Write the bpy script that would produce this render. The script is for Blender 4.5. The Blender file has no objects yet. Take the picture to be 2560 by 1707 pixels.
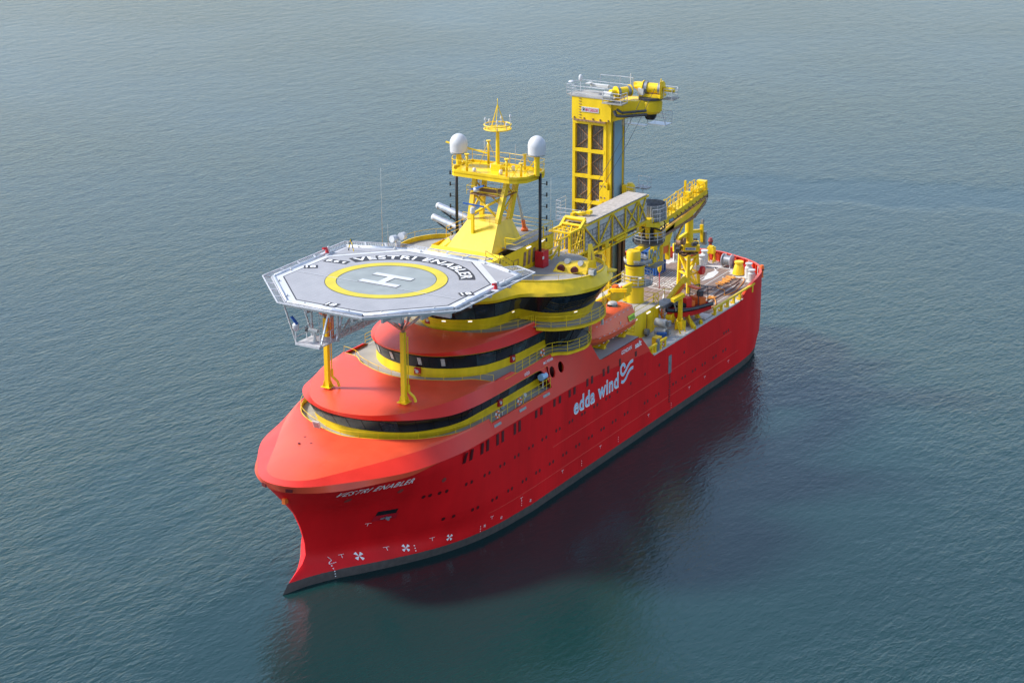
import bpy, bmesh, math, random
import numpy as np
from mathutils import Vector, Matrix
from mathutils.geometry import tessellate_polygon
random.seed(7)
R = math.radians
sc = bpy.context.scene
col = sc.collection

# ------------------------------------------------------------------ camera
cam_d = bpy.data.cameras.new('camera'); cam = bpy.data.objects.new('camera', cam_d); col.objects.link(cam)
CP = Vector((155.477668, 104.462131, 81.4178))
YAW, PIT, ROLL = 3.67125653, .323608799, -.00261133
fw = Vector((math.cos(PIT)*math.cos(YAW), math.cos(PIT)*math.sin(YAW), -math.sin(PIT)))
rt = Vector((math.sin(YAW), -math.cos(YAW), 0)); up = rt.cross(fw)
rt2 = rt*math.cos(ROLL)+up*math.sin(ROLL); up2 = up*math.cos(ROLL)-rt*math.sin(ROLL)
cam.matrix_world = Matrix(((rt2.x, up2.x, -fw.x, CP.x), (rt2.y, up2.y, -fw.y, CP.y), (rt2.z, up2.z, -fw.z, CP.z), (0, 0, 0, 1)))
cam_d.sensor_width = 36; cam_d.lens = 5282.89/2560*36
cam_d.clip_start = 1; cam_d.clip_end = 60000
sc.camera = cam

# ------------------------------------------------------------------ world and sun
SUN_AZ, SUN_EL = R(-68), R(42)          # direction TO the sun, angle from +X towards +Y
w = bpy.data.worlds.new('World'); sc.world = w; w.use_nodes = True
nt = w.node_tree; nt.nodes.clear()
sky = nt.nodes.new('ShaderNodeTexSky'); sky.sky_type = 'NISHITA'; sky.sun_disc = False
sky.sun_elevation = SUN_EL; sky.sun_rotation = math.pi/2-SUN_AZ
sky.air_density = 1.2; sky.dust_density = 1.0; sky.ozone_density = 2.8
bg = nt.nodes.new('ShaderNodeBackground'); bg.inputs['Strength'].default_value = 0.132
wo = nt.nodes.new('ShaderNodeOutputWorld')
hs = nt.nodes.new('ShaderNodeHueSaturation'); hs.inputs['Saturation'].default_value = .8
tn = nt.nodes.new('ShaderNodeMix'); tn.data_type = 'RGBA'; tn.blend_type = 'MULTIPLY'; tn.inputs[0].default_value = 1; tn.inputs[7].default_value = (.97, 1.0, 1.06, 1)
nt.links.new(sky.outputs[0], hs.inputs['Color']); nt.links.new(hs.outputs[0], tn.inputs[6]); nt.links.new(tn.outputs[2], bg.inputs[0]); nt.links.new(bg.outputs[0], wo.inputs[0])
sl = bpy.data.lights.new('sun', 'SUN'); sl.energy = 2.75; sl.angle = R(9); sl.color = (1, .95, .87)
sun = bpy.data.objects.new('sun', sl); col.objects.link(sun)
sdir = Vector((math.cos(SUN_EL)*math.cos(SUN_AZ), math.cos(SUN_EL)*math.sin(SUN_AZ), math.sin(SUN_EL)))
sun.rotation_euler = sdir.to_track_quat('Z', 'Y').to_euler(); sun.location = (60, -100, 90)
sc.view_settings.view_transform = 'Standard'; sc.view_settings.look = 'None'
sc.view_settings.gamma = 1; sc.view_settings.exposure = 0.95; sc.view_settings.use_curve_mapping = False

# ------------------------------------------------------------------ materials
M = {}
def mat(name, c, rough=.5, metal=0, spec=.5, coat=0, vary=.06, scale=.6, bump=0, bscale=6, streak=False, emit=0, coat_r=.08, seam=False):
    m = bpy.data.materials.new(name); m.use_nodes = True; n = m.node_tree; b = n.nodes['Principled BSDF']
    b.inputs['Roughness'].default_value = rough; b.inputs['Metallic'].default_value = metal
    b.inputs['Specular IOR Level'].default_value = spec
    b.inputs['Coat Weight'].default_value = coat; b.inputs['Coat Roughness'].default_value = coat_r
    tc = n.nodes.new('ShaderNodeTexCoord')
    mp = n.nodes.new('ShaderNodeMapping'); n.links.new(tc.outputs['Object'], mp.inputs[0])
    if streak: mp.inputs['Scale'].default_value = (1, 1, .12)
    no = n.nodes.new('ShaderNodeTexNoise'); no.inputs['Scale'].default_value = scale; no.inputs['Detail'].default_value = 6
    n.links.new(mp.outputs[0], no.inputs['Vector'])
    rp = n.nodes.new('ShaderNodeMapRange'); rp.inputs['From Min'].default_value = .3; rp.inputs['From Max'].default_value = .7
    rp.inputs['To Min'].default_value = 1-vary*2; rp.inputs['To Max'].default_value = 1+vary
    n.links.new(no.outputs[0], rp.inputs[0])
    mx = n.nodes.new('ShaderNodeMix'); mx.data_type = 'RGBA'; mx.blend_type = 'MULTIPLY'; mx.inputs[0].default_value = 1
    mx.inputs[6].default_value = (*c, 1); n.links.new(rp.outputs[0], mx.inputs[7]); n.links.new(mx.outputs[2], b.inputs['Base Color'])
    r2 = n.nodes.new('ShaderNodeMapRange'); r2.inputs['To Min'].default_value = rough*.8; r2.inputs['To Max'].default_value = min(1, rough*1.25)
    n.links.new(no.outputs[0], r2.inputs[0]); n.links.new(r2.outputs[0], b.inputs['Roughness'])
    if bump:
        n2 = n.nodes.new('ShaderNodeTexNoise'); n2.inputs['Scale'].default_value = bscale; n2.inputs['Detail'].default_value = 3
        n.links.new(tc.outputs['Object'], n2.inputs['Vector'])
        bp = n.nodes.new('ShaderNodeBump'); bp.inputs['Strength'].default_value = bump; bp.inputs['Distance'].default_value = .05
        n.links.new(n2.outputs[0], bp.inputs['Height']); n.links.new(bp.outputs[0], b.inputs['Normal'])
        if seam:   # welded plate seams, a few millimetres proud
            bk = n.nodes.new('ShaderNodeTexBrick'); bk.inputs['Scale'].default_value = 1; bk.inputs['Brick Width'].default_value = 3.6; bk.inputs['Row Height'].default_value = 1.9
            bk.inputs['Mortar Size'].default_value = .03; bk.inputs['Mortar Smooth'].default_value = .6; n.links.new(tc.outputs['Object'], bk.inputs['Vector'])
            b2 = n.nodes.new('ShaderNodeBump'); b2.inputs['Strength'].default_value = .5; b2.inputs['Distance'].default_value = .015; b2.invert = True
            n.links.new(bk.outputs['Fac'], b2.inputs['Height']); n.links.new(bp.outputs[0], b2.inputs['Normal']); n.links.new(b2.outputs[0], b.inputs['Normal'])
    if emit:
        b.inputs['Emission Color'].default_value = (*c, 1); b.inputs['Emission Strength'].default_value = emit
    M[name] = m; return m
mat('red', (.80, .082, .030), .46, coat=.3, spec=.4, vary=.09, scale=.3, bump=.35, bscale=.55, coat_r=.25, seam=True)  # sunlit copy of the ship's red paint: the sun's orange put into the colour
mat('markwhite', (.88, .87, .86), .5, vary=.03)
mat('red_halfshade', (.76, .032, .018), .46, coat=.12, spec=.35, vary=.05, scale=.35, bump=.08, bscale=.7, coat_r=.3)  # same red paint, half-shaded copy: part of the shade put into the colour
mat('yellow', (.86, .57, .004), .45, vary=.08, scale=1.1, coat=.12, streak=True, bump=.08, bscale=2)
mat('grey_red', (.30, .05, .04), .5)
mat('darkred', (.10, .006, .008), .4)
mat('glass', (.010, .013, .020), .06, spec=.9, vary=.3, scale=.5)
mat('glasslight', (.035, .06, .07), .05, spec=.9, vary=.35, scale=.9)
mat('band', (.012, .012, .014), .22, spec=.5)
mat('curtain', (.52, .50, .46), .6, vary=.2, scale=6)
mat('deckgrey', (.33, .315, .29), .75, vary=.09, scale=.5)
mat('deckwhite', (.56, .53, .50), .75, vary=.12, scale=.6)
mat('deckgreen', (.33, .34, .34), .8, vary=.08, scale=.7)
mat('heli', (.33, .325, .335), .6, vary=.05, scale=.5)
mat('heli2', (.275, .30, .29), .6, vary=.07, scale=.6)
mat('white', (.56, .56, .57), .45, vary=.03)
mat('offwhite', (.55, .54, .51), .5, vary=.08)
mat('lightblue', (.36, .58, .78), .5, vary=.03)
mat('ralblue', (.20, .35, .47), .4, vary=.06)
mat('alu', (.62, .63, .66), .38, metal=.75, vary=.1, scale=2)
mat('alupaint', (.50, .51, .53), .5, vary=.1, scale=2)
mat('steel', (.30, .31, .33), .5, metal=.6, vary=.15, scale=3)
mat('darksteel', (.075, .075, .085), .5, metal=.3, vary=.2, scale=3)
mat('black', (.012, .012, .014), .45)
mat('rubber', (.012, .013, .018), .3)
mat('hyellow', (.58, .47, .03), .6, vary=.05)
mat('hblack', (.03, .03, .035), .6)
mat('boatorange', (.84, .115, .035), .42, coat=.15, vary=.05)
mat('boatred', (.70, .02, .02), .4, vary=.05)
mat('ropeorange', (.80, .33, .06), .8, vary=.25, scale=9)
mat('ropedark', (.26, .12, .08), .8, vary=.2, scale=9)
mat('redbox', (.50, .008, .02), .4)
mat('contblue', (.02, .10, .34), .5, vary=.12, scale=2)
mat('roofplate', (.44, .39, .345), .6, vary=.12, scale=2.5)
mat('mesh_grey', (.50, .45, .41), .7, vary=.25, scale=5)
mat('towermesh', (.13, .115, .10), .6, vary=.3, scale=5)
mat('glassmid', (.02, .03, .042), .05, spec=.9, vary=.4, scale=1.5)
mat('steelrust', (.30, .17, .10), .65, vary=.3, scale=4)
mat('lampwhite', (1, .97, .9), .4, emit=.5)
mat('orange', (.85, .16, .02), .5)
mat('magenta', (.55, .03, .12), .5)
mat('greensticker', (.30, .42, .2), .5)
mat('limesign', (.55, .80, .02), .5)
mat('greentext', (.02, .12, .03), .5)
mat('lineswhite', (.60, .58, .55), .7, vary=.1, scale=3)

def timber():
    m = bpy.data.materials.new('timber'); m.use_nodes = True; n = m.node_tree; b = n.nodes['Principled BSDF']
    tc = n.nodes.new('ShaderNodeTexCoord'); mp = n.nodes.new('ShaderNodeMapping'); mp.inputs['Scale'].default_value = (.25, 4.5, 1)
    n.links.new(tc.outputs['Object'], mp.inputs[0])
    no = n.nodes.new('ShaderNodeTexNoise'); no.inputs['Scale'].default_value = 1.4; no.inputs['Detail'].default_value = 5; n.links.new(mp.outputs[0], no.inputs['Vector'])
    cr = n.nodes.new('ShaderNodeValToRGB'); cr.color_ramp.elements[0].color = (.155, .10, .078, 1); cr.color_ramp.elements[1].color = (.31, .225, .18, 1)
    cr.color_ramp.elements[0].position = .3; cr.color_ramp.elements[1].position = .7
    n.links.new(no.outputs[0], cr.inputs[0]); n.links.new(cr.outputs[0], b.inputs['Base Color']); b.inputs['Roughness'].default_value = .8
    M['timber'] = m
timber()

def hullmat():
    m = bpy.data.materials.new('hullpaint_shaded'); m.use_nodes = True; n = m.node_tree; b = n.nodes['Principled BSDF']
    tc = n.nodes.new('ShaderNodeTexCoord'); sp = n.nodes.new('ShaderNodeSeparateXYZ'); n.links.new(tc.outputs['Object'], sp.inputs[0])
    no = n.nodes.new('ShaderNodeTexNoise'); no.inputs['Scale'].default_value = .35; no.inputs['Detail'].default_value = 7
    mp = n.nodes.new('ShaderNodeMapping'); mp.inputs['Scale'].default_value = (1, 1, .35); n.links.new(tc.outputs['Object'], mp.inputs[0]); n.links.new(mp.outputs[0], no.inputs['Vector'])
    # boot-top boundary at z = 0.85 with a slightly ragged growth edge
    nb = n.nodes.new('ShaderNodeTexNoise'); nb.inputs['Scale'].default_value = 2.2; nb.inputs['Detail'].default_value = 5; n.links.new(tc.outputs['Object'], nb.inputs['Vector'])
    ed = n.nodes.new('ShaderNodeMath'); ed.operation = 'MULTIPLY_ADD'; ed.inputs[1].default_value = .10; ed.inputs[2].default_value = .74
    n.links.new(nb.outputs[0], ed.inputs[0])
    lt = n.nodes.new('ShaderNodeMath'); lt.operation = 'LESS_THAN'; n.links.new(sp.outputs[2], lt.inputs[0]); n.links.new(ed.outputs[0], lt.inputs[1])
    rp = n.nodes.new('ShaderNodeMapRange'); rp.inputs['From Min'].default_value = .3; rp.inputs['From Max'].default_value = .7; rp.inputs['To Min'].default_value = .86; rp.inputs['To Max'].default_value = 1.08
    n.links.new(no.outputs[0], rp.inputs[0])
    mx = n.nodes.new('ShaderNodeMix'); mx.data_type = 'RGBA'; mx.blend_type = 'MULTIPLY'; mx.inputs[0].default_value = 1
    mx.inputs[6].default_value = (.76, .008, .012, 1); n.links.new(rp.outputs[0], mx.inputs[7])  # same red paint again, shaded copy: deeper red for the unlit side
    # plating: faint vertical and horizontal weld lines in the height
    gb = n.nodes.new('ShaderNodeValToRGB'); gb.color_ramp.elements[0].color = (.05, .042, .040, 1); gb.color_ramp.elements[1].color = (.115, .10, .09, 1)
    n.links.new(nb.outputs[0], gb.inputs[0])
    m2 = n.nodes.new('ShaderNodeMix'); m2.data_type = 'RGBA'; n.links.new(lt.outputs[0], m2.inputs[0]); n.links.new(mx.outputs[2], m2.inputs[6]); n.links.new(gb.outputs[0], m2.inputs[7])
    n.links.new(m2.outputs[2], b.inputs['Base Color'])
    rr = n.nodes.new('ShaderNodeMapRange'); rr.inputs['To Min'].default_value = .5; rr.inputs['To Max'].default_value = .85; n.links.new(lt.outputs[0], rr.inputs[0]); n.links.new(rr.outputs[0], b.inputs['Roughness'])
    b.inputs['Roughness'].default_value = .5; b.inputs['Specular IOR Level'].default_value = .22
    # panting of the shell plates between frames
    wv = n.nodes.new('ShaderNodeTexWave'); wv.inputs['Scale'].default_value = .52; wv.bands_direction = 'X'; n.links.new(tc.outputs['Object'], wv.inputs['Vector'])
    wz = n.nodes.new('ShaderNodeTexWave'); wz.inputs['Scale'].default_value = .42; wz.bands_direction = 'Z'; n.links.new(tc.outputs['Object'], wz.inputs['Vector'])
    ad = n.nodes.new('ShaderNodeMath'); n.links.new(wv.outputs['Fac'], ad.inputs[0]); n.links.new(wz.outputs['Fac'], ad.inputs[1])
    a2 = n.nodes.new('ShaderNodeMath'); n.links.new(ad.outputs[0], a2.inputs[0]); n.links.new(no.outputs[0], a2.inputs[1])
    bp = n.nodes.new('ShaderNodeBump'); bp.inputs['Strength'].default_value = .2; bp.inputs['Distance'].default_value = .010
    n.links.new(a2.outputs[0], bp.inputs['Height']); n.links.new(bp.outputs[0], b.inputs['Normal'])
    M['hull'] = m
hullmat()

def watermat():
    m = bpy.data.materials.new('seawater'); m.use_nodes = True; n = m.node_tree; b = n.nodes['Principled BSDF']
    tc = n.nodes.new('ShaderNodeTexCoord')
    b.inputs['IOR'].default_value = 1.33; b.inputs['Specular IOR Level'].default_value = .5; b.inputs['Roughness'].default_value = .07
    def noise(scale, sx, sy, rot, detail=3, rough=.55, dist=0):
        mp = n.nodes.new('ShaderNodeMapping'); mp.inputs['Scale'].default_value = (sx, sy, 1); mp.inputs['Rotation'].default_value = (0, 0, R(rot))
        n.links.new(tc.outputs['Object'], mp.inputs[0])
        t = n.nodes.new('ShaderNodeTexNoise'); t.inputs['Scale'].default_value = scale; t.inputs['Detail'].default_value = detail
        t.inputs['Roughness'].default_value = rough; t.inputs['Distortion'].default_value = dist
        n.links.new(mp.outputs[0], t.inputs['Vector']); return t
    a = noise(1.75, .42, 1.0, 54, 4, .62, .3)      # ripples about a metre long
    c = noise(.42, .5, 1.0, 66, 3, .5, .2)        # longer swell wavelets
    d = noise(4.6, .5, 1.0, 64, 2, .5)            # fine chop
    e = noise(.012, 1, 1, 0, 3, .5)               # cat's-paws: where the wind touches
    def mul(x, k):
        q = n.nodes.new('ShaderNodeMath'); q.operation = 'MULTIPLY'; n.links.new(x, q.inputs[0])
        if isinstance(k, (int, float)): q.inputs[1].default_value = k
        else: n.links.new(k, q.inputs[1])
        return q.outputs[0]
    def add(x, y):
        q = n.nodes.new('ShaderNodeMath'); n.links.new(x, q.inputs[0]); n.links.new(y, q.inputs[1]); return q.outputs[0]
    er = n.nodes.new('ShaderNodeMapRange'); er.inputs['From Min'].default_value = .35; er.inputs['From Max'].default_value = .65
    er.inputs['To Min'].default_value = .62; er.inputs['To Max'].default_value = 1.3; n.links.new(e.outputs[0], er.inputs[0])
    h = add(add(mul(a.outputs[0], .22), mul(c.outputs[0], .24)), mul(d.outputs[0], .05))
    h = mul(h, er.outputs[0])
    # lee of the hull: the water close to the port side lies calmer than the open sea
    def lee(cx, cy, rx, ry, rot, lo, hi):
        mp = n.nodes.new('ShaderNodeMapping'); mp.vector_type = 'TEXTURE'; mp.inputs['Location'].default_value = (cx, cy, 0); mp.inputs['Scale'].default_value = (rx, ry, 1e4); mp.inputs['Rotation'].default_value = (0, 0, R(rot))
        nd = noise(.09, 1, 1, 0, 4, .6); vm = n.nodes.new('ShaderNodeVectorMath'); vm.operation = 'MULTIPLY_ADD'; vm.inputs[1].default_value = (14, 14, 0)
        sb_ = n.nodes.new('ShaderNodeVectorMath'); sb_.operation = 'SUBTRACT'; sb_.inputs[1].default_value = (.5, .5, .5)
        n.links.new(nd.outputs['Color'], sb_.inputs[0]); n.links.new(sb_.outputs[0], vm.inputs[0]); n.links.new(tc.outputs['Object'], vm.inputs[2]); n.links.new(vm.outputs[0], mp.inputs[0])
        ln = n.nodes.new('ShaderNodeVectorMath'); ln.operation = 'LENGTH'; n.links.new(mp.outputs[0], ln.inputs[0])
        mr = n.nodes.new('ShaderNodeMapRange'); mr.interpolation_type = 'SMOOTHSTEP'; mr.inputs['From Min'].default_value = .55; mr.inputs['From Max'].default_value = 1.15
        mr.inputs['To Min'].default_value = lo; mr.inputs['To Max'].default_value = hi; n.links.new(ln.outputs['Value'], mr.inputs[0]); return mr.outputs[0]
    h = mul(h, lee(-12, 22, 56, 26, 0, .36, 1)); h = mul(h, lee(24, 3, 14, 9, 20, .5, 1)); h = mul(h, lee(-140, -15, 60, 9, -70, .55, 1)); h = mul(h, lee(10, -24, 16, 9, 30, .65, 1))
    bp = n.nodes.new('ShaderNodeBump'); bp.inputs['Strength'].default_value = 1.0; bp.inputs['Distance'].default_value = .62
    n.links.new(h, bp.inputs['Height']); n.links.new(bp.outputs[0], b.inputs['Normal'])
    cr = n.nodes.new('ShaderNodeValToRGB'); cr.color_ramp.elements[0].position = .3; cr.color_ramp.elements[1].position = .75
    cr.color_ramp.elements[0].color = (.0055, .029, .029, 1); cr.color_ramp.elements[1].color = (.010, .042, .041, 1)
    n.links.new(e.outputs[0], cr.inputs[0]); n.links.new(cr.outputs[0], b.inputs['Base Color'])
    M['water'] = m
watermat()

# ------------------------------------------------------------------ mesh helpers
SPLIT = {'tip_railing', 'hydraulic_valves', 'catwalk', 'winch_bed', 'mid_winch', 'clamp', 'flange', 'antenna_stand', 'bridge_wing_edge', 'middle_wing_edge', 'visor_end_plate', 'wing_glass_wall', 'upper_drum', 'head_platform', 'gallery_hanger', 'hull_fairlead', 'bow_fairlead', 'mid_platform', 'whip_antenna', 'vent_head', 'recess_hatch', 'deck_instrument', 'bulwark_lamp', 'house_core', 'jib_fork', 'inner_machinery', 'ring_antenna'}
class MB:
    def __init__(s): s.v = []; s.f = []; s.sm = []
    def add(s, vs, fs, smooth=False):
        o = len(s.v); s.v += [tuple(p) for p in vs]; s.f += [tuple(i+o for i in f) for f in fs]; s.sm += [smooth]*len(fs); return s
    def box(s, c, d, rz=0, rot=None):
        x, y, z = d[0]/2, d[1]/2, d[2]/2; m = rot if rot is not None else Matrix.Rotation(rz, 3, 'Z'); c = Vector(c)
        vs = [c+m@Vector((i*x, j*y, k*z)) for i in (-1, 1) for j in (-1, 1) for k in (-1, 1)]
        return s.add(vs, [(0, 1, 3, 2), (4, 6, 7, 5), (0, 4, 5, 1), (2, 3, 7, 6), (0, 2, 6, 4), (1, 5, 7, 3)])
    def frame(s, p, q):
        d = (Vector(q)-Vector(p)); L = d.length; d = d/L if L else Vector((0, 0, 1))
        a = Vector((0, 0, 1)).cross(d)
        if a.length < 1e-3: a = Vector((1, 0, 0)).cross(d) if abs(d.x) < .9 else Vector((0, 1, 0)).cross(d)
        a.normalize(); return d, a, d.cross(a), L
    def bar(s, p, q, w=.1, h=None):
        h = h or w; d, a, b, L = s.frame(p, q); p = Vector(p); q = Vector(q)
        vs = [e+a*(i*w/2)+b*(j*h/2) for e in (p, q) for i, j in ((-1, -1), (1, -1), (1, 1), (-1, 1))]
        return s.add(vs, [(3, 2, 1, 0), (4, 5, 6, 7), (0, 1, 5, 4), (1, 2, 6, 5), (2, 3, 7, 6), (3, 0, 4, 7)])
    def tube(s, p, q, r, n=8, r2=None, caps=True):
        r2 = r if r2 is None else r2; d, a, b, L = s.frame(p, q); p = Vector(p); q = Vector(q)
        vs = [e+(a*math.cos(t)+b*math.sin(t))*rr for e, rr in ((p, r), (q, r2)) for t in [2*math.pi*i/n for i in range(n)]]
        s.add(vs, [(i, (i+1) % n, n+(i+1) % n, n+i) for i in range(n)], True)
        if caps: o = len(s.v)-2*n; s.f += [tuple(o+i for i in range(n-1, -1, -1)), tuple(o+n+i for i in range(n))]; s.sm += [False]*2
        return s
    def path(s, pts, r, n=5):
        for a, b in zip(pts, pts[1:]): s.tube(a, b, r, n, caps=False)
        return s
    def lathe(s, prof, c=(0, 0, 0), n=20, axis='Z', cap=True):
        vs = []; c = Vector(c)
        for r, z in prof:
            for i in range(n):
                t = 2*math.pi*i/n; u = Vector((r*math.cos(t), r*math.sin(t), z))
                if axis == 'X': u = Vector((u.z, u.x, u.y))
                if axis == 'Y': u = Vector((u.y, u.z, u.x))
                vs.append(c+u)
        fs = [(k*n+i, k*n+(i+1) % n, (k+1)*n+(i+1) % n, (k+1)*n+i) for k in range(len(prof)-1) for i in range(n)]
        s.add(vs, fs, True)
        if cap:
            o = len(s.v)-len(vs)
            if prof[0][0] > 1e-4: s.f.append(tuple(o+i for i in range(n-1, -1, -1))); s.sm.append(False)
            if prof[-1][0] > 1e-4: s.f.append(tuple(o+(len(prof)-1)*n+i for i in range(n))); s.sm.append(False)
        return s
    def strip(s, rows, smooth=True, close=False):
        n = len(rows[0]); vs = [p for r in rows for p in r]
        fs = [(k*n+i, k*n+i+1, (k+1)*n+i+1, (k+1)*n+i) for k in range(len(rows)-1) for i in range(n-1)]
        return s.add(vs, fs, smooth)
    def poly(s, pts, z=None, fn=None, thick=0):
        """flat polygon(s) with holes: pts = list of loops of 2-D points; fn maps (a,b)->xyz"""
        loops = pts if isinstance(pts[0][0], (tuple, list)) else [pts]
        fn = fn or (lambda a, b: (a, b, z))
        flat = [p for l in loops for p in l]
        tri = tessellate_polygon([[Vector((a, b, 0)) for a, b in l] for l in loops])
        s.add([fn(a, b) for a, b in flat], [tuple(t) for t in tri])
        if thick:
            T = Vector(thick); s.add([Vector(fn(a, b))+T for a, b in flat], [tuple(reversed(t)) for t in tri])
            for l in loops:
                n = len(l); a = [Vector(fn(*p)) for p in l]
                s.add(a+[p+T for p in a], [(i, (i+1) % n, n+(i+1) % n, n+i) for i in range(n)])
        return s
    def split(s):
        n = len(s.v); pr = list(range(n))
        def fd(i):
            while pr[i] != i: pr[i] = pr[pr[i]]; i = pr[i]
            return i
        key = {}
        for i, v in enumerate(s.v):
            k = (round(v[0], 3), round(v[1], 3), round(v[2], 3))
            if k in key: pr[fd(i)] = fd(key[k])
            else: key[k] = i
        for f in s.f:
            for a in f[1:]: pr[fd(a)] = fd(f[0])
        out = {}
        for f, sm in zip(s.f, s.sm):
            o, mp = out.setdefault(fd(f[0]), (MB(), {}))
            for a in f:
                if a not in mp: mp[a] = len(o.v); o.v.append(s.v[a])
            o.f.append(tuple(mp[a] for a in f)); o.sm.append(sm)
        return [o for o, _ in out.values()]
    def build(s, name, m, parent=None, sharp=None):
        if name in SPLIT:
            r = [o.build1(name, m, parent, sharp) for o in s.split()]; return r[0]
        return s.build1(name, m, parent, sharp)
    def build1(s, name, m, parent=None, sharp=None):
        me = bpy.data.meshes.new(name); me.from_pydata(s.v, [], s.f); me.polygons.foreach_set('use_smooth', s.sm)
        me.materials.append(M[m] if isinstance(m, str) else m); me.validate()
        bm = bmesh.new(); bm.from_mesh(me); bmesh.ops.remove_doubles(bm, verts=bm.verts, dist=1e-4)
        bmesh.ops.recalc_face_normals(bm, faces=bm.faces)
        lim = R(sharp or 35)
        for e in bm.edges:
            if len(e.link_faces) == 2 and e.calc_face_angle(0) > lim: e.smooth = False
        bm.to_mesh(me); bm.free()
        o = bpy.data.objects.new(name, me); col.objects.link(o)
        if parent is not None:
            o.parent = parent; o.location = -wloc(parent)
        return o
def wloc(o):
    v = o.location.copy()
    while o.parent: o = o.parent; v = v+o.location
    return v
def tag(o, label, cat, group=None):
    o['label'] = label; o['category'] = cat
    if group: o['group'] = group
    return o
def thing(name, label, cat, loc=(0, 0, 0), group=None):
    o = bpy.data.objects.new(name, None); col.objects.link(o); o.location = loc; o.empty_display_size = .3
    return tag(o, label, cat, group)
def dup(root, loc, label=None, rz=None):
    r = root.copy(); col.objects.link(r); r.location = loc
    if rz is not None: r.rotation_euler.z = rz
    if label: r['label'] = label
    for ch in list(root.children):
        c = ch.copy(); col.objects.link(c); c.parent = r
        for g in list(ch.children):
            d = g.copy(); col.objects.link(d); d.parent = c
    return r

# ---- curves
def smooth_curve(pts, n):
    P = [np.array(p, float) for p in pts]; dense = []
    for i in range(len(P)-1):
        p0 = P[i-1] if i > 0 else 2*P[0]-P[1]; p1, p2 = P[i], P[i+1]; p3 = P[i+2] if i+2 < len(P) else 2*P[-1]-P[-2]
        if i == 0 and abs(P[0][1]) < 1e-6: p0 = P[1]*np.array([1, -1, 1])
        l01, l12, l23 = [max(np.linalg.norm(b-a), 1e-6)**.5 for a, b in ((p0, p1), (p1, p2), (p2, p3))]
        t0, t1 = 0, l01; t2 = t1+l12; t3 = t2+l23
        for t in np.linspace(t1, t2, 14, endpoint=False):
            A1 = (t1-t)/(t1-t0)*p0+(t-t0)/(t1-t0)*p1; A2 = (t2-t)/(t2-t1)*p1+(t-t1)/(t2-t1)*p2; A3 = (t3-t)/(t3-t2)*p2+(t-t2)/(t3-t2)*p3
            B1 = (t2-t)/(t2-t0)*A1+(t-t0)/(t2-t0)*A2; B2 = (t3-t)/(t3-t1)*A2+(t-t1)/(t3-t1)*A3
            dense.append((t2-t)/(t2-t1)*B1+(t-t1)/(t2-t1)*B2)
    dense.append(P[-1]); D = np.array(dense); s = np.concatenate([[0], np.cumsum(np.linalg.norm(np.diff(D, axis=0), axis=1))])
    q = np.linspace(0, s[-1], n); return [tuple(np.interp(q, s, D[:, k])[i] for k in range(3)) for i in range(n)]
def H(pts, n=60, z=None):
    return smooth_curve([(p[0], p[1], z if z is not None else p[2]) for p in pts], n)
def mir(c): return [(x, -y, z) for x, y, z in c]
def full(c): return mir(c)[::-1]+c[1:]
def mix(a, b, t, dz=0): return [tuple(p[i]+(q[i]-p[i])*t+(dz if i == 2 else 0) for i in range(3)) for p, q in zip(a, b)]
def off(c, d, dz=0):
    out = []; n = len(c)
    for i in range(n):
        a = Vector(c[max(0, i-1)]); b = Vector(c[min(n-1, i+1)]); t = (b-a); nn = Vector((-t.y, t.x, 0))
        if nn.length < 1e-6: nn = Vector((1, 0, 0))
        nn.normalize(); out.append((c[i][0]+nn.x*d, c[i][1]+nn.y*d, c[i][2]+dz))
    return out

# ---- text as mesh
def text_geo(s, size=1, offset=0, shear=0, bold=0, spacing=1):
    cu = bpy.data.curves.new('t', 'FONT'); cu.body = s; cu.size = size; cu.offset = offset+bold; cu.shear = shear; cu.space_character = spacing; cu.resolution_u = 3
    o = bpy.data.objects.new('t', cu); col.objects.link(o); dg = bpy.context.evaluated_depsgraph_get(); dg.update()
    me = bpy.data.meshes.new_from_object(o.evaluated_get(dg)); vs = [tuple(v.co) for v in me.vertices]; fs = [tuple(p.vertices) for p in me.polygons]
    bpy.data.objects.remove(o); bpy.data.curves.remove(cu); bpy.data.meshes.remove(me)
    return vs, fs
def text_map(s, fn, name, m, parent, width=None, height=None, subdiv=0, **kw):
    vs, fs = text_geo(s, **kw)
    xs = [v[0] for v in vs]; ys = [v[1] for v in vs]; x0, x1, y0, y1 = min(xs), max(xs), 0, max(ys)
    bm = bmesh.new(); bv = [bm.verts.new(v) for v in vs]
    for f in fs:
        try: bm.faces.new([bv[i] for i in f])
        except ValueError: pass
    if subdiv:
        bmesh.ops.triangulate(bm, faces=bm.faces)
        bmesh.ops.subdivide_edges(bm, edges=[e for e in bm.edges if e.calc_length() > (x1-x0)/subdiv], cuts=2)
    sx = (width/(x1-x0)) if width else 1; sy = (height/(y1-y0)) if height else 1
    mb = MB(); bm.verts.index_update(); bm.verts.ensure_lookup_table()
    mb.add([fn((v.co.x-x0)*sx, v.co.y*sy) for v in bm.verts], [tuple(v.index for v in f.verts) for f in bm.faces]); bm.free()
    return mb.build(name, m, parent)

def rail(pts, h=1.1, post=1.6, r=.022, levels=(1, .55), mb=None, pr=None):
    mb = mb or MB()
    for l in levels: mb.path([(p[0], p[1], p[2]+h*l) for p in pts], r if l == 1 else r*.75, 5)
    acc = 0; last = None
    for i, p in enumerate(pts):
        if last is not None: acc += math.dist(p, last)
        if last is None or acc >= post or i == len(pts)-1:
            mb.tube(p, (p[0], p[1], p[2]+h), pr or r, 5, caps=False); acc = 0
        last = p
    return mb

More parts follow.
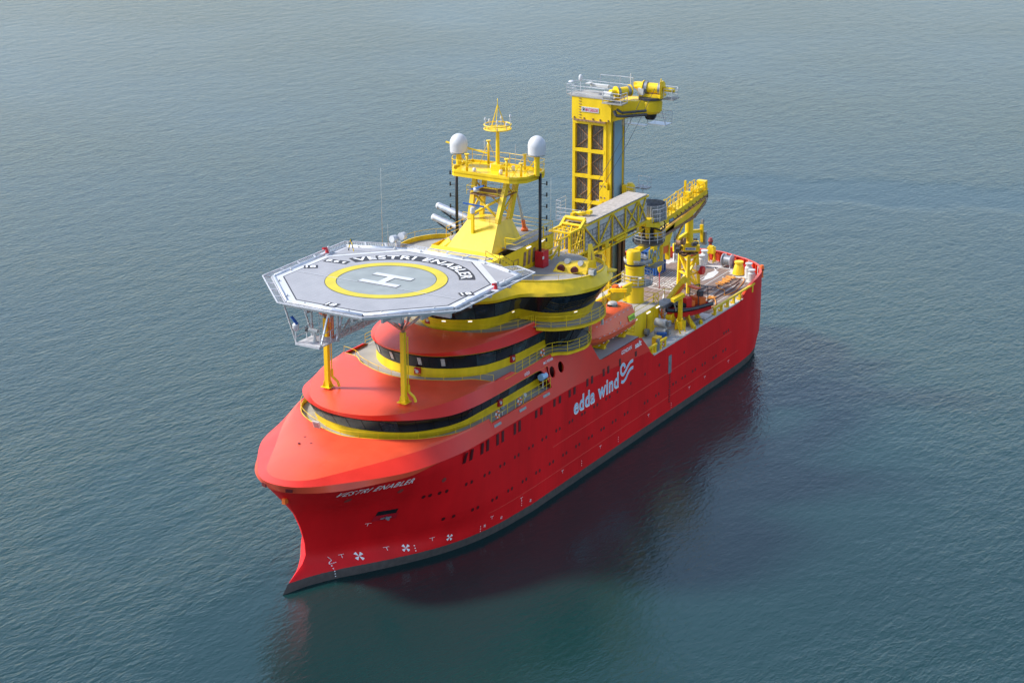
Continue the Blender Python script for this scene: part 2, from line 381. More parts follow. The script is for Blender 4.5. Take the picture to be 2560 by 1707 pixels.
# ================================================================== THE SEA
wb = MB(); wb.add([(-14000, -14000, 0), (14000, -14000, 0), (14000, 14000, 0), (-14000, 14000, 0)], [(0, 1, 2, 3)])
sea = wb.build('sea_water', 'water'); sea['kind'] = 'structure'

# ================================================================== HULL
LV = [(0.0, 17.7, [(17.7, 0), (17.0, .15), (14.93, .76), (12.4, 2.03), (9.8, 3.8), (6.2, 5.95), (3.6, 7.25), (0.9, 8.3), (-2, 9.05), (-5.05, 9.5), (-10, 9.85)]),
      (3.8, 14.1, [(14.1, 0), (13.7, .45), (12.6, 1.25), (11.2, 2.3), (9, 4.0), (6, 6.35), (3.5, 8.0), (1.7, 8.85), (-.5, 9.45), (-4, 9.8), (-10, 9.85)]),
      (6.85, 15.35, [(15.35, 0), (15.0, .6), (13.6, 1.9), (11.5, 3.7), (8.9, 5.75), (6, 7.6), (3.3, 8.95), (0.7, 9.55), (-2, 9.8), (-5, 9.85), (-10, 9.85)]),
      (10.0, 17.66, [(17.66, 0), (17.5, .9), (16.8, 2.45), (15.6, 4.0), (14.2, 5.2), (11.2, 6.95), (9.0, 8.05), (5.4, 9.1), (2, 9.65), (-2.8, 9.85), (-10, 9.85)])]
ZS = [-4, 0, .72, 1.28, 1.82, 2.47, 3.65, 5.2, 6.8, 8.24, 9.4, 10.0]
XS = [18.6, 17.7, 16.9, 15.7, 14.6, 14.05, 14.1, 14.55, 15.3, 16.3, 17.15, 17.66]
SG = np.linspace(0, 1, 60)**1.5
TB = np.array([np.interp(SG, [(xs-a)/(xs+10) for a, b in pt], [b for a, b in pt]) for z, xs, pt in LV])
for _ in range(3):
    T2 = TB.copy(); T2[:, 3:-1] = (TB[:, 2:-2]+2*TB[:, 3:-1]+TB[:, 4:])/4; TB = T2
LZ = [l[0] for l in LV]
STX = [0, .15, .75, 1.5, 2.6, 3.7, 5.7, 8.5, 12.1]; STY = [0, 1.6, 3.2, 5.3, 7.0, 8.0, 9.0, 9.63, 9.85]
def xstem(z): return float(np.interp(z, ZS, XS))
def xstern(z): return float(np.interp(z, [-4, 0, 2.5, 4], [-60, -70.2, -71.6, -71.8]))
def hully(x, z):
    xs = xstem(z)
    if x > -10:
        s = max(0, (xs-x)/(xs+10)); c = [float(np.interp(s, SG, TB[i])) for i in range(4)]
        return float(np.interp(max(z, 0), LZ, c))
    if x < -55: return float(np.interp(max(x-xstern(z), 0), STX, STY))
    return 9.85
def hrow(z, x_end=None):
    xs = xstem(z); row = [(xs-(xs+10)*s, hully(xs-(xs+10)*s, z), z) for s in [ (i/40)**1.7 for i in range(41)]]
    row[0] = (xs, 0, z)
    for x in np.linspace(-10, -58, 33)[1:]: row.append((float(x), 9.85, z))
    xe = xstern(z)
    for t in np.linspace(0, 1, 22)[1:]:
        d = (1-t)**1.6*(-58-xe); row.append((xe+d, hully(xe+d, z) if t < 1 else 0.0, z))
    return row
ship = thing('offshore_ship', 'red and yellow offshore wind service ship lying still on the sea', 'ship', (0, 0, 0))
mb = MB(); zs = [-4, -2.5, -1.2, -.5, 0, .36, .72, 1.0, 1.28, 1.55, 1.82, 2.15, 2.47, 3.0, 3.65, 4.4, 5.2, 6.0, 6.8, 7.5, 8.35]
mb.strip([full(hrow(z)) for z in zs])
hull = mb.build('hull', 'hull', ship, 50)
# upper shell z 8.35 -> knuckle
def zk(x): return float(np.interp(x, [-35.3, -18, 8, 18], [9.1, 10.38, 10.4, 10.4]))
def ztop(x): return 10.0 if x > 9.3 else float(np.interp(x, [-36.0, -35.25, -18, 5.4, 9.3], [8.35, 9.1, 10.38, 10.4, 10.0]))
def shell_y(x, z):
    k = zk(x)
    if z <= 10.0: return hully(x, z) if x > -10 else 9.85-.3*max(0, z-k)
    return (hully(x, 10.0) if x > -10 else 9.85)-.3*max(0, z-k)
cols = [(i/40)**1.7 for i in range(41)]
rows = []
for t in (0, .25, .5, .75, 1):
    row = []
    for s in cols:
        x8 = xstem(8.35)-(xstem(8.35)+10)*s; x10 = 17.66-27.66*s; zt = ztop(x10); z = 8.35+(zt-8.35)*t
        x = xstem(z)+( -(xstem(z)+10)*s) if z < 10 else x10
        row.append((x, 0 if s == 0 else hully(x, min(z, 10)), z))
    for x in np.linspace(-10, -36, 27)[1:]: z = 8.35+(ztop(x)-8.35)*t; row.append((float(x), 9.85, z))
    rows.append(row)
mb = MB(); mb.strip([full(r) for r in rows]); mb.build('bow_shell', 'hull', ship, 50)

# bow lip, chamfer band, foredeck dome
K = H([(17.97, 0, 10.75), (17.6, 1.65, 10.72), (16.6, 2.95, 10.66), (14.7, 4.5, 10.6), (11.2, 6.95, 10.5), (8.9, 8.15, 10.45), (5.4, 9.15, 10.4), (2, 9.68, 10.38), (-2.7, 9.86, 10.4)])
LB = H([(17.66, 0, 10.0), (17.5, .9, 10), (16.8, 2.45, 10), (15.6, 4.0, 10), (14.2, 5.2, 10), (11.2, 6.95, 10.0), (9.0, 8.05, 10.0), (5.4, 9.1, 10.36), (2, 9.65, 10.375), (-2.7, 9.85, 10.39)])
U0 = H([(17.3, 0, 11.05), (17.0, 1.3, 11.05), (16.1, 2.4, 11.05), (14.2, 3.5, 11.1), (11.2, 5.05, 11.2), (8.5, 6.5, 11.35), (6.2, 7.6, 11.5), (4.0, 8.45, 11.65), (1.2, 9.1, 11.78), (-2.7, 9.4, 11.8)])
O1 = H([(7.7, 0, 11.95), (7.15, 2.4, 11.95), (6.1, 4.7, 11.95), (4.6, 6.8, 11.93), (2.2, 8.45, 11.9), (.2, 9.05, 11.85), (-2.7, 9.35, 11.82)])
def lip(name, rows, m='red'): b = MB(); b.strip([full(r) for r in rows]); return b.build(name, m, ship, 18)
lip('bow_lip', [LB, mix(LB, K, .5), K])
lip('chamfer_band', [K, mix(K, U0, .5), U0], 'red_halfshade')
lip('foredeck_dome', [U0, mix(U0, O1, .3, .13), mix(U0, O1, .65, .14), O1])
# level-1 walkway, wall, windows
W1 = H([(6.2, 0), (5.93, 2), (5.1, 4), (3.9, 5.6), (2.0, 6.9), (-.5, 7.7), (-4, 8.0), (-14.6, 8.1)], 97, 11.4)
W1b = H([(6.3, 0), (6.05, 2), (5.35, 4), (4.3, 5.6), (2.2, 7.15), (0, 7.9), (-4, 8.1), (-14.6, 8.15)], 97, 12.22)
G1 = H([(7.3, 0), (7.05, 2.2), (6.4, 3.7), (4.9, 5.9), (2.3, 7.65), (-1, 8.3), (-5, 8.45), (-14.6, 8.5)], 97, 13.66)
L1 = H([(7.45, 0, 13.7), (7.2, 2.2, 13.7), (6.6, 3.7, 13.7), (5.1, 6.05, 13.7), (2.3, 8.15, 13.63), (-1, 8.8, 13.55), (-5, 8.93, 13.5)])
U1 = H([(8.05, 0, 14.3), (7.75, 1.9, 14.3), (7.1, 3.4, 14.3), (5.6, 5.1, 14.33), (4.0, 6.2, 14.4), (1.2, 7.5, 14.55), (-1.5, 8.2, 14.68), (-5, 8.58, 14.72)])
O2 = H([(-1.4, 0, 14.85), (-1.7, 2, 14.85), (-2.5, 4, 14.85), (-3.3, 5.4, 14.85), (-4.4, 6.6, 14.83), (-4.8, 7.6, 14.78), (-5, 8.5, 14.74)])
def walkway(name, wall, outer, z, ztop, inner='yellow', parent=ship):
    n = min(len(wall), len(outer)); wl = smooth_curve(wall, 60); ol = smooth_curve(outer, 60)
    b = MB(); b.strip([full([(x, y, z) for x, y, _ in wl]), full([(x, y, z) for x, y, _ in ol])], False); b.build(name, 'deckgrey', parent)
    b = MB(); b.strip([full([(x, y, z) for x, y, _ in off(ol, -.04)]), full([(p[0], p[1], ztop) for p in off(ol, -.04)]), full([(p[0], p[1], ztop+.01) for p in ol])], True); b.build(name+'_coaming', inner, parent)
Ext1 = O1[:-1]+[(-2.7, 9.44, 11.4), (-8, 9.5, 11.4), (-14.5, 9.5, 11.4)]
walkway('lower_walkway', W1, Ext1[::3]+[Ext1[-1]], 11.4, 11.42)
b = MB(); b.strip([full([(x, y, 11.4) for x, y, z in off(O1, -.05)]), full([(p[0], p[1], p[2]) for p in off(O1, -.05)]), full([(p[0], p[1], p[2]+.02) for p in O1])]); b.build('lower_bulwark', 'yellow', ship)
def wallband(name, a, bcv, m='yellow', ends=True): b = MB(); b.strip([full(a), full(bcv)]); return b.build(name, m, ship)
wallband('lower_house_wall', W1, W1b)
def windowband(name, a, t, k, par=ship, paneat=None, m='glass'):
    """black band with single panes: a bottom curve, t top curve (same count), k columns per pane"""
    n = len(a); fa, ft = full(a), full(t); N = len(fa)
    b = MB(); b.strip([fa, ft]); band = b.build(name, 'band', par)
    i = 0; k0 = 0
    while i+k < N:
        seg = range(i, i+k+1); A = [Vector(fa[j]) for j in seg]; T = [Vector(ft[j]) for j in seg]
        ctr = (A[0]+A[-1]+T[0]+T[-1])/4; nr = (A[-1]-A[0]).cross(T[0]-A[0]); nr.normalize()
        if nr.dot(ctr-Vector((-12, 0, ctr.z))) < 0: nr = -nr
        e = .035
        def sh(P, q, f): return [p+nr*.03 for p in (P[0]+(P[1]-P[0])*min(.3, e*3), *P[1:-1], P[-1]+(P[-2]-P[-1])*min(.3, e*3))]
        A2 = [p+(q-p)*.06 for p, q in zip(sh(A, 0, 0), sh(T, 0, 0))]; T2 = [q+(p-q)*.06 for p, q in zip(sh(A, 0, 0), sh(T, 0, 0))]
        pb = MB(); pb.strip([[tuple(p) for p in A2], [tuple(p) for p in T2]]); pb.build('window_pane', ('glasslight', m, 'glassmid', m, m)[(k0*7+k0//3) % 5], band)
        i += k; k0 += 1
    return band
windowband('lower_window_band', W1b, G1, 6)
b = MB(); b.strip([full(G1), full(smooth_curve(L1+[(-10, 8.93, 13.5), (-14.6, 8.93, 13.5)], 97))]); b.build('lower_soffit', 'yellow', ship)
lip('lower_visor', [L1, mix(L1, U1, .5, .0), U1], 'red_halfshade')
lip('lower_visor_roof', [U1, mix(U1, O2, .22, .12), mix(U1, O2, .5, .10), mix(U1, O2, .8, .03), O2])

# side shell panel (with the long recess and two round openings)
def incl(x, z): return 9.85-float(np.interp(x, [-25, -17], [.04, .3]))*max(0, z-zk(x))
def fside(s): return lambda x, z: (x, s*incl(x, z), z)
outline = [(-2.7, 10.4), (-10, 10.4), (-18, 10.38), (-26, 9.8), (-35.25, 9.1), (-34.3, 10.05), (-33.15, 11.15), (-32.6, 11.25), (-28, 11.28), (-24.5, 11.3), (-23.9, 11.5), (-23.5, 12.0), (-22.9, 12.9), (-22.2, 13.9), (-21.5, 14.3),
           (-9.2, 14.4), (-8.3, 14.72), (-5, 14.73), (-5, 13.5), (-12.5, 13.53), (-13.2, 13.42), (-13.6, 13.1), (-13.95, 12.5), (-14.3, 11.76), (-14.3, 11.43), (-2.9, 11.43), (-2.7, 11.8)]
circ = lambda cx, cz, r: [(cx+r*math.cos(t)*.92, cz+r*math.sin(t)) for t in [2*math.pi*i/20 for i in range(20)]]
holes = [circ(-15.15, 12.72, .55), circ(-16.85, 12.72, .55)]
for s in (1, -1):
    loops = [outline]+holes; flat = [p for l in loops for p in l]; tri = tessellate_polygon([[Vector((a, c, 0)) for a, c in l] for l in loops])
    bm = bmesh.new(); bv = [bm.verts.new((a, 0, c)) for a, c in flat]
    for t_ in tri:
        try: bm.faces.new([bv[i] for i in t_])
        except ValueError: pass
    for xc in np.arange(-35, -3, 1.0): bmesh.ops.bisect_plane(bm, geom=bm.verts[:]+bm.edges[:]+bm.faces[:], plane_co=(xc+.013, 0, 0), plane_no=(1, 0, 0))
    for zc in (9.4, 9.8, 10.2, 10.41, 11, 12, 13, 14): bmesh.ops.bisect_plane(bm, geom=bm.verts[:]+bm.edges[:]+bm.faces[:], plane_co=(0, 0, zc), plane_no=(0, 0, 1))
    bm.verts.index_update(); b = MB(); fv = [(v.co.x, s*(incl(v.co.x, v.co.z)+.002), v.co.z) for v in bm.verts]; b.add(fv, [tuple(v.index for v in f.verts) for f in bm.faces], True)
    be = [e for e in bm.edges if len(e.link_faces) == 1]
    for e in be: i, j = e.verts[0].index, e.verts[1].index; p, q = fv[i], fv[j]; b.add([p, q, (q[0], q[1]-s*.14, q[2]), (p[0], p[1]-s*.14, p[2])], [(0, 1, 2, 3)])
    bm.free(); b.build('side_panel', 'red_halfshade', ship, 50)
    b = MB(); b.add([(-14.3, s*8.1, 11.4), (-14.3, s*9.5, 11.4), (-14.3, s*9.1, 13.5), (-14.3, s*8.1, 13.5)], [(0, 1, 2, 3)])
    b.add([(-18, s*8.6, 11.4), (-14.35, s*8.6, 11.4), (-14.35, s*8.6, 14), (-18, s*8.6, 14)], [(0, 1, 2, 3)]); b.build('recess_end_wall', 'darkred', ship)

# level 2
W2 = H([(-3.45, 0), (-3.75, 2), (-4.8, 4), (-6.5, 5.75), (-7.7, 6.3), (-10.6, 6.95), (-13, 7.15), (-17.4, 7.25)], 97, 14.4)
W2b = H([(-3.55, 0), (-3.9, 2.2), (-5.0, 4.3), (-6.9, 6.0), (-8.6, 6.65), (-11.6, 7.15), (-14, 7.3), (-17.4, 7.4)], 97, 15.3)
G2 = H([(-3.05, 0), (-3.4, 2.5), (-4.75, 4.6), (-6.7, 6.2), (-9.0, 7.15), (-11.6, 7.6), (-14, 7.8), (-17.4, 7.9)], 97, 16.66)
Y2 = H([(-2.85, 0), (-3.2, 2.6), (-4.6, 4.75), (-6.6, 6.35), (-9.0, 7.35), (-11.6, 7.85), (-14.9, 8.1)], 60, 16.78)
U2 = H([(-2.15, 0, 17.2), (-2.55, 2.2, 17.2), (-3.9, 4.1, 17.22), (-6.0, 5.4, 17.3), (-8.8, 6.35, 17.42), (-11.5, 7.0, 17.55), (-14.6, 7.45, 17.65)])
O3 = H([(-8.1, 0), (-8.4, 2.3), (-9.1, 4.2), (-9.9, 5.3), (-10.8, 6.0), (-11.8, 6.6), (-12.9, 7.0), (-14.6, 7.3)], 60, 17.68)
Ext2 = O2[::4]+[(-6.5, 8.57, 14.5), (-9, 8.65, 14.4), (-12, 8.66, 14.4), (-15.4, 8.66, 14.4), (-16.3, 9.2, 14.4), (-16.8, 9.9, 14.4), (-17.9, 10.3, 14.4), (-19.3, 10.55, 14.4), (-20.6, 10.35, 14.4), (-22.3, 9.6, 14.4), (-23.6, 8.6, 14.4)]
W2e = W2[::6]+[(-20.6, 7.3, 14.4), (-23.6, 7.3, 14.4)]
walkway('middle_walkway', W2e, Ext2, 14.4, 14.42)
b = MB(); b.strip([full([(x, y, 14.4) for x, y, z in off(O2, -.05)]), full(off(O2, -.05)), full([(p[0], p[1], p[2]+.02) for p in O2])]); b.build('middle_bulwark', 'yellow', ship)
wallband('middle_house_wall', W2, W2b)
windowband('middle_window_band', W2b, G2, 12)
lip('middle_visor_strip', [G2[::1] and smooth_curve(G2, 60), Y2], 'yellow')
lip('middle_visor', [[(p[0], p[1], p[2]) for p in Y2], mix(Y2, U2, .45, .02), U2], 'red_halfshade')
lip('middle_visor_roof', [U2, mix(U2, O3, .35, .12), mix(U2, O3, .7, .08), O3])
# curtained windows in the middle band
def quad_on(a, t, i0, i1, f0, f1, name, m, parent, o=.05):
    fa, ft = full(a), full(t); A, B, C, D = [Vector(q) for q in (fa[i0], fa[i1], ft[i1], ft[i0])]
    nr = (B-A).cross(D-A).normalized()
    if nr.dot(A-Vector((-12, 0, A.z))) < 0: nr = -nr
    P = lambda u, v: (A+(B-A)*u)*(1-v)+(D+(C-D)*u)*v+nr*o
    b = MB(); b.add([P(0, f0), P(1, f0), P(1, f1), P(0, f1)], [(0, 1, 2, 3)]); return b.build(name, m, parent)
def near(a, x, y): fa = full(a); return min(range(len(fa)), key=lambda i: (fa[i][0]-x)**2+(fa[i][1]-y)**2)
for (x, y) in ((-4.7, -4.1), (-3.65, -1.8), (-3.6, 1.25), (-4.4, 3.4)):
    i = near(W2b, x, y)
    fr = quad_on(W2b, G2, i-1, i+2, .2, .88, 'curtain_window', 'black', ship, .045); quad_on(W2b, G2, i-1, i+1, .26, .84, 'curtain', 'curtain', fr, .06)
# wing side walls at level 2 and the red end of the visor
b = MB()
for s in (1, -1):
    lo = [(-17.2, 7.3, 14.42), (-17.55, 8.1, 14.42), (-18.3, 8.65, 14.42), (-19.6, 8.85, 14.42), (-21, 8.6, 14.42), (-23.4, 7.6, 14.42), (-23.6, 7.0, 14.42)]
    hi = [(-15.7, 7.6, 17.1), (-15.9, 9.2, 17.1), (-16.9, 10.4, 17.1), (-19, 10.9, 17.1), (-21.2, 10.6, 17.1), (-23.8, 9.2, 17.1), (-24.3, 7.5, 17.1)]
    lo = smooth_curve(lo, 22); hi = smooth_curve(hi, 22)
    b.strip([[(x, s*y, z) for x, y, z in lo], [(x, s*y, z) for x, y, z in hi]])
wg = b.build('wing_glass_wall', 'band', ship)
for i in range(0, 20, 3):
    for s in (1, -1):
        A, B, C, D = [Vector((p[0], s*p[1], p[2])) for p in (lo[i], lo[i+3] if i+3 < 22 else lo[21], hi[i+3] if i+3 < 22 else hi[21], hi[i])]
        nr = (B-A).cross(D-A).normalized(); nr = nr if nr.y*s > 0 or nr.x > 0 else -nr
        if nr.dot(Vector((A.x+18, A.y, 0))) < 0: nr = -nr
        P = lambda u, v: (A+(B-A)*u)*(1-v)+(D+(C-D)*u)*v+nr*.04
        q = MB(); q.add([P(.05, .05), P(.95, .05), P(.95, .92), P(.05, .92)], [(0, 1, 2, 3)]); q.build('window_pane', 'glasslight' if i % 2 else 'glass', wg)
b = MB()
for s in (1, -1): b.add([(-14.6, s*7.3, 17.68), (-15.2, s*8.2, 17.2), (-14.95, s*8.15, 16.78), (-14.7, s*7.9, 16.66), (-14.6, s*7.2, 16.7)], [(0, 1, 2, 3, 4)])
b.build('visor_end_plate', 'red', ship)

# level 3: bridge
W3 = H([(-8.7, 0), (-9.1, 1.5), (-10.2, 2.9), (-11.2, 3.9), (-12.4, 4.4), (-13.9, 4.65), (-15.3, 4.75), (-15.65, 5.0), (-15.75, 6.0), (-15.9, 7.5), (-16.7, 9.0), (-17.7, 9.8), (-19.2, 10.25), (-21, 10.1), (-23, 9.2), (-24.3, 7.5)], 121, 17.4)
W3b = H([(-8.45, 0), (-8.9, 1.6), (-9.9, 3.2), (-11.0, 4.2), (-12.4, 4.85), (-13.9, 5.1), (-14.9, 5.2), (-15.15, 5.45), (-15.15, 6.4), (-15.2, 7.9), (-15.9, 9.35), (-17.2, 10.3), (-18.6, 10.7), (-20.6, 10.65), (-22.9, 9.9), (-24.6, 8.0)], 121, 18.62)
G3 = H([(-7.5, 0), (-8.0, 2.2), (-9.1, 4.1), (-10.4, 5.4), (-12.2, 6.1), (-13.2, 6.6), (-13.8, 7.3), (-14.2, 8.1), (-14.9, 9.2), (-16.2, 10.6), (-17.8, 11.45), (-19.5, 11.9), (-21.6, 11.7), (-23.6, 10.8), (-25.5, 8.6)], 121, 20.5)
F3 = H([(-7.2, 0), (-7.8, 2.3), (-8.9, 4.3), (-10.3, 5.55), (-12.3, 6.2), (-13.4, 6.8), (-14.1, 7.7), (-14.8, 9.0), (-16.0, 10.3), (-17.6, 11.35), (-19.6, 12.0), (-22.0, 11.9), (-24.2, 10.9), (-26.3, 8.6)], 60, 20.82)
R3 = H([(-8.4, 0), (-9.1, 2.4), (-10.6, 4.0), (-12.4, 5.0), (-13.8, 5.7), (-14.5, 6.7), (-15.1, 7.8), (-16.2, 9.3), (-17.7, 10.45), (-19.4, 11.05), (-21.5, 11.1), (-23.3, 10.4), (-24.5, 9.3), (-25.1, 7.6)], 60, 21.9)
wallband('bridge_wall', W3, W3b); windowband('bridge_window_band', W3b, G3, 10)
b = MB(); b.strip([full(smooth_curve(G3, 60)), full(F3), full(mix(F3, R3, .5, -.02)), full(R3), full(off(R3, -.12)), full([(x, y, 21.4) for x, y, z in off(R3, -.14)])]); b.build('bridge_roof_fascia', 'yellow', ship, 25)
b = MB(); fr3 = off(R3, -.13); b.poly([[(x, y) for x, y, z in full(fr3)]+[(-26.3, 6.0), (-26.3, -6.0)]], z=21.4); b.build('bridge_roof_deck', 'deckgrey', ship)
b = MB()
b.add([(-25.1, -7.6, 21.4), (-26.3, -6, 21.4), (-26.3, 6, 21.4), (-25.1, 7.6, 21.4), (-26.3, -8.6, 20.8), (-27, -6, 20.8), (-27, 6, 20.8), (-26.3, 8.6, 20.8)], [(0, 1, 5, 4), (1, 2, 6, 5), (2, 3, 7, 6)])
b.build('bridge_roof_end', 'yellow', ship)
walk3 = O3[::5]+[(-14.1, 8.1, 17.4), (-14.6, 9.4, 17.4), (-15.6, 10.5, 17.4), (-16.9, 11.35, 17.4), (-18.1, 11.75, 17.4), (-19.8, 11.9, 17.4), (-22, 11.4, 17.4), (-24.6, 9.6, 17.4)]
wl = smooth_curve(W3, 80); ol = smooth_curve(walk3, 80)
b = MB(); b.strip([full([(x, y, 17.4) for x, y, z in wl]), full([(x, y, 17.4) for x, y, z in ol])], False); b.build('bridge_walkway', 'deckgrey', ship)
wing3 = [p for p in ol if p[1] > 7.6]
b = MB()
for s in (1, -1): b.strip([[(x, s*y, 17.46) for x, y, z in off(wing3, .0)], [(x, s*y, 17.46) for x, y, z in off(wing3, .1)], [(x, s*y, 17.1) for x, y, z in off(wing3, .1)], [(x, s*y, 17.1) for x, y, z in wing3]], False)
b.build('bridge_wing_edge', 'yellow', ship)
wing2 = [p for p in smooth_curve(Ext2[-8:], 30) if True]
b = MB()
for s in (1, -1): b.strip([[(x, s*y, 14.46) for x, y, z in wing2], [(x, s*y, 14.46) for x, y, z in off(wing2, .1)], [(x, s*y, 14.12) for x, y, z in off(wing2, .1)], [(x, s*y, 14.12) for x, y, z in wing2]], False)
b.build('middle_wing_edge', 'yellow', ship)
# house core behind everything
b = MB(); b.box((-18, 0, 15.9), (14, 14.2, 2.9)); b.box((-20, 0, 19), (9, 12.4, 3.0)); b.box((-17, 0, 12.8), (16, 15.8, 2.7)); b.build('house_core', 'yellow', ship)

# railings on the walkways
def hrail(name, cv, z, lo=None, parent=ship, h=1.05, m='yellow', post=1.7, levels=(1, .5)):
    b = MB(); c = [(x, y, z) for x, y, _ in cv]
    rail(full(c), h, post, .022, levels, b); return b.build(name, m, parent)
hrail('lower_railing', off(O1, -.02)[:-2], 11.95, h=.55, levels=(1,))
hrail('middle_railing', off(O2, -.02), 14.8, h=.6, levels=(1,))
hrail('bridge_railing', smooth_curve(O3, 40), 17.6, h=.85, levels=(1, .5))
for s in (1, -1):
    b = MB(); rail([(x, s*9.47, 11.45) for x in np.arange(-2.9, -14.4, -.75)], 1.05, 1.4, .028, (1, .5), b); b.build('side_railing', 'yellow', ship)
    b = MB(); rail([(x, s*8.62, 14.42) for x in np.arange(-8.8, -15.6, -.7)]+[(x, s*y, z) for x, y, z in wing2], 1.1, 1.3, .03, (1, .66, .33), b); b.build('wing_railing', 'yellow', ship)
    b = MB(); rail([(x, s*y, 17.44) for x, y, z in wing3], 1.1, 1.3, .03, (1, .66, .33), b); b.build('bridge_wing_railing', 'yellow', ship)
hrail('bridge_roof_railing', off(R3, -.16), 21.9, h=.55, levels=(1,), post=2.2)

# decks aft of the bridge
b = MB(); b.poly([[(-23.3, 9.5), (-33.15, 9.47), (-33.15, 6.1), (-44.6, 6.1), (-44.6, -6.1), (-33.15, -6.1), (-33.15, -9.47), (-23.3, -9.5)]], z=11.22); b.build('boat_deck', 'deckgrey', ship)
b = MB(); b.poly([[(-23.3, 9.45), (-33.15, 9.42), (-33.15, 6), (-33.15, -6), (-33.15, -9.42), (-23.3, -9.45)]], z=11.2)
b.add([(-33.2, 6.1, 8.4), (-33.2, 9.6, 8.4), (-33.2, 9.45, 11.2), (-33.2, 6.1, 11.2)], [(0, 1, 2, 3)]); b.add([(-33.2, -6.1, 8.4), (-33.2, -9.6, 8.4), (-33.2, -9.45, 11.2), (-33.2, -6.1, 11.2)], [(0, 1, 2, 3)]); b.build('boat_deck_end', 'red', ship)
b = MB(); b.add([(-23.2, -8.5, 11.2), (-23.2, 8.5, 11.2), (-24.5, 8.5, 17.4), (-24.5, -8.5, 17.4)], [(0, 1, 2, 3)]); b.add([(-24.5, -8.5, 17.4), (-24.5, 8.5, 17.4), (-26, 7.5, 20.8), (-26, -7.5, 20.8)], [(0, 1, 2, 3)]); b.build('house_aft_wall', 'offwhite', ship)
b = MB()
b.box((-38.9, 6.02, 9.8), (11.4, .16, 2.8)); b.box((-38.9, -6.02, 9.8), (11.4, .16, 2.8)); b.box((-44.6, 0, 9.8), (.16, 12.2, 2.8)); b.build('deck_house_wall', 'yellow', ship)
b = MB()
edge = [(-33.2, 9.84)]+[(x, 9.84) for x in np.linspace(-36, -57.6, 8)]
outer = [(p[0], p[1]) for p in hrow(8.35) if p[0] < -33.3]; outer[-1] = (outer[-1][0], 0)
poly = outer+[(x, -y) for x, y in outer[::-1][1:]]
b.poly([poly], z=8.4); b.build('main_deck', 'deckwhite', ship)
# timber-clad cargo deck: planks
plk = bpy.data.meshes.new('deck_plank')
tb = thing('cargo_deck_cladding', 'brown timber planking covering the cargo deck aft', 'deck cladding', (0, 0, 8.4))
b = MB()
def timber_half(x): return 8.6 if x > -63.5 else float(np.interp(x, [-69.2, -66.8, -63.5], [3.4, 6.4, 8.6]))
yy = -8.6; k = 0; pl = []
while yy < 8.6:
    w_ = .58; xa = -46.5
    ym = max(abs(yy), abs(yy+w_)); xe = -69.0 if ym < 3.6 else float(np.interp(ym, [3.6, 4.4, 6.4, 8.6], [-68.8, -67.6, -66.0, -64.6]))
    segs = np.linspace(xa, xe, 5)+np.array([0, random.uniform(-1, 1), random.uniform(-1, 1), random.uniform(-1, 1), 0])
    for a_, b_ in zip(segs, segs[1:]): pl.append((a_-.012, b_+.012, yy+.015, yy+w_-.015))
    yy += w_; k += 1
for a_, b_, c_, d_ in pl:
    q = MB(); z0 = 8.402; z1 = 8.43+random.uniform(-.003, .003); q.box(((a_+b_)/2, (c_+d_)/2, (z0+z1)/2), (abs(a_-b_), d_-c_, z1-z0)); q.build('plank', 'timber', tb)
# white marking lines on the cladding
b = MB(); zl = 8.446
for y0, x0, x1 in ((2.2, -69, -62.8), (3.7, -68.6, -61), (5.2, -66.5, -60.5), (5.9, -62, -50), (6.9, -64.5, -50), (7.8, -64, -50), (4.6, -60, -47), (3.0, -57.4, -47.4), (.2, -61.5, -59.5)):
    b.box(((x0+x1)/2, y0, zl), (abs(x1-x0), .1, .008))
for (x0, y0, x1, y1, ww) in ((-59, -4.0, -66.5, -4.4, .12), (-60.5, -5.2, -66, -5.3, .12), (-57.9, -3.2, -57.3, 1.3, .16), (-57.3, 1.2, -61.2, 1.25, .22), (-49.5, 3.9, -56.3, 1.0, .2), (-50.6, 3.7, -47, 3.9, .15)): b.bar((x0, y0, zl), (x1, y1, zl), ww, .008)
for i in range(9): b.bar((-57.9-.1*i, -2.6+.36*i, zl+.001), (-64.5-.1*i, -2.9+.30*i, zl+.001), .07+.04*(i % 3 == 0), .008)
b.path([(-58.6+.55*math.cos(t)*1.2, -1.9+.8*math.sin(t), zl) for t in np.linspace(0, 6.28, 20)], .05, 4)
b.poly([[(-63.0, 2.7), (-66.3, 1.9), (-67.8, 2.3), (-67.3, 2.9), (-65.0, 3.2)]], z=zl); b.path([(-67.8, 2.3, zl), (-68.6, 1.6, zl), (-68.2, .9, zl), (-65.5, .4, zl), (-62, 1.2, zl)], .06, 4)
for k in range(4): b.path([(-58.2-.7*k+.8*math.cos(t), -.2+.1*k+1.1*math.sin(t), zl+.002*k) for t in np.linspace(.3*k, 4.5+.3*k, 16)], .045, 4)
for i in range(14): b.box((random.uniform(-66, -48), random.choice((4.2, 6.3, 7.4, 2.6)), zl), (.35, .16, .008))
b.build('deck_marking', 'lineswhite', ship)

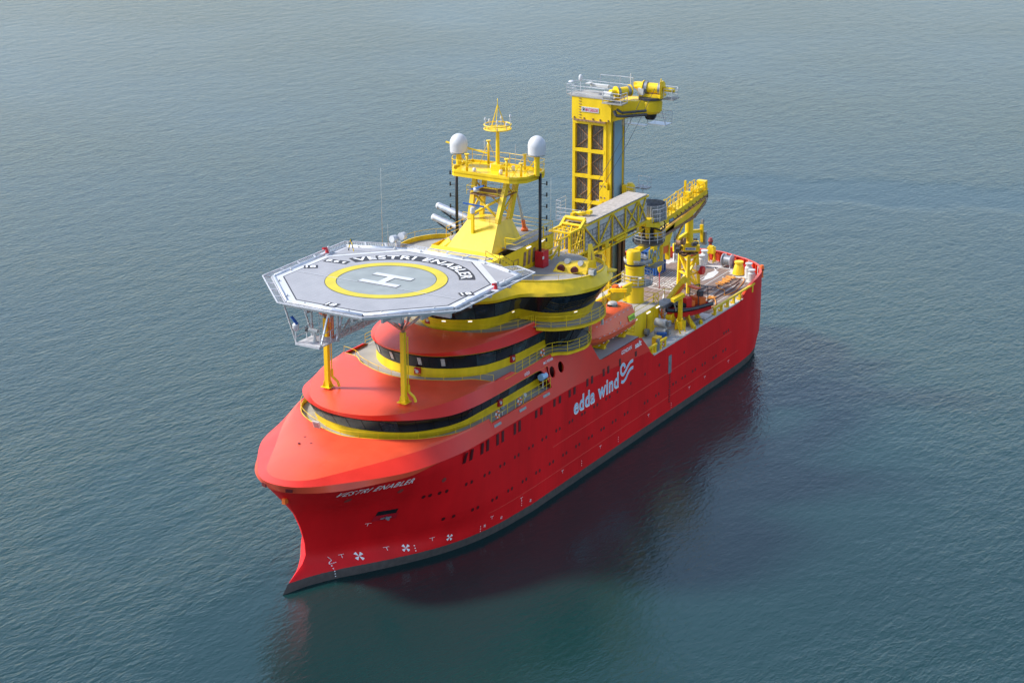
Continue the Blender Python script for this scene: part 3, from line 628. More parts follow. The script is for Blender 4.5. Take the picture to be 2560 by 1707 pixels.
# stern bulwark with stanchions
tops = [p for p in hrow(8.35) if p[0] < -58.5]
def rows_b(zt): return [(x, y, 8.3) for x, y, z in tops], [(x, y, zt) for x, y, z in tops]
port = [p for p in tops]; stb = [(x, -y, z) for x, y, z in [p for p in hrow(8.35) if p[0] < -44]]
line = port+stb[::-1][1:]
def inn(p, d):
    c = Vector((-55, 0, 0)); v = Vector((p[0], p[1], 0))-c; v.normalize(); return (p[0]-v.x*d, p[1]-v.y*d)
hz = lambda i: 9.7 if i > 3 else 8.4+(.45, .8, 1.05, 1.2)[i]
b = MB(); b.strip([[(x, y, 8.35) for x, y, z in line], [(x, y, hz(i)) for i, (x, y, z) in enumerate(line)]]); b.build('stern_bulwark', 'hull', ship)
b = MB(); b.strip([[(x, y, hz(i)+.01) for i, (x, y, z) in enumerate(line)], [(*inn(p, .34), hz(i)+.01) for i, p in enumerate(line)]], False)
b.strip([[(*inn(p, .12), 8.41) for p in line], [(*inn(p, .12), hz(i)-.02) for i, p in enumerate(line)]]); b.build('bulwark_cap', 'red', ship)
mbp = MB()
prev = None
ci = 0
for i, p in enumerate(line):
    if prev is None or math.dist(prev[:2], p[:2]) > .85:
        q = inn(p, .28); mbp = MB(); mbp.box((q[0], q[1], (8.42+hz(i))/2), (.30, .035, hz(i)-8.46), math.atan2(p[1], p[0]+55)); mbp.build('bulwark_stanchion', 'red', ship); prev = p
b = MB(); b.strip([[(x, y+.02, 8.3) for x, y, z in ((-36, 9.85, 0), (-57.8, 9.85, 0))], [(x, y+.02, 8.47) for x, y, z in ((-36, 9.85, 0), (-57.8, 9.85, 0))], [(-36, 9.6, 8.47), (-57.8, 9.6, 8.47)]], False); b.build('deck_edge_strip', 'offwhite', ship)
# heavy yellow side barriers
def barrier(x0, x1, posts, label):
    t = thing('side_barrier', label, 'barrier', (x0, 9.7, 8.45)); b = MB(); b.bar((x0, 9.72, 9.38), (x1, 9.72, 9.38), .22, .2); b.build('top_rail', 'yellow', t)
    for i in range(posts):
        x = x0+(x1-x0)*(i+.3)/(posts-.4); b = MB(); b.box((x, 9.66, 8.9), (.3, .26, .9)); b.box((x, 9.5, 8.55), (.12, .5, .2)); b.build('post', 'yellow', t)
    b = MB(); b.bar((x0, 9.66, 8.95), (x1, 9.66, 8.95), .04); b.build('lower_rail', 'yellow', t)
barrier(-51.2, -62.3, 7, 'long heavy yellow guard barrier along the cargo deck edge')
barrier(-34.7, -36.9, 3, 'short yellow guard barrier at the foot of the sloping red shell')
barrier(-37.6, -39.3, 2, 'short yellow guard barrier beside the blue gate')

# hull windows, portholes, marks
def hullpt(x, z, o=.02): 
    y = hully(x, z) if z <= 10 else incl(x, z)
    e = .05; dy = ((hully(x+e, z)-hully(x-e, z))/(2*e)) if z <= 10 else 0; n = Vector((-dy, 1, 0)).normalized()
    return Vector((x, y, z))+n*o
def hull_quad(mb_, x0, x1, z0, z1, o, s=1):
    P = [hullpt(x, z, o) for x, z in ((x0, z0), (x1, z0), (x1, z1), (x0, z1))]
    mb_.add([(p.x, s*p.y, p.z) for p in P], [(0, 1, 2, 3)])
pairs = [(1.1, 2.1), (-1.65, -.7), (-4.35, -3.4), (-7.5, -6.6), (-11.7, -10.7), (-15.4, -14.3), (-18.4, -17.4), (-22.1, -21.1), (-25.6, -24.6)]
for s in (1, -1):
    for xs_ in pairs+[(-28.2,), (-31.8,)]:
        for x in xs_:
            z1 = 10.3; z0 = 9.15 if x > -9 else 9.5; wv_ = .46
            if x < -20: z1 = zk(x)+.45 if False else min(10.3, zk(x)+.7)
            if x < -20:
                fr_ = MB(); pn = MB()
                for mm, o, g in ((fr_, .02, 0), (pn, .035, .05)):
                    mm.add([(x+a*(wv_/2-g), s*(incl(x, zz)+o), zz) for a, zz in ((-1, z0+g), (1, z0+g), (1, z1-g), (-1, z1-g))], [(0, 1, 2, 3)])
            else:
                fr_ = MB(); hull_quad(fr_, x-wv_/2, x+wv_/2, z0, min(z1, 10.28), .02, s); pn = MB(); hull_quad(pn, x-wv_/2+.05, x+wv_/2-.05, z0+.05, min(z1, 10.28)-.05, .035, s)
            f_ = fr_.build('hull_window', 'darkred', ship); pn.build('pane', 'darkred', f_)  # flat sheets; the shade inside the recessed openings is put into the dark red
def port_ring(x, z, s):
    b = MB(); n = 12; c = hullpt(x, z, .018); vs = []
    for i in range(n):
        t = 2*math.pi*i/n; p = hullpt(x+.17*math.cos(t), z+.19*math.sin(t), .02); vs.append((p.x, s*p.y, p.z))
    b.add(vs, [tuple(range(n))]); return b.build('porthole', 'darkred', ship)  # flat disc, shade of the recessed opening put into its colour
row1 = [(5.4, 6.0), (3.8, 4.5), (.75, 1.5), (-2, -1.2), (-4.65, -3.9), (-7.3, -6.6), (-10.05, -9.3), (-12.7, -11.9), (-15.4, -14.7), (-18, -17.4), (-20.6, -20), (-23.3, -22.6), (-26, -25.2), (-27.7,), (-30.7,), (-34,), (-37.4,), (-43.5,)]
row2 = [(2.4, 3.4), (-.5, .2), (-3.4, -2.7), (-6.1, -5.4), (-8.8, -8.1), (-11.4, -10.7), (-14.1, -13.4), (-16.8, -16.1), (-19.5, -18.8), (-22.2, -21.5), (-24.8, -24.2), (-27.4, -26.7), (-30.1, -29.4), (-34.75, -34.05), (-37.4, -36.7), (-41.6, -40.9), (-43.9, -43.2), (-46.5, -45.8), (-49, -48.3), (-51.9, -51.2), (-54.5, -53.8)]
for s in (1, -1):
    for g in row1:
        for x in g: port_ring(x, 6.85 if x > -40 else 6.5, s)
    for g in row2:
        for x in g: port_ring(x, 3.8 if x > -32 else 3.58, s)
    for x in (-53.9, -54.5, -55.1): port_ring(x, 5.72, s)
# rub line
b = MB()
for s in (1, -1):
    for zz, xa, xb in ((2.44, -2.5, -58), (5.3, -14, -56)):
        pts = [hullpt(x, zz, .0) for x in np.linspace(xa, xb, 60)]
        b.strip([[(p.x, s*p.y, p.z+.05) for p in pts], [(p.x, s*(p.y+.012), p.z+.01) for p in pts], [(p.x, s*p.y, p.z-.02) for p in pts]], False)
b.build('rubbing_strake', 'red_halfshade', ship)
# lettering, both sides
def on_hull(x0, z0, s, slope=0, tilt=0):
    def f(u, v):
        x = x0-s*u*1.0 if s > 0 else x0+u
        z = z0+v+slope*u; p = hullpt(x+tilt*v, z, .04); return (p.x, s*p.y, p.z)
    return f
def bowname(s):
    if s > 0: fn = lambda u, v: (lambda p: (p.x, p.y, p.z))(hullpt(14.55-u*.93, 9.12+v-.015*u, .04))
    else: fn = lambda u, v: (lambda p: (p.x, -p.y, p.z))(hullpt(8.1+u*.93, 9.12+v, .04))
    text_map('VESTRI ENABLER', fn, 'name_lettering', 'markwhite', ship, width=6.95, height=.56, subdiv=30, shear=.25, bold=.012, spacing=1.15)
bowname(1); bowname(-1)
text_map('VESTRI ENABLER', lambda u, v: tuple(hullpt(-65.6-u, 7.55+v, .04)), 'stern_lettering', 'markwhite', ship, width=3.0, height=.3, subdiv=20, bold=.015)
def sidetext(txt, x0, z0, wd, ht, m, name, s=1, o=.03, **kw):
    fn = (lambda u, v: (x0-u, incl(x0-u, z0+v)+o, z0+v)) if s > 0 else (lambda u, v: (x0-wd+u, -(incl(x0-wd+u, z0+v)+o), z0+v))
    return text_map(txt, fn, name, m, ship, width=wd, height=ht, **kw)
for s in (1, -1):
    sidetext('edda wind', -18.25, 7.35, 9.66, 1.66, 'markwhite', 'company_lettering', s, .02, offset=.034, spacing=1.1)
    sidetext('edda wind', -18.31, 7.42, 9.54, 1.54, 'lightblue', 'company_lettering_fill', s, .03, offset=-.004, spacing=1.1)
    sidetext('GONDAN', -28.5, 10.62, 2.35, .42, 'markwhite', 'builder_lettering', s, .04, bold=.02)
    sidetext('salt', -31.6, 10.42, 1.5, .62, 'markwhite', 'designer_lettering', s, .04, bold=.03)
    sidetext('LAQL8', -10.2, 13.75, .95, .26, 'markwhite', 'call_sign', s, .04, bold=.01)
    sidetext('IMO 9954486', -13.9, 13.78, 1.9, .26, 'markwhite', 'registry_number', s, .04, bold=.01)
def swoosh(pts, w_, m, o):
    b = MB(); c = smooth_curve([(p[0], p[1], 0) for p in pts], 30); n = len(c); L = []; Rr = []
    for i in range(n):
        a = Vector(c[max(0, i-1)]); d = Vector(c[min(n-1, i+1)])-a; d.normalize(); nn = Vector((-d.y, d.x, 0)); L.append((c[i][0]+nn.x*w_/2, c[i][1]+nn.y*w_/2)); Rr.append((c[i][0]-nn.x*w_/2, c[i][1]-nn.y*w_/2))
    b.strip([[(x, 9.85+o, z) for x, z in L], [(x, 9.85+o, z) for x, z in Rr]], False); return b.build('company_emblem', m, ship)
sw1 = [(-29.3, 9.0), (-29.19, 9.34), (-28.75, 9.5), (-28.41, 9.25), (-28.43, 8.72), (-28.83, 8.36), (-29.4, 8.55), (-29.98, 9.0), (-30.57, 9.26), (-31.16, 9.25)]
sw2 = [(-28.5, 7.7), (-28.95, 7.55), (-29.53, 7.76), (-30.01, 8.2), (-30.59, 8.48), (-31.19, 8.5)]
for c_ in (sw1, sw2): swoosh(c_, .34, 'markwhite', .02); swoosh(c_, .2, 'lightblue', .03)
# thruster crosses and draught marks
def cross(x, z, r):
    b = MB()
    for k in range(4):
        t = math.pi/4+k*math.pi/2+.2
        pts = [(x, z)]+[(x+r*math.cos(t+d), z+r*math.sin(t+d)) for d in (-.36, -.12, .12, .36)]
        b.add([tuple(hullpt(a, c, .03)) for a, c in pts], [(0, 1, 2, 3, 4)])
    b.build('thruster_mark', 'markwhite', ship)
cross(9.96, 1.51, .38); cross(6.23, 1.47, .36); cross(2.21, 1.47, .34)
for x in (-2.06, -4.56, -9.61): cross(x, 1.3, .16)
b = MB()
for x, z in ((11.24, 1.72), (7.69, 1.65), (3.87, 1.69), (-3.07, 1.75), (-7.98, 1.95), (9.73, 4.65), (-16, 2.0), (-24, 1.9), (-35, 1.8), (-45, 1.8), (-49, 1.8), (-55.3, 1.8), (-67.5, 2.6)):
    hull_quad(b, x-.24, x+.24, z+.18, z+.215, .03); hull_quad(b, x-.018, x+.018, z-.1, z+.18, .03)
for x, z0 in ((12.4, .2), (5.5, 1.0), (-1.5, .9), (-8, 1.3), (-20, 1.3), (-28, 1.2), (-40.5, 1.0)):
    for k in range(5 if x > 12 else 3): hull_quad(b, x-.05, x+.05, z0+k*.24, z0+k*.24+.08, .03)
for (xa, za, xb, zb) in ((12.35, 1.95, 12.15, 1.62), (12.15, 1.62, 12.45, 1.5), (12.45, 1.5, 12.5, 1.36), (12.5, 1.36, 11.9, 1.4)):
    p, q = hullpt(xa, za, .03), hullpt(xb, zb, .03); b.bar(p, q, .08, .02)
b.build('draught_marks', 'markwhite', ship)
# anchor pocket and fairleads
b = MB(); hull_quad(b, 7.85, 9.45, 5.6, 6.08, .03); ap = b.build('anchor_pocket', 'black', ship)
b = MB(); hull_quad(b, 7.68, 9.55, 4.98, 5.6, .035); b.build('pocket_plate', 'redbox', ap)
b = MB(); p = hullpt(8.55, 5.25, .1); b.tube(p, p+Vector((.12, .35, 0)), .17, 10); b.bar(hullpt(8.95, 5.2, .1), hullpt(8.15, 5.28, .1), .1); b.build('anchor', 'steel', ap)
def ringlet(x, z, r=.2, s=1):
    b = MB(); c = hullpt(x, z, .03); 
    b.add([tuple(hullpt(x+r*math.cos(t), z+r*math.sin(t), .03)) for t in [2*math.pi*i/14 for i in range(14)]], [tuple(range(14))]); return b.build('hull_fairlead', 'grey_red', ship)
for x, z in ((13.02, 8.34), (8.8, 8.3), (4.48, 8.24)): ringlet(x, z, .24)
for x in (-8.6, ): pass
b = MB()
for (x, y, rz) in ((17.62, 1.25, .35), (17.62, -1.45, -.35)): b.box((x+.2, y, 10.38), (.10, .62, .30), rz)
b.build('bow_fairlead', 'darkred', ship)
b = MB(); b.box((16.95, .12, 8.88), (.5, .34, .5)); b.build('stem_eye', 'orange', ship)
# silver gate opening in the side with the scar below
b = MB(); b.add([(-39.6, 9.88, 5.15), (-40.35, 9.88, 5.15), (-40.35, 9.88, 7.2), (-39.6, 9.88, 7.2)], [(0, 1, 2, 3)]); b.build('pilot_gate', 'steel', ship)
b = MB()
for k in range(12): b.box((-40.0+random.uniform(-.05, .05), 9.87, 4.95-.28*k), (.34, .03, .13))
b.build('hull_ladder', 'darkred', ship)
# grey hatches below the recess rail
b = MB()
for x in (-3.6, -8.3, -12.9): b.add([(x, incl(x, z)+.03, z) for x, z in ((x-.8, 10.95), (x+.5, 10.95), (x+.5, 11.2), (x-.8, 11.2))], [(0, 1, 2, 3)])
b.build('recess_hatch', 'steel', ship)
# wall lamps on the bridge wall
for (x, y) in ((-8.9, .6), (-9.8, 3.0), (-14.4, 5.1), (-15.75, 8.3), (-17.6, 10.1)):
    i = near(W3b, x, y); quad_on(W3, W3b, i-1, i+1, .82, .92, 'wall_lamp', 'lampwhite', ship, .06)

# ================================================================== HELIDECK
ZH = 24.7
def octa(r, z, rot=22.5): return [(r/math.cos(R(22.5))*math.cos(R(rot+45*k)), r/math.cos(R(22.5))*math.sin(R(rot+45*k)), z) for k in range(8)]
hd = thing('helideck', 'grey octagonal helideck with yellow ring and white H above the foredeck', 'helideck', (0, 0, 21.5))
E8 = [(x, y) for x, y, z in octa(9.75, 0)]
ext = {}
# deck slab with the triangular extensions at both aft quarters
slab = [(9.75, -4.04), (9.75, 4.04), (4.04, 9.75), (-7.6, 9.75), (-9.75, 4.04), (-9.75, -4.04), (-7.6, -9.75), (4.04, -9.75)]
b = MB(); b.poly([slab], z=ZH-.02, thick=(0, 0, -.34)); b.build('deck_edge_frame', 'white', hd)
# aluminium planks of the landing surface
def clip_y(x, r=9.72): # half width of slab at x
    if x > 4.04: return max(0, 9.75-(x-4.04))
    if x < -7.6: return float(np.interp(x, [-9.75, -7.6], [4.04, 9.75]))
    return 9.75
def ring_pts(r, n=96): return [(r*math.cos(2*math.pi*i/n), r*math.sin(2*math.pi*i/n)) for i in range(n)]
b = MB(); b.poly([[(x, y) for x, y, z in octa(9.05, 0)]], z=ZH+.004); b.build('perimeter_line', 'hblack', hd)
b = MB(); b.poly([[(x, y) for x, y, z in octa(8.93, 0)]], z=ZH+.008); b.build('landing_surface', 'heli', hd)
for s in (1, -1):
    b = MB(); b.poly([[(-4.4, s*9.3), (-7.3, s*9.45), (-9.2, s*4.6)]], z=ZH+.004); b.build('corner_surface', 'heli', hd)
# panel joints of the surface
b = MB()
for k in range(-17, 18):
    y = k*.5; xm = 8.93 if abs(y) < 3.7 else 8.93-(abs(y)-3.7)
    b.box((0, y, ZH+.0095), (2*xm, .012, .003))
b.build('panel_joint', 'alupaint', hd)
b = MB(); b.poly([ring_pts(5.03)], z=ZH+.018); b.build('centre_disc', 'heli2', hd)
def annulus(r0, r1, z, name, m):
    b = MB(); n = 96; b.strip([[(r0*math.cos(2*math.pi*i/n), r0*math.sin(2*math.pi*i/n), z) for i in range(n+1)], [(r1*math.cos(2*math.pi*i/n), r1*math.sin(2*math.pi*i/n), z) for i in range(n+1)]], False); b.build(name, m, hd)
annulus(4.6, 5.72, ZH+.028, 'ring_border', 'hblack'); annulus(4.66, 5.66, ZH+.040, 'touchdown_ring', 'hyellow')
b = MB(); b.box((1.78, 0, ZH+.052), (.07, 17.7, .003)); b.build('centre_line', 'white', hd)
def hshape(g, z, name, m):
    b = MB()
    L, W, T = 4.2/2+g, 3.15/2+g, .75+2*g
    for s in (1, -1): b.box((s*(1.575-.375), 0, z), (T, 2*L, .003))
    b.box((0, 0, z), (2*(1.575-.375)-T, .78+2*g, .003)); b.build(name, m, hd)
hshape(.05, ZH+.034, 'letter_border', 'hblack'); hshape(0, ZH+.062, 'landing_letter', 'white')
# name arc: black band and white letters
def arc(r0, r1, a0, a1, z, name, m):
    b = MB(); n = 50; A = [R(a0+(a1-a0)*i/n) for i in range(n+1)]
    b.strip([[(r0*math.cos(t), r0*math.sin(t), z) for t in A], [(r1*math.cos(t), r1*math.sin(t), z) for t in A]], False); b.build(name, m, hd)
arc(6.7, 8.22, 239.5, 120.5, ZH+.028, 'name_band', 'hblack')
def arctext(txt, a0, a1, r, h, name, z=ZH+.055):
    L = math.radians(abs(a0-a1))*(r+h*.45)
    text_map(txt, lambda u, v: ((r+v)*math.cos(R(a0)-u/(r+h*.45)), (r+v)*math.sin(R(a0)-u/(r+h*.45)), z), name, 'markwhite', hd, width=L, height=h, subdiv=60, bold=.02, spacing=1.12)
arctext('VESTRI ENABLER', 237.5, 122.5, 6.92, 1.08, 'name_lettering')
def marking(txt, cx, cy, ang, wd, ht, name):
    c, s = math.cos(R(ang)), math.sin(R(ang)); b = MB()
    P = lambda u, v: (cx+c*u-s*v, cy+s*u+c*v)
    b.poly([[P(-wd/2-.18, -ht/2-.14), P(wd/2+.18, -ht/2-.14), P(wd/2+.18, ht/2+.14), P(-wd/2-.18, ht/2+.14)]], z=ZH+.030); q = b.build(name+'_panel', 'hblack', hd)
    text_map(txt, lambda u, v: (*P(u-wd/2, v-ht/2), ZH+.060), name, 'markwhite', q, width=wd, height=ht, bold=.02)
marking('8.6 t', -2.75, -7.5, 97, 2.1, .7, 'weight_marking')
marking('18', -.1, -8.6, 125, .95, .72, 'size_marking'); marking('18', 8.7, -.1, 90, 1.0, .72, 'size_marking'); marking('18', 0, 8.65, 138, .95, .72, 'size_marking')
# gutter pipes round the edge
gb = MB()
for k, (p, q) in enumerate(zip(slab, slab[1:]+slab[:1])):
    p, q = Vector((*p, ZH-.02)), Vector((*q, ZH-.02)); g = MB(); n_ = Vector(((q-p).y, -(q-p).x, 0)).normalized()
    g.tube(p+n_*.12, q+n_*.12, .16, 8); g.bar(p+n_*.12+Vector((0, 0, -.35)), q+n_*.12+Vector((0, 0, -.35)), .2, .16); g.build('edge_gutter', 'alu', hd)
# safety net: eight framed panels sloping up and outward
def netpanel(p, q, p2, q2, nm):
    p, q, p2, q2 = [Vector(v) for v in (p, q, p2, q2)]
    f = MB(); f.bar(p, q, .08); f.bar(p2, q2, .1); f.bar(p, p2, .08); f.bar(q, q2, .08)
    L = (q-p).length; n = max(2, int(L/2.0))
    for i in range(1, n):
        t = i/n; f.bar(p+(q-p)*t, p2+(q2-p2)*t, .16, .07)
    fr_ = f.build('safety_net_frame', 'alupaint', hd)
    w_ = MB(); m_ = max(3, int(L/.24))
    for i in range(1, m_):
        t = i/m_; w_.tube(p+(q-p)*t, p2+(q2-p2)*t, .012, 3, caps=False)
    for j in range(1, 8):
        t = j/8; w_.tube(p+(p2-p)*t, q+(q2-q)*t, .012, 3, caps=False)
    w_.build('net_mesh', 'alupaint', fr_)
outr = [(10.65, -4.6), (10.65, 4.5), (4.6, 10.75), (-8.9, 10.75), (-10.9, 5.0), (-10.9, -5.0), (-8.9, -10.75), (4.6, -10.75)]
zi, zo = ZH-.12, ZH+.03
for k in range(8):
    a, c = slab[k], slab[(k+1) % 8]; A, C = outr[k], outr[(k+1) % 8]
    def sh(p, d): v = Vector((p[0], p[1], 0)); v = v*(1+d/v.length); return (v.x, v.y)
    if k == 3: continue     # stairs come up at the port aft corner
    netpanel((*sh(a, .35), zi), (*sh(c, .35), zi), (*A, zo), (*C, zo), k)
netpanel((*sh(slab[3], .35), zi), (-8.9, 6.6, zi), (-8.9, 10.75, zo), (-9.9, 8.2, zo), 9)
# perimeter lights
lt_ = MB(); lt_.lathe([(.09, 0), (.11, .06), (.06, .16), (0, .18)], (0, 0, 0), 8)
l0 = None
for k, (p, q) in enumerate(zip(slab, slab[1:]+slab[:1])):
    for t in (.2, .8):
        x, y = p[0]+(q[0]-p[0])*t, p[1]+(q[1]-p[1])*t
        if l0 is None: l0 = lt_.build('perimeter_light', 'offwhite'); o = l0
        else: o = l0.copy(); col.objects.link(o)
        o.parent = hd; o.location = Vector((x*.985, y*.985, ZH+.01))-Vector(hd.location)
# supporting girders and columns
b = MB()
for y in (-7.5, -5, -2.5, 0, 2.5, 5, 7.5):
    xm = 9.3 if abs(y) < 4 else 9.3-(abs(y)-4); b.bar((-9, y, ZH-.75), (xm, y, ZH-.75), .22, .55)
for x in (-7, -3.5, 0, 3.5, 7): ym = 9.2 if x < 4 else 9.2-(x-4); b.bar((x, -ym, ZH-.9), (x, ym, ZH-.9), .25, .6)
b.build('girder_grid', 'alu', hd)
for s in (1, -1):
    x, y = 3.85, s*4.25
    b = MB(); b.box((x, y, 18.0), (.42, .42, 6.9))
    for k in range(4):
        a = k*math.pi/2+math.pi/4; v = Vector((math.cos(a), math.sin(a), 0))
        b.add([tuple(Vector((x, y, 14.75))+v*.2), tuple(Vector((x, y, 14.75))+v*.55), tuple(Vector((x, y, 15.6))+v*.2)], [(0, 1, 2)]); 
        b.bar(Vector((x, y, 14.8))+v*.25, Vector((x, y, 15.3))+v*.25, .3, .06)
    b.box((x, y, 14.76), (1.0, 1.0, .06)); leg = b.build('support_column', 'yellow', hd)
    b = MB(); z_ = 21.6
    for dx, dy in ((2.6, 0), (-2.6, 0), (0, 2.6), (0, -2.6), (2, 2), (-2, -2), (2, -2), (-2, 2)): b.tube((x, y, z_), (x+dx, y+dy, ZH-.9), .11, 8)
    b.tube((x, y, 21.4), (x, y, ZH-.8), .16, 8); b.build('strut_fan', 'alu', leg)
    b = MB(); yy = y+s*.0; b.path([(x-.3, yy+.32, 16.4), (x-.3, yy+.32, 15.7), (x-.5, yy+.8, 15.2), (x-.5, yy+.95, 14.75)], .13, 8); b.tube((x-.3, yy+.3, 16.3), (x-.3, yy+.3, 21), .06, 6); b.build('drain_pipe', 'yellow', leg)
for s in (1, -1):
    b = MB(); b.bar((-8.6, s*4.5, ZH-1), (-10.5, s*3.2, 21.9), .3); b.bar((-8.6, s*1, ZH-1), (-10.5, s*1.2, 21.9), .3); b.build('aft_strut', 'alu', hd)
# gallery hung under the forward starboard edge
gx0, gx1, gy0, gy1, gz = 10.35, -1.5, -3.0, -.35, 21.05
b = MB(); b.box(((10.3+7.6)/2, (gy0+gy1)/2, gz), (2.8, gy1-gy0, .12)); b.bar((10.35, gy0, gz), (10.35, gy1, gz), .12, .2); b.box((3.6, -.9, gz), (8.2, 1.0, .1)); b.build('gallery_platform', 'alupaint', hd)
b = MB()
for x in (10.25, 8.6, 7.6):
    for y in (gy0, gy1): b.bar((x, y, gz), (x, y, gz+1.15), .07)
for z in (gz+.6, gz+1.15): b.path([(7.6, gy0, z), (10.25, gy0, z)], .035, 5); b.path([(10.25, gy1, z), (-.5, gy1, z)], .035, 5)
for x in np.arange(7, 0, -1.3): b.bar((x, gy1, gz), (x, gy1, gz+1.15), .06)
b.build('gallery_railing', 'alupaint', hd)
b = MB()
for x in (10.2, 7.7):
    b.bar((x, gy1, gz), (x-1.6, gy1, ZH-.3), .14); b.bar((x, gy0, gz), (x-.2, gy0-1.4, ZH-.3), .12)
b.bar((7.5, gy1, gz-.2), (7.5, gy1, ZH-.3), .2); b.bar((7.5, gy1, gz), (3.2, gy1, ZH-.5), .12); b.bar((7.8, gy0, gz), (7.8, gy0, ZH-.4), .16); b.bar((0, gy1, gz), (3.2, gy1, ZH-.5), .1); b.bar((3.4, gy1, gz), (0, gy1, ZH-.5), .1); b.bar((3.2, gy1, gz), (3.2, gy1, ZH-.5), .1)
b.build('gallery_hanger', 'alu', hd)
b = MB()
for k in range(22): x = 7.2-k*.4; b.bar((x, gy1+.02, gz), (x, gy1+.02, gz+1.1+max(0, .8-abs(x-4)*.2)), .025)
for z in (.15, .35, .55, .75, .95): b.bar((7.3, gy1+.02, gz+z), (-1.5, gy1+.02, gz+z), .04)
b.build('gallery_mesh_side', 'alu', hd)
b = MB(); 
for y in (-2.1, -1.7): b.bar((7.9, y, gz), (7.9, y, ZH), .04)
for k in range(10): b.bar((7.9, -2.1, gz+.35*k), (7.9, -1.7, gz+.35*k), .03)
b.build('gallery_ladder', 'offwhite', hd)
b = MB()
for y in (-1.3, -1.05, -.85): b.tube((7.5, y, gz), (7.5, y, ZH-.4), .07, 8)
b.build('supply_pipe', 'orange', hd)
fm = thing('foam_monitor', 'white and grey foam monitor standing on the gallery under the helideck front', 'monitor', (9.2, -1.7, gz+.06), 'foam monitors of the helideck')
def monitor(t, x, y, z, d, m='offwhite'):
    b = MB(); b.lathe([(.22, 0), (.16, .3), (.13, .7), (.2, .8), (.2, 1.0)], (x, y, z), 12); b.build('pedestal', m, t)
    b = MB(); v = Vector(d).normalized(); b.tube(Vector((x, y, z+1.05))-v*.35, Vector((x, y, z+1.05))+v*.55, .2, 12); b.build('barrel', m, t)
    b = MB(); b.tube(Vector((x, y, z+1.05))+v*.55, Vector((x, y, z+1.05))+v*.85, .15, 10, .2); b.build('nozzle', 'darksteel', t)
monitor(fm, 9.2, -1.7, gz+.06, (.2, -1, .05))
for (x, y, lb) in ((-4.6, -9.9, 'dark red foam monitor at the far starboard aft edge of the helideck'), (-2.6, 10.2, 'dark red foam monitor at the port edge of the helideck beside the 18')):
    t = thing('foam_monitor', lb, 'monitor', (x, y, ZH), 'foam monitors of the helideck'); b = MB(); b.box((x, y, ZH+.02), (1.3, .9, .05)); b.build('base_plate', 'alupaint', t)
    b = MB(); b.lathe([(.2, 0), (.14, .35)], (x, y, ZH+.05), 10); b.tube((x-.1, y, ZH+.5), (x+.6, y+.05*(1 if y > 0 else -1), ZH+.62), .12, 8); b.path([(x-.4, y-.2, ZH+.2), (x-.1, y, ZH+.5), (x+.2, y+.25, ZH+.25)], .06, 6); b.build('barrel', 'redbox', t)
    b = MB(); b.lathe([(.3, 0), (.3, .1)], (x-.2, y, ZH+.4), 10, 'Y'); b.build('hand_wheel', 'white', t)
# windsock light on gallery corner (blue and white)
def floodlamp(x, y, z, d, label, grp='blue lensed searchlights'):
    t = thing('searchlight', label, 'searchlight', (x, y, z), grp); b = MB(); b.bar((x, y, z), (x, y, z+.55), .1); b.lathe([(.25, 0), (.25, .1)], (x, y, z+.5), 10); b.build('stand', 'white', t)
    v = Vector(d).normalized(); c = Vector((x, y, z+.85)); b = MB(); b.tube(c-v*.3, c+v*.1, .25, 12, .3); b.build('housing', 'white', t); b = MB(); b.tube(c+v*.1, c+v*.2, .29, 12); b.build('lens', 'contblue', t)
t = thing('wind_sensor', 'tilted blue and white floodlight on the outer corner of the gallery', 'floodlight', (10.2, -3.0, gz+1.1)); b = MB(); b.lathe([(.12, 0), (.3, .25), (.3, .6), (.18, .75)], (10.2, -3.0, gz+1.15), 12); b.build('housing', 'white', t)
b = MB(); b.box((10.25, -3.1, gz+2.15), (.35, .9, .06), rot=Matrix.Rotation(R(-45), 3, 'X')); b.build('hood', 'contblue', t)
# black and yellow striped access stairs on the port aft corner
def striped_rail(pts, name, parent, r=.035):
    for (p, q) in zip(pts, pts[1:]):
        p, q = Vector(p), Vector(q); n = max(2, int((q-p).length/.3))
        y_, k_ = MB(), MB()
        for i in range(n): (y_ if i % 2 else k_).tube(p+(q-p)*i/n, p+(q-p)*(i+1)/n, r, 5, caps=False)
        y_.build(name, 'yellow', parent); k_.build(name, 'black', parent)
st = thing('access_stairs', 'short stairs with black and yellow striped rails at the aft port corner of the helideck', 'stairs', (-9.8, 6.0, ZH))
for s in (0, 1):
    y = 4.9+s*1.5; striped_rail([(-9.7, y, ZH), (-9.7, y, ZH+1.1), (-12.4, y, ZH-.5), (-12.4, y, ZH-1.6)], 'striped_rail', st); striped_rail([(-9.7, y, ZH+.55), (-12.4, y, ZH-1.0)], 'striped_rail', st)
b = MB()
for k in range(8): b.box((-9.9-.32*k, 5.65, ZH-.1-.2*k), (.3, 1.3, .04))
b.build('tread', 'alu', st)
for (x, y, lb, h_) in ((-6.5, -8.4, 'small black and yellow striped post at the starboard aft edge of the helideck', 1.2),):
    t = thing('striped_post', lb, 'post', (x, y, ZH)); striped_rail([(x, y-.3, ZH), (x, y, ZH+h_), (x, y+.3, ZH)], 'leg', t, .05)

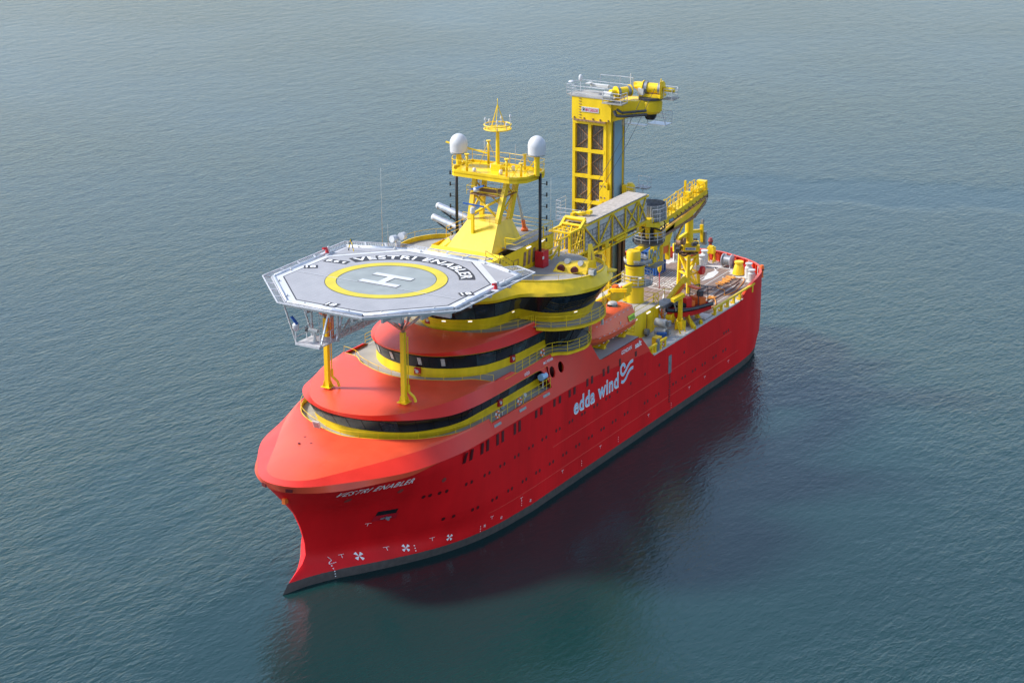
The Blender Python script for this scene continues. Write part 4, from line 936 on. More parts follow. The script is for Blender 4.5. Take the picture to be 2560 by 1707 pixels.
# ================================================================== MAST HOUSE
mh = thing('mast', 'yellow mast house with four leaning legs, a railed platform and a central pole', 'mast', (-19, 0, 21.4))
b = MB(); zt = 24.0
b.add([(-12.2, 3.0, 21.4), (-13.6, 4.0, 21.4), (-24.2, 4.0, 21.4), (-24.2, -4.0, 21.4), (-13.6, -4.0, 21.4), (-12.2, -3.0, 21.4),
       (-13.2, 3.0, 23.3), (-14.4, 4.2, zt), (-24.2, 4.2, zt), (-24.2, -4.2, zt), (-14.4, -4.2, zt), (-13.2, -3.0, 23.3)],
      [(0, 1, 7, 6), (1, 2, 8, 7), (2, 3, 9, 8), (3, 4, 10, 9), (4, 5, 11, 10), (5, 0, 6, 11), (6, 7, 10, 11)]); b.build('base_house', 'yellow', mh)
b = MB(); b.add([(-16.6, 4.15, zt+.01), (-24.15, 4.15, zt+.01), (-24.15, -4.15, zt+.01), (-16.6, -4.15, zt+.01)], [(0, 1, 2, 3)]); b.build('house_top_deck', 'deckgrey', mh)
lo = smooth_curve([(-14.0, -5.4, 22.8), (-14.2, -4.2, 23.2), (-14.4, -3.1, 23.6), (-14.8, -2.6, 23.9)], 10)
b = MB()
A = [(-14.2, -2.7, 23.55), (-14.2, 2.7, 23.55), (-17.3, 1.72, 26.25), (-17.3, -1.72, 26.25)]
B = [(-20.6, 2.5, zt), (-20.6, -2.5, zt), (-19.9, 1.72, 26.25), (-19.9, -1.72, 26.25)]
b.add(A+B, [(0, 1, 2, 3), (1, 4, 6, 2), (5, 0, 3, 7), (4, 5, 7, 6), (3, 2, 6, 7)])
fil = [(-14.2, -2.7, 23.55), (-15.3, -3.05, 24.3), (-16.4, -2.0, 25.3)]
b.add([(-13.4, -3.6, 23.2), (-14.6, -6.6, 22.3), (-17.5, -4.2, zt), (-15.2, -2.45, 24.4), (-14.2, -2.7, 23.5), (-13.3, -2.7, 23.3)], [(0, 1, 3, 4), (1, 2, 3), (0, 4, 5)])
b.build('tapered_base', 'yellow', mh)
legs = {}
for s in (1, -1):
    for nm, p, q in (('f', (-17.45, s*1.6, 26.2), (-19.0, s*1.85, 30.3)), ('r', (-19.75, s*1.6, 26.2), (-20.9, s*1.85, 30.3))):
        legs[nm, s] = (Vector(p), Vector(q)); b = MB(); b.bar(p, q, .42, .5); b.build('mast_leg', 'yellow', mh)
def lp(n, s, t): return legs[n, s][0]+(legs[n, s][1]-legs[n, s][0])*t
b = MB(); b.tube(lp('f', -1, .1), lp('f', 1, .6), .13, 8); b.tube(lp('f', 1, .1), lp('f', -1, .6), .13, 8)
for s in (1, -1): b.tube(lp('f', s, .12), lp('r', s, .6), .1, 8); b.tube(lp('f', s, .9), lp('r', s, .55), .08, 8); b.bar(lp('f', s, .62), lp('r', s, .62), .2)
b.bar(lp('f', 1, .62), lp('f', -1, .62), .22); b.bar(lp('r', 1, .62), lp('r', -1, .62), .22); b.tube(lp('r', 1, .1), lp('r', -1, .58), .08, 8); b.build('cross_brace', 'yellow', mh)
b = MB(); z2 = lp('f', 1, .62).z; b.box((-19.3, 0, z2+.03), (2.3, 4.2, .06)); b.box((-18, -.2, z2+.03), (.9, 3.0, .06)); b.build('radar_platform', 'steelrust', mh)
b = MB(); rail([(-17.4, -1.9, z2), (-17.4, 1.6, z2), (-20.4, 2.2, z2), (-20.8, 0, z2), (-20.4, -2.2, z2), (-17.4, -1.9, z2)], .9, 1.0, .025, (1, .5), b); rail([(-16.3, -1.7, 26.3), (-16.3, 1.4, 26.3)], .9, .9, .025, (1, .5), b); b.build('platform_railing', 'yellow', mh)
b = MB(); P2 = [(-17.9, -3.9), (-17.6, -3.5), (-17.5, 2.9), (-17.8, 3.6), (-18.6, 4.3), (-21.4, 4.6), (-22.3, 4.2), (-22.6, 0), (-22.3, -4.2), (-21.4, -4.6), (-19, -4.5)]
P2 = [(x, y) for x, y in P2]; b.poly([P2], z=30.75, thick=(0, 0, -.12)); b.build('top_platform', 'yellow', mh)
rim = [Vector((x, y, 30.35)) for x, y in P2]+[Vector((*P2[0], 30.35))]
b = MB(); b.strip([[tuple(p) for p in rim], [(p.x, p.y, 31.0) for p in rim]], False); c_ = sum(rim, Vector())/len(rim)
b.strip([[(p.x+(c_.x-p.x)*.04, p.y+(c_.y-p.y)*.04, 31.0) for p in rim], [(p.x+(c_.x-p.x)*.04, p.y+(c_.y-p.y)*.04, 30.4) for p in rim]], False); b.strip([[(p.x, p.y, 31.0) for p in rim], [(p.x+(c_.x-p.x)*.04, p.y+(c_.y-p.y)*.04, 31.0) for p in rim]], False); b.build('platform_rim', 'yellow', mh)
b = MB(); rail([(p.x, p.y, 31.0) for p in rim], 1.0, 1.2, .03, (1, .5), b); b.build('platform_railing', 'yellow', mh)
b = MB(); b.tube((-20.25, 0, 30.7), (-20.25, 0, 34.9), .22, 12, .17); b.box((-20.25, 0, 31.1), (.9, 1.1, .7)); b.build('centre_pole', 'yellow', mh)
cr_ = MB(); zc = 35.0
for z in (zc, zc+.4): cr_.path([(-20.25+1.35*math.cos(t), 1.35*math.sin(t), z) for t in np.linspace(0, 2*math.pi, 25)], .06, 6)
cr_.lathe([(0, zc-.3), (.9, zc-.1), (1.35, zc)], (-20.25, 0, 0), 24)
for k in range(4): a = k*math.pi/2+.4; cr_.bar((-20.25, 0, zc-.05), (-20.25+1.35*math.cos(a), 1.35*math.sin(a), zc), .09)
cr_.build('crows_ring', 'yellow', mh)
b = MB()
for k in range(3): a = k*2.1+.3; b.bar((-20.25+.85*math.cos(a), .85*math.sin(a), zc), (-20.25, 0, 37.4), .07)
b.tube((-20.25, 0, 37.2), (-20.25, 0, 38.0), .04, 6); b.build('top_tripod', 'yellow', mh)
b = MB()
for k, (a, h_) in enumerate(((.5, .8), (1.3, .5), (2.2, 1.1), (3.4, .7), (4.4, .5), (5.5, .9))): x, y = -20.25+1.25*math.cos(a), 1.25*math.sin(a); b.tube((x, y, zc), (x, y, zc+h_), .04, 5); b.lathe([(.1, 0), (.12, .12), (.05, .3)], (x, y, zc+h_), 8)
b.build('ring_antenna', 'white', mh)
b = MB()
for (x, y, h_) in ((-18.3, -2.4, 1.7), (-18.4, 2.1, 1.7), (-21.8, 2.2, 1.5), (-21.8, -2.0, 2.4), (-19.0, 3.4, 1.3)): b.tube((x, y, 30.8), (x, y, 30.8+h_), .13, 8); b.lathe([(.25, 0), (.25, .08)], (x, y, 30.8+h_), 8); b.bar((x, y, 30.8+h_), (x+.6, y-.7, 30.8), .05); b.bar((x, y, 30.8+h_), (x-.5, y+.8, 30.8), .05)
b.bar((-20.5, -6.2, 32.9), (-20.5, -1.4, 32.3), .14); b.build('antenna_stand', 'yellow', mh)
b = MB()
for y in (-2.6, 1.0, 3.3): b.tube((-22, y, 31), (-22, y, 33.2), .025, 5)
b.build('whip_antenna', 'offwhite', mh)
b = MB()
for x, y in ((-18.4, -1.6), (-20.6, -.9), (-20.9, 1.4), (-18.8, 1.2)): b.lathe([(.12, 0), (.2, .1), (.16, .45)], (x, y, 30.8), 8)
b.build('deck_instrument', 'white', mh)
b = MB(); b.bar((-17.9, -1.9, z2+.3), (-17.0, .3, z2+1.2), .22, .18); b.build('radar_scanner', 'contblue', mh); b = MB(); b.lathe([(.3, 0), (.3, .4)], (-17.6, -.9, z2+.35), 10); b.build('radar_gearbox', 'white', mh)
b = MB(); b.bar((-16.7, -1.9, 28.0), (-16.7, .5, 27.9), .12, .14); b.build('radar_scanner', 'contblue', mh)
b = MB(); b.bar((-16.2, -.5, 24.9), (-16.2, -.5, 27.2), .26); b.build('radar_post', 'yellow', mh); b = MB(); b.lathe([(.22, 0), (.26, .2), (.2, .6)], (-16.2, -.5, 27.25), 12); b.build('radar_gearbox', 'white', mh)
# louvres, door and lamps on the port side of the house
b = MB()
for k in range(3): b.add([(x, 4.035+(z-21.4)*.077, z) for x, z in ((-18.2-.9*k, 21.9), (-18.7-.9*k, 21.9), (-18.7-.9*k, 23.4), (-18.2-.9*k, 23.4))], [(0, 1, 2, 3)])
b.build('louvre', 'steelrust', mh)
b = MB(); b.path([(-16.2, 4.08, 21.5), (-16.2, 4.18, 23.0), (-17.1, 4.18, 23.0), (-17.1, 4.08, 21.5)], .03, 5); b.build('door_outline', 'steelrust', mh)
for x in (-19.0, -21.8): b = MB(); b.box((x, 4.27, 23.75), (.75, .12, .12)); b.build('wall_lamp', 'lampwhite', mh)
b = MB(); rail([(-16.7, 2.9, zt), (-16.7, 4.1, zt), (-22.2, 4.1, zt)], 1.1, 1.8, .04, (1, .5), b, .07); rail([(-22.2, 4.1, zt), (-24.1, 4.1, zt), (-24.1, -4.1, zt), (-17, -4.1, zt)], 1.2, .9, .03, (1, .66, .33), b); b.build('house_railing', 'yellow', mh)
b = MB(); rail([(-21.0, 4.2, 22.8), (-21.0, 5.0, 22.8), (-22.2, 5.0, 22.8), (-22.2, 4.2, 22.8)], 1.4, .7, .03, (1, .5, .05), b); b.build('side_cage', 'yellow', mh)
# radomes
def radome(x, y, z, label, m='white'):
    t = thing('radome', label, 'radome', (x, y, z), 'white satellite domes on the mast'); b = MB(); b.tube((x, y, 30.8), (x, y, z), .28, 12); b.bar((x, y, z-.3), (x+.2, y-(1.3 if y > 0 else -1.3), 30.9), .1); b.build('pedestal', 'yellow', t)
    b = MB(); b.lathe([(.82, 0), (.98, .12), (1.0, .9)]+[(1.0*math.cos(a), .95+1.08*math.sin(a)) for a in np.linspace(.1, math.pi/2-.02, 9)]+[(0, 2.03)], (x, y, z), 28); b.v = [(x+(p[0]-x)*.9, y+(p[1]-y)*.9, z+(p[2]-z)*.95) for p in b.v]; b.build('dome', m, t)
    b = MB(); b.lathe([(.5, 0), (.84, .02)], (x, y, z-.03), 20); b.build('base_ring', 'offwhite', t); return t
ra = radome(-20.1, -4.45, 32.1, 'white satellite dome on the starboard corner of the mast platform')
rb = radome(-20.1, 4.55, 32.9, 'white satellite dome on the port corner of the mast platform', 'white')
# black antenna poles
def blackpole(x, y, z0, z1, label):
    t = thing('antenna_pole', label, 'pole', (x, y, z0), 'black poles hung from the mast platform'); b = MB(); b.tube((x, y, z0), (x, y, z1), .16, 8); b.build('pole', 'black', t)
    for k in range(6):
        z = z1-1.0-k*1.15; b = MB(); b.bar((x, y, z), (x, y+.75*(1 if y > 0 else -1), z), .05); b.box((x, y+.75*(1 if y > 0 else -1), z+.1), (.14, .1, .4)); b.build('bracket_light', 'black', t)
blackpole(-20.4, 4.75, 21.6, 31.0, 'black pole with light brackets rising beside the red locker'); blackpole(-20.1, -4.75, 23.6, 30.8, 'black pole with light brackets on the starboard side behind the yellow mast')
# exhaust pipes
for k, (x, z) in enumerate(((-21.4, 25.5), (-20.5, 24.5))):
    t = thing('exhaust_pipe', ('upper' if k == 0 else 'lower')+' silver exhaust pipe pointing out to starboard beside the mast', 'pipe', (x, -6, z), 'silver exhaust pipes'); b = MB(); b.tube((x, -7.7, z+.35), (x, -3, z-.85), .36, 14); b.build('pipe', 'alu', t)
    b = MB(); b.tube((x, -7.95, z+.42), (x, -7.7, z+.35), .28, 14, .38); b.build('outlet', 'alupaint', t)
    b = MB(); b.bar((x, -7.4, z-.1), (x, -5.6, z-1.0), .12); b.bar((x, -5.6, z-.9), (x, -5.3, 21.9), .12); b.bar((x, -5.0, z-.6), (x, -4.6, 21.9), .12); b.build('support_frame', 'black', t)
# red locker, domes, small gear on the bridge roof
t = thing('red_locker', 'tall red fire locker beside the port black pole on the bridge roof', 'locker', (-20.6, 4.6, 21.45)); b = MB(); b.box((-20.75, 4.75, 22.25), (1.1, .95, 1.65)); b.build('cabinet', 'redbox', t)
b = MB(); b.box((-20.19, 4.75, 22.25), (.02, .85, 1.5)); b.build('door', 'redbox', t); b = MB(); b.box((-20.2, 5.24, 22.5), (.3, .02, .3)); b.build('notice', 'offwhite', t)
for (x, y, h_, lb) in ((-10.6, -5.6, 1.3, 'white double searchlight on a yellow post at the starboard front of the bridge roof'),):
    t = thing('searchlight', lb, 'searchlight', (x, y, 21.4)); b = MB(); b.tube((x, y, 21.4), (x, y, 24.0), .14, 8); b.build('post', 'yellow', t); b = MB(); b.lathe([(.28, 0), (.32, .4), (.25, 1.1)], (x, y, 23.9), 12); b.build('body', 'white', t)
    b = MB(); b.tube((x+.2, y-.2, 25.35), (x+.75, y-.3, 25.4), .36, 12); b.tube((x-.6, y+.25, 25.5), (x+.1, y+.35, 25.6), .38, 12); b.build('lamp_head', 'alupaint', t)
for i, (x, y, z, h_, r_, lb) in enumerate(((-14.5, -6.5, 22.4, .7, .14, 'small white antenna drum nearest the double searchlight'), (-16.8, -3.9, 22.6, .9, .2, 'larger white antenna drum in front of the exhaust frames'))):
    t = thing('antenna_drum', lb, 'antenna', (x, y, 21.4), 'white antenna drums'); b = MB(); b.tube((x, y, 21.4), (x, y, z), .05, 6); b.build('stem', 'yellow', t); b = MB(); b.lathe([(r_, 0), (r_, h_*.9), (r_*.7, h_)], (x, y, z), 12); b.build('drum', 'white', t)
for (x, y, h_, lb) in ((-15.2, -10.6, 8.6, 'very tall thin white whip antenna at the far starboard edge of the bridge roof'), (-14.9, -9.7, 3.0, 'short white whip antenna next to the tall one'), (-21.5, -6.4, 3.2, 'thin whip antenna rising between the starboard roof rail and the exhaust pipes'), (-25.7, 3.0, 7.0, 'thin white whip antenna in front of the gangway tower')):
    t = thing('whip_antenna', lb, 'antenna', (x, y, 21.9), 'thin whip antennas'); b = MB(); b.tube((x, y, 21.4), (x, y, 22.9), .1, 6, .05); b.build('base', 'yellow' if h_ > 5 else 'white', t); b = MB(); b.tube((x, y, 22.8), (x, y, 22.2+h_), .035, 5, .012); b.build('rod', 'offwhite', t)
for i, (x, y, lb) in enumerate(((-11.5, -3.1, 'larger yellow hooped ladder head showing above the helideck edge'), (-12.4, -2.2, 'smaller yellow hooped ladder head close to the mast'), (-9.3, -6.7, 'yellow hooped ladder head in front of the searchlight'))):
    t = thing('ladder_hoop', lb, 'ladder', (x, y, 22.4), 'yellow hooped ladder heads'); b = MB()
    for dy in (-.38, 0, .38): b.path([(x-.35*abs(math.cos(a)) if dy == 0 else x, y+dy*(1-.0*a), 22.4+1.5*a) for a in (0, .5, 1)]+[(x, y, 24.25)], .035, 5)
    b.build('hoop', 'yellow', t); b = MB(); b.bar((x, y-.38, 23), (x, y+.38, 23), .04); b.bar((x, y-.38, 23.6), (x, y+.38, 23.6), .04); b.bar((x, y, 22.2), (x, y, 22.6), .3); b.build('rung', 'yellow', t)
t = thing('light_mast', 'slender white and red derrick pole aft of the mast on the port side', 'derrick', (-22.5, 1.4, 24)); b = MB(); b.tube((-23.3, 1.3, 24.2), (-21.7, 1.0, 30), .16, 8, .1); b.build('pole', 'offwhite', t); b = MB(); b.tube((-23.3, 1.3, 24.2), (-23.0, 1.3, 25.2), .2, 8); b.lathe([(.4, 0), (.3, .3)], (-23.3, 1.3, 24.05), 8); b.build('foot', 'orange', t)
# wing deck fairing with two round mouths and a fin
t = thing('exhaust_fairing', 'yellow fairing with two round openings and a finned bracket on the port roof wing', 'fairing', (-20.6, 8.2, 21.4))
b = MB(); b.add([(-19.7, 6.6, 21.42), (-20.3, 10.0, 21.42), (-21.4, 6.4, 21.42), (-22.2, 10.2, 21.42), (-20.4, 6.7, 22.0), (-20.9, 10.0, 22.6), (-21.4, 6.5, 22.0), (-22.0, 10.2, 22.6)], [(0, 1, 5, 4), (4, 5, 7, 6), (0, 4, 6, 2), (1, 3, 7, 5), (2, 6, 7, 3)]); b.build('housing', 'yellow', t)
for y in (7.4, 8.9):
    b = MB(); b.tube((-20.15, y, 21.85), (-19.85, y, 21.75), .36, 14, .4); b.build('mouth', 'darkred', t); b = MB(); b.tube((-21.0, y+.3, 22.3), (-20.5, y+.35, 22.45), .28, 12); b.build('drum', 'offwhite', t)
b = MB(); b.add([(-21.5, 9.5, 21.42), (-22.0, 10.4, 21.42), (-22.6, 9.7, 21.42), (-22.2, 9.2, 24.0), (-22.5, 9.5, 24.0)], [(0, 1, 4, 3), (1, 2, 4), (0, 3, 2), (3, 4, 2)]); b.build('fin', 'yellow', t)
b = MB()
for d in (-.12, .12): b.add([(-21.45+d*1.2, 9.98+d, 21.6), (-21.6+d*1.2, 10.1+d, 21.6), (-22.2+d*.6, 9.6+d*.5, 23.4)], [(0, 1, 2)])
b.build('slot', 'steelrust', t)
t = thing('roof_floodlight', 'grey floodlight clamped to the rim of the bridge roof below the fairing', 'floodlight', (-19.6, 11, 21.9)); b = MB(); b.box((-19.5, 11.15, 22.1), (.45, .7, .6)); b.build('housing', 'steel', t); b = MB(); b.box((-19.2, 11.2, 22.1), (.2, .55, .45)); b.build('lens', 'offwhite', t)
t = thing('rim_fin', 'flat yellow fin sticking out of the sloping roof fascia near its aft end', 'bracket', (-23, 11.2, 21.3)); b = MB(); b.poly([[(-22.3, 11.0), (-22.9, 11.9), (-23.5, 11.8), (-23.6, 10.9)]], z=21.45, thick=(0, 0, -.12)); b.build('plate', 'yellow', t)

# fire hose boxes (red) and lifebuoys
def hosebox(x, y, z, rz, label):
    t = thing('fire_hose_box', label, 'hose box', (x, y, z), 'red fire hose boxes on the yellow walls'); t.rotation_euler.z = rz
    b = MB(); b.box((.14, 0, .32), (.26, .62, .66)); o = b.build('box', 'redbox'); o.parent = t
    b = MB(); b.lathe([(.17, 0), (.17, .02)], (0, 0, 0), 12, 'X'); o = b.build('hose_symbol', 'offwhite'); o.parent = t; o.location = (.28, 0, .34); b = MB(); b.box((0, 0, 0), (.02, .16, .12)); o = b.build('sign_plate', 'offwhite'); o.parent = t; o.location = (.285, -.18, .5)
hosebox(-9.0, -1.2, 17.85, .0, 'red fire hose box on the top yellow wall under the helideck edge')
hosebox(-3.6, 1.0, 14.62, .1, 'red fire hose box on the middle yellow wall beside the helideck column')
hosebox(-10.9, 6.98, 14.7, 1.5, 'red fire hose box on the middle yellow wall by the port walkway')
hosebox(-6.6, 8.08, 11.75, 1.55, 'red fire hose box in the long recess above the hull windows')
def lifebuoy(x, y, z, rz, label):
    t = thing('lifebuoy', label, 'lifebuoy', (x, y, z), 'lifebuoys on the railings'); t.rotation_euler.z = rz
    n, m_ = 24, 8; vs = []
    for i in range(n):
        a = 2*math.pi*i/n
        for j in range(m_): q = 2*math.pi*j/m_; r_ = .3+.09*math.cos(q); vs.append((.09*math.sin(q), r_*math.cos(a), r_*math.sin(a)))
    for part in range(2):
        b = MB(); fs = [(i*m_+j, ((i+1) % n)*m_+j, ((i+1) % n)*m_+(j+1) % m_, i*m_+(j+1) % m_) for i in range(n) for j in range(m_) if (i//3) % 2 == part]; b.add(vs, fs, True); o = b.build('ring_section' if part else 'ring', 'orange' if part == 0 else 'white'); o.parent = t
lifebuoy(-8.0, 9.55, 12.0, 1.57, 'orange and white lifebuoy on the recess rail over the hull windows')
lifebuoy(-3.9, 9.55, 12.0, 1.57, 'orange and white lifebuoy at the forward end of the recess rail')
lifebuoy(-13.9, 8.72, 15.0, 1.57, 'orange and white lifebuoy on the upper side rail just forward of the wing')
lifebuoy(-38.4, 9.66, 8.95, 1.57, 'orange lifebuoy on the short yellow barrier near the sloping shell')
for i, (x, y, z, lb) in enumerate(((-13.6, 9.25, 11.5, 'light blue life raft canister under the aft end of the recess'), (-9.4, 9.3, 11.45, 'small white cable reel on the recess walkway'), (-5.2, 9.3, 11.45, 'small grey valve stand at the front of the recess walkway'))):
    t = thing('raft_canister' if i == 0 else 'valve_stand', lb, 'canister' if i == 0 else 'valve', (x, y, z))
    b = MB()
    if i == 0: b.tube((x-.45, y-.3, 12.7), (x+.45, y-.3, 12.7), .34, 14); b.build('canister', 'lightblue', t); b = MB(); b.bar((x, y-.3, 12.3), (x, y-.3, 11.45), .1); b.bar((x-.3, y-.3, 12.38), (x+.3, y-.3, 12.38), .08); b.build('cradle', 'offwhite', t)
    else: b.tube((x, y, z), (x, y, z+.6), .07, 8); b.build('stem', 'offwhite', t); b = MB(); b.lathe([(.22, 0), (.25, .12), (.2, .24)], (x, y-.1, z+.7), 12, 'Y'); b.build('wheel', 'offwhite' if i == 1 else 'steel', t)
# folding table/box on the lower walkway front
t = thing('folded_step', 'small grey step leaning on the lower walkway front rail', 'step', (7.3, -3.3, 11.4)); b = MB(); b.box((7.25, -3.2, 12.1), (.1, .75, 1.1), rot=Matrix.Rotation(R(20), 3, 'Y')); b.build('panel', 'offwhite', t); b = MB(); b.box((7.32, -3.2, 12.1), (.03, .5, .8), rot=Matrix.Rotation(R(20), 3, 'Y')); b.build('grille', 'steel', t)

# ================================================================== GANGWAY TOWER WITH WINCH HEAD
gt = thing('gangway_tower', 'tall yellow lift tower with cross-braced dark panels and a winch platform on top', 'tower', (-46.5, -2.6, 11.2))
X0, X1, Y0, Y1 = -45.0, -48.0, -5.0, -.25
zb = 11.25
b = MB()
rows_ = [(30.1, 27.5), (27.1, 24.6), (24.2, 21.7), (21.3, 18.9), (18.5, 16.1), (15.7, 13.3)]
for y in (Y0+.14, -2.9, -1.0): b.bar((X0, y, zb), (X0, y, 30.8), .34 if y != -2.9 else .36, .3)
for za in [30.45]+[r[1]-.2 for r in rows_]: b.bar((X0+.02, Y0, za), (X0+.02, -1.0, za), .3, .38)
b.build('front_frame', 'yellow', gt)
for za, zc_ in rows_:
    for ya, yb in ((-4.68, -3.1), (-2.7, -1.18)):
        b = MB(); b.box((X0-.22, (ya+yb)/2, (za+zc_)/2), (.04, yb-ya, za-zc_)); p = b.build('mesh_panel', 'towermesh', gt)
        b = MB(); m0, m1 = (ya+yb)/2, (za+zc_)/2
        if ya < -3: prs = (((ya, za), (yb, m1)), ((ya, zc_), (yb, m1)))
        else: prs = (((yb, za), (ya, m1)), ((yb, zc_), (ya, m1)))
        for (a1, a2), (b1, b2) in prs: b.bar((X0-.12, a1, a2), (X0-.12, b1, b2), .09)
        b.build('cross_brace', 'steelrust', p)
        b = MB()
        for k in range(5): b.bar((X0-.18, ya+(yb-ya)*(k+.5)/5, zc_), (X0-.18, ya+(yb-ya)*(k+.5)/5, za), .035)
        b.build('guide_rail', 'steelrust', p)
b = MB(); b.box((X0-.28, -.62, 21), (.56, .42, 19.6)); b.bar((X0+.05, -.3, zb), (X0+.05, -.3, 30.8), .12, .1); b.build('corner_column', 'yellow', gt)
b = MB(); b.box(((X0+X1)/2-.1, -4.8, 21), (2.8, .3, 19.6)); b.box((X1, -2.6, 21), (.3, 4.6, 19.6)); b.build('rear_wall', 'yellow', gt)
for k, (xa, xb) in enumerate(((-45.65, -46.9), (-46.96, -47.42), (-47.48, -47.95))):
    b = MB(); b.box(((xa+xb)/2, -.32-.06*k, 21.1), (abs(xa-xb), .12, 19.5)); b.build('side_sheet', 'ralblue', gt)
b = MB(); b.tube((X1, -.2, zb), (X1, -.2, 30.8), .05, 6); b.bar((-45.6, -.25, zb), (-45.6, -.25, 30.8), .1); b.build('guide_pipe', 'steel', gt)
b = MB(); zl_, zh_ = 30.8, 33.25
b.box((-46.35, -2.62, (zl_+zh_)/2), (3.3, 4.85, zh_-zl_)); b.build('head_box', 'yellow', gt)
b = MB(); b.box((X0+.35, -2.75, 30.72), (.35, 3.9, .16)); b.build('head_ledge', 'steelrust', gt)
b = MB()
for y in (-4.7, -3.5, -2.4, -1.5, -.5): b.box((X0+.3, y, 30.95), (.25, .1, .2))
for k in range(8): b.box((X0+.33, -4.0, 31+.3*k), (.05, .3, .06)); b.box((X0-.0, Y0-.02, 13+2.4*k), (.2, .1, .3))
b.build('clamp', 'steelrust', gt)
# arm that carries the winch bearing, reaching aft and to port
RC = Vector((-48.1, 2.9, 0))
b = MB()
def armq(z, f): return [(-45.0, -.3, z), (-48.3, -.9, z), (RC.x-1.0, RC.y-.9, z), (RC.x-.6, RC.y+.9, z), (RC.x+.7, RC.y+.9, z)] if f else [(-45.0, -.3, z), (-48.2, -.9, z), (-48.6, 1.6, z), (-48.3, 2.2, z), (-47.4, 1.9, z)]
top_, bot_ = armq(33.1, True), [(-45.0, -.3, 30.8), (-48.3, -.9, 30.8), (RC.x-1.0, RC.y-.9, 31.9), (RC.x-.6, RC.y+.9, 32.0), (RC.x+.7, RC.y+.9, 32.0)]
b.add(top_+bot_, [(0, 1, 2, 3, 4), (9, 8, 7, 6, 5)]+[(i, (i+1) % 5, 5+(i+1) % 5, 5+i) for i in range(5)]); b.lathe([(1.0, 31.6), (1.25, 31.9), (1.3, 32.9), (1.1, 33.2)], (RC.x, RC.y, 0), 20); b.build('head_arm', 'yellow', gt)
b = MB(); b.lathe([(1.35, 33.15), (1.35, 33.4)], (RC.x, RC.y, 0), 24); b.build('slewing_ring', 'darksteel', gt)
b = MB(); b.lathe([(.5, 30.9), (.7, 31.3), (.7, 31.6)], (RC.x, RC.y, 0), 14); b.build('slew_motor', 'black', gt)
# drums
def drum(c, d, L, r, label_):
    t = thing('winch_drum', label_, 'winch', c, 'yellow winches on the tower head'); d = Vector(d).normalized(); c = Vector(c)
    b = MB(); b.tube(c-d*L/2, c+d*L/2, r*.78, 20); b.build('barrel', 'yellow', t)
    b = MB(); b.tube(c-d*L*.48, c-d*L*.3, r*.95, 20); b.tube(c+d*L*.3, c+d*L*.48, r*.95, 20); b.build('wound_rope', 'steel', t)
    b = MB()
    for s in (-1, 1): b.tube(c+d*s*L/2, c+d*s*(L/2+.1), r*1.1, 20)
    b.build('flange', 'yellow', t)
    b = MB(); b.tube(c-d*(L/2+.1), c-d*(L/2+.75), r*.6, 16); b.tube(c-d*(L/2+.75), c-d*(L/2+1.1), r*.3, 12); b.build('gearbox', 'yellow', t); return t
drum((-48.1, 3.2, 34.35), (-.15, 1, 0), 2.1, .72, 'large yellow winch drum with grey rope at the outer end of the tower head')
drum((-46.0, .55, 34.1), (-.9, .5, .0), 1.7, .6, 'smaller yellow winch drum in the middle of the tower head')
b = MB(); b.box((-48.1, 3.1, 33.6), (1.5, 2.6, .3)); b.box((-47.8, 4.35, 34.3), (.7, .14, 1.9)); b.box((-47.9, 1.9, 34.1), (.6, .14, 1.2)); b.bar((-47.5, 4.4, 33.4), (-47.5, 4.4, 35.6), .1); b.box((-48.5, 1.2, 34.5), (.7, .9, .5)); b.tube((-48, 4.5, 34.4), (-48.3, 5.7, 34.3), .25, 10); b.build('winch_bed', 'yellow', gt)
b = MB(); b.box((-46.4, -2.7, 33.3), (3.5, 5.2, .1)); b.box((-46.5, -5.6, 33.2), (2.0, 1.0, .1)); b.box((-44.6, .3, 33.05), (1.5, 2.4, .1)); b.box((-48.6, 5.1, 33.3), (1.6, 1.3, .1)); b.build('head_platform', 'deckgrey', gt)
b = MB(); b.tube((-44.3, -.9, 33.85), (-44.3, .1, 33.85), .42, 14); b.box((-46.6, -2.6, 34.3), (.5, 2.2, .3)); b.box((-46, -3.6, 34.6), (.9, .5, .1)); b.box((-47.4, 2.1, 34.0), (.5, .7, .7)); b.build('hydraulic_unit', 'offwhite', gt)
b = MB()
rail([(-45.4, -6.1, 33.25), (-47.5, -6.1, 33.25), (-48.1, -5.2, 33.3), (-48.1, .5, 33.3)], 1.1, .8, .035, (1, .66, .33), b)
rail([(-45.4, -6.1, 33.25), (-45.4, -5.1, 33.3), (-44.7, -5.1, 33.3), (-44.7, -1.0, 33.3)], 1.1, 1.2, .035, (1, .66, .33), b)
rail([(-45.3, -.8, 33.1), (-43.9, -.8, 33.1), (-43.9, 1.4, 33.1), (-45.2, 1.5, 33.1)], 1.1, .7, .04, (1, .66, .33), b)
rail([(-47.8, 4.6, 33.35), (-47.8, 5.6, 33.35), (-48.6, 5.9, 33.35), (-49.4, 5.5, 33.35), (-49.4, 4.4, 33.35), (-49.4, 1, 33.35)], 1.1, .8, .035, (1, .66, .33), b)
rail([(-48.4, -3.5, 34), (-48.7, -1.2, 34), (-48.7, .4, 34)], 1.1, 1.2, .04, (1,), b)
b.build('head_railing', 'alupaint', gt)
b = MB(); b.box((-45.3, 3.4, 30.25), (.1, .1, .1)); b.box((-49.0, 3.6, 30.3), (1.6, 2.2, .1)); b.box((-47.4, 1.6, 30.3), (.8, 2.4, .08)); b.build('under_platform', 'alu', gt)
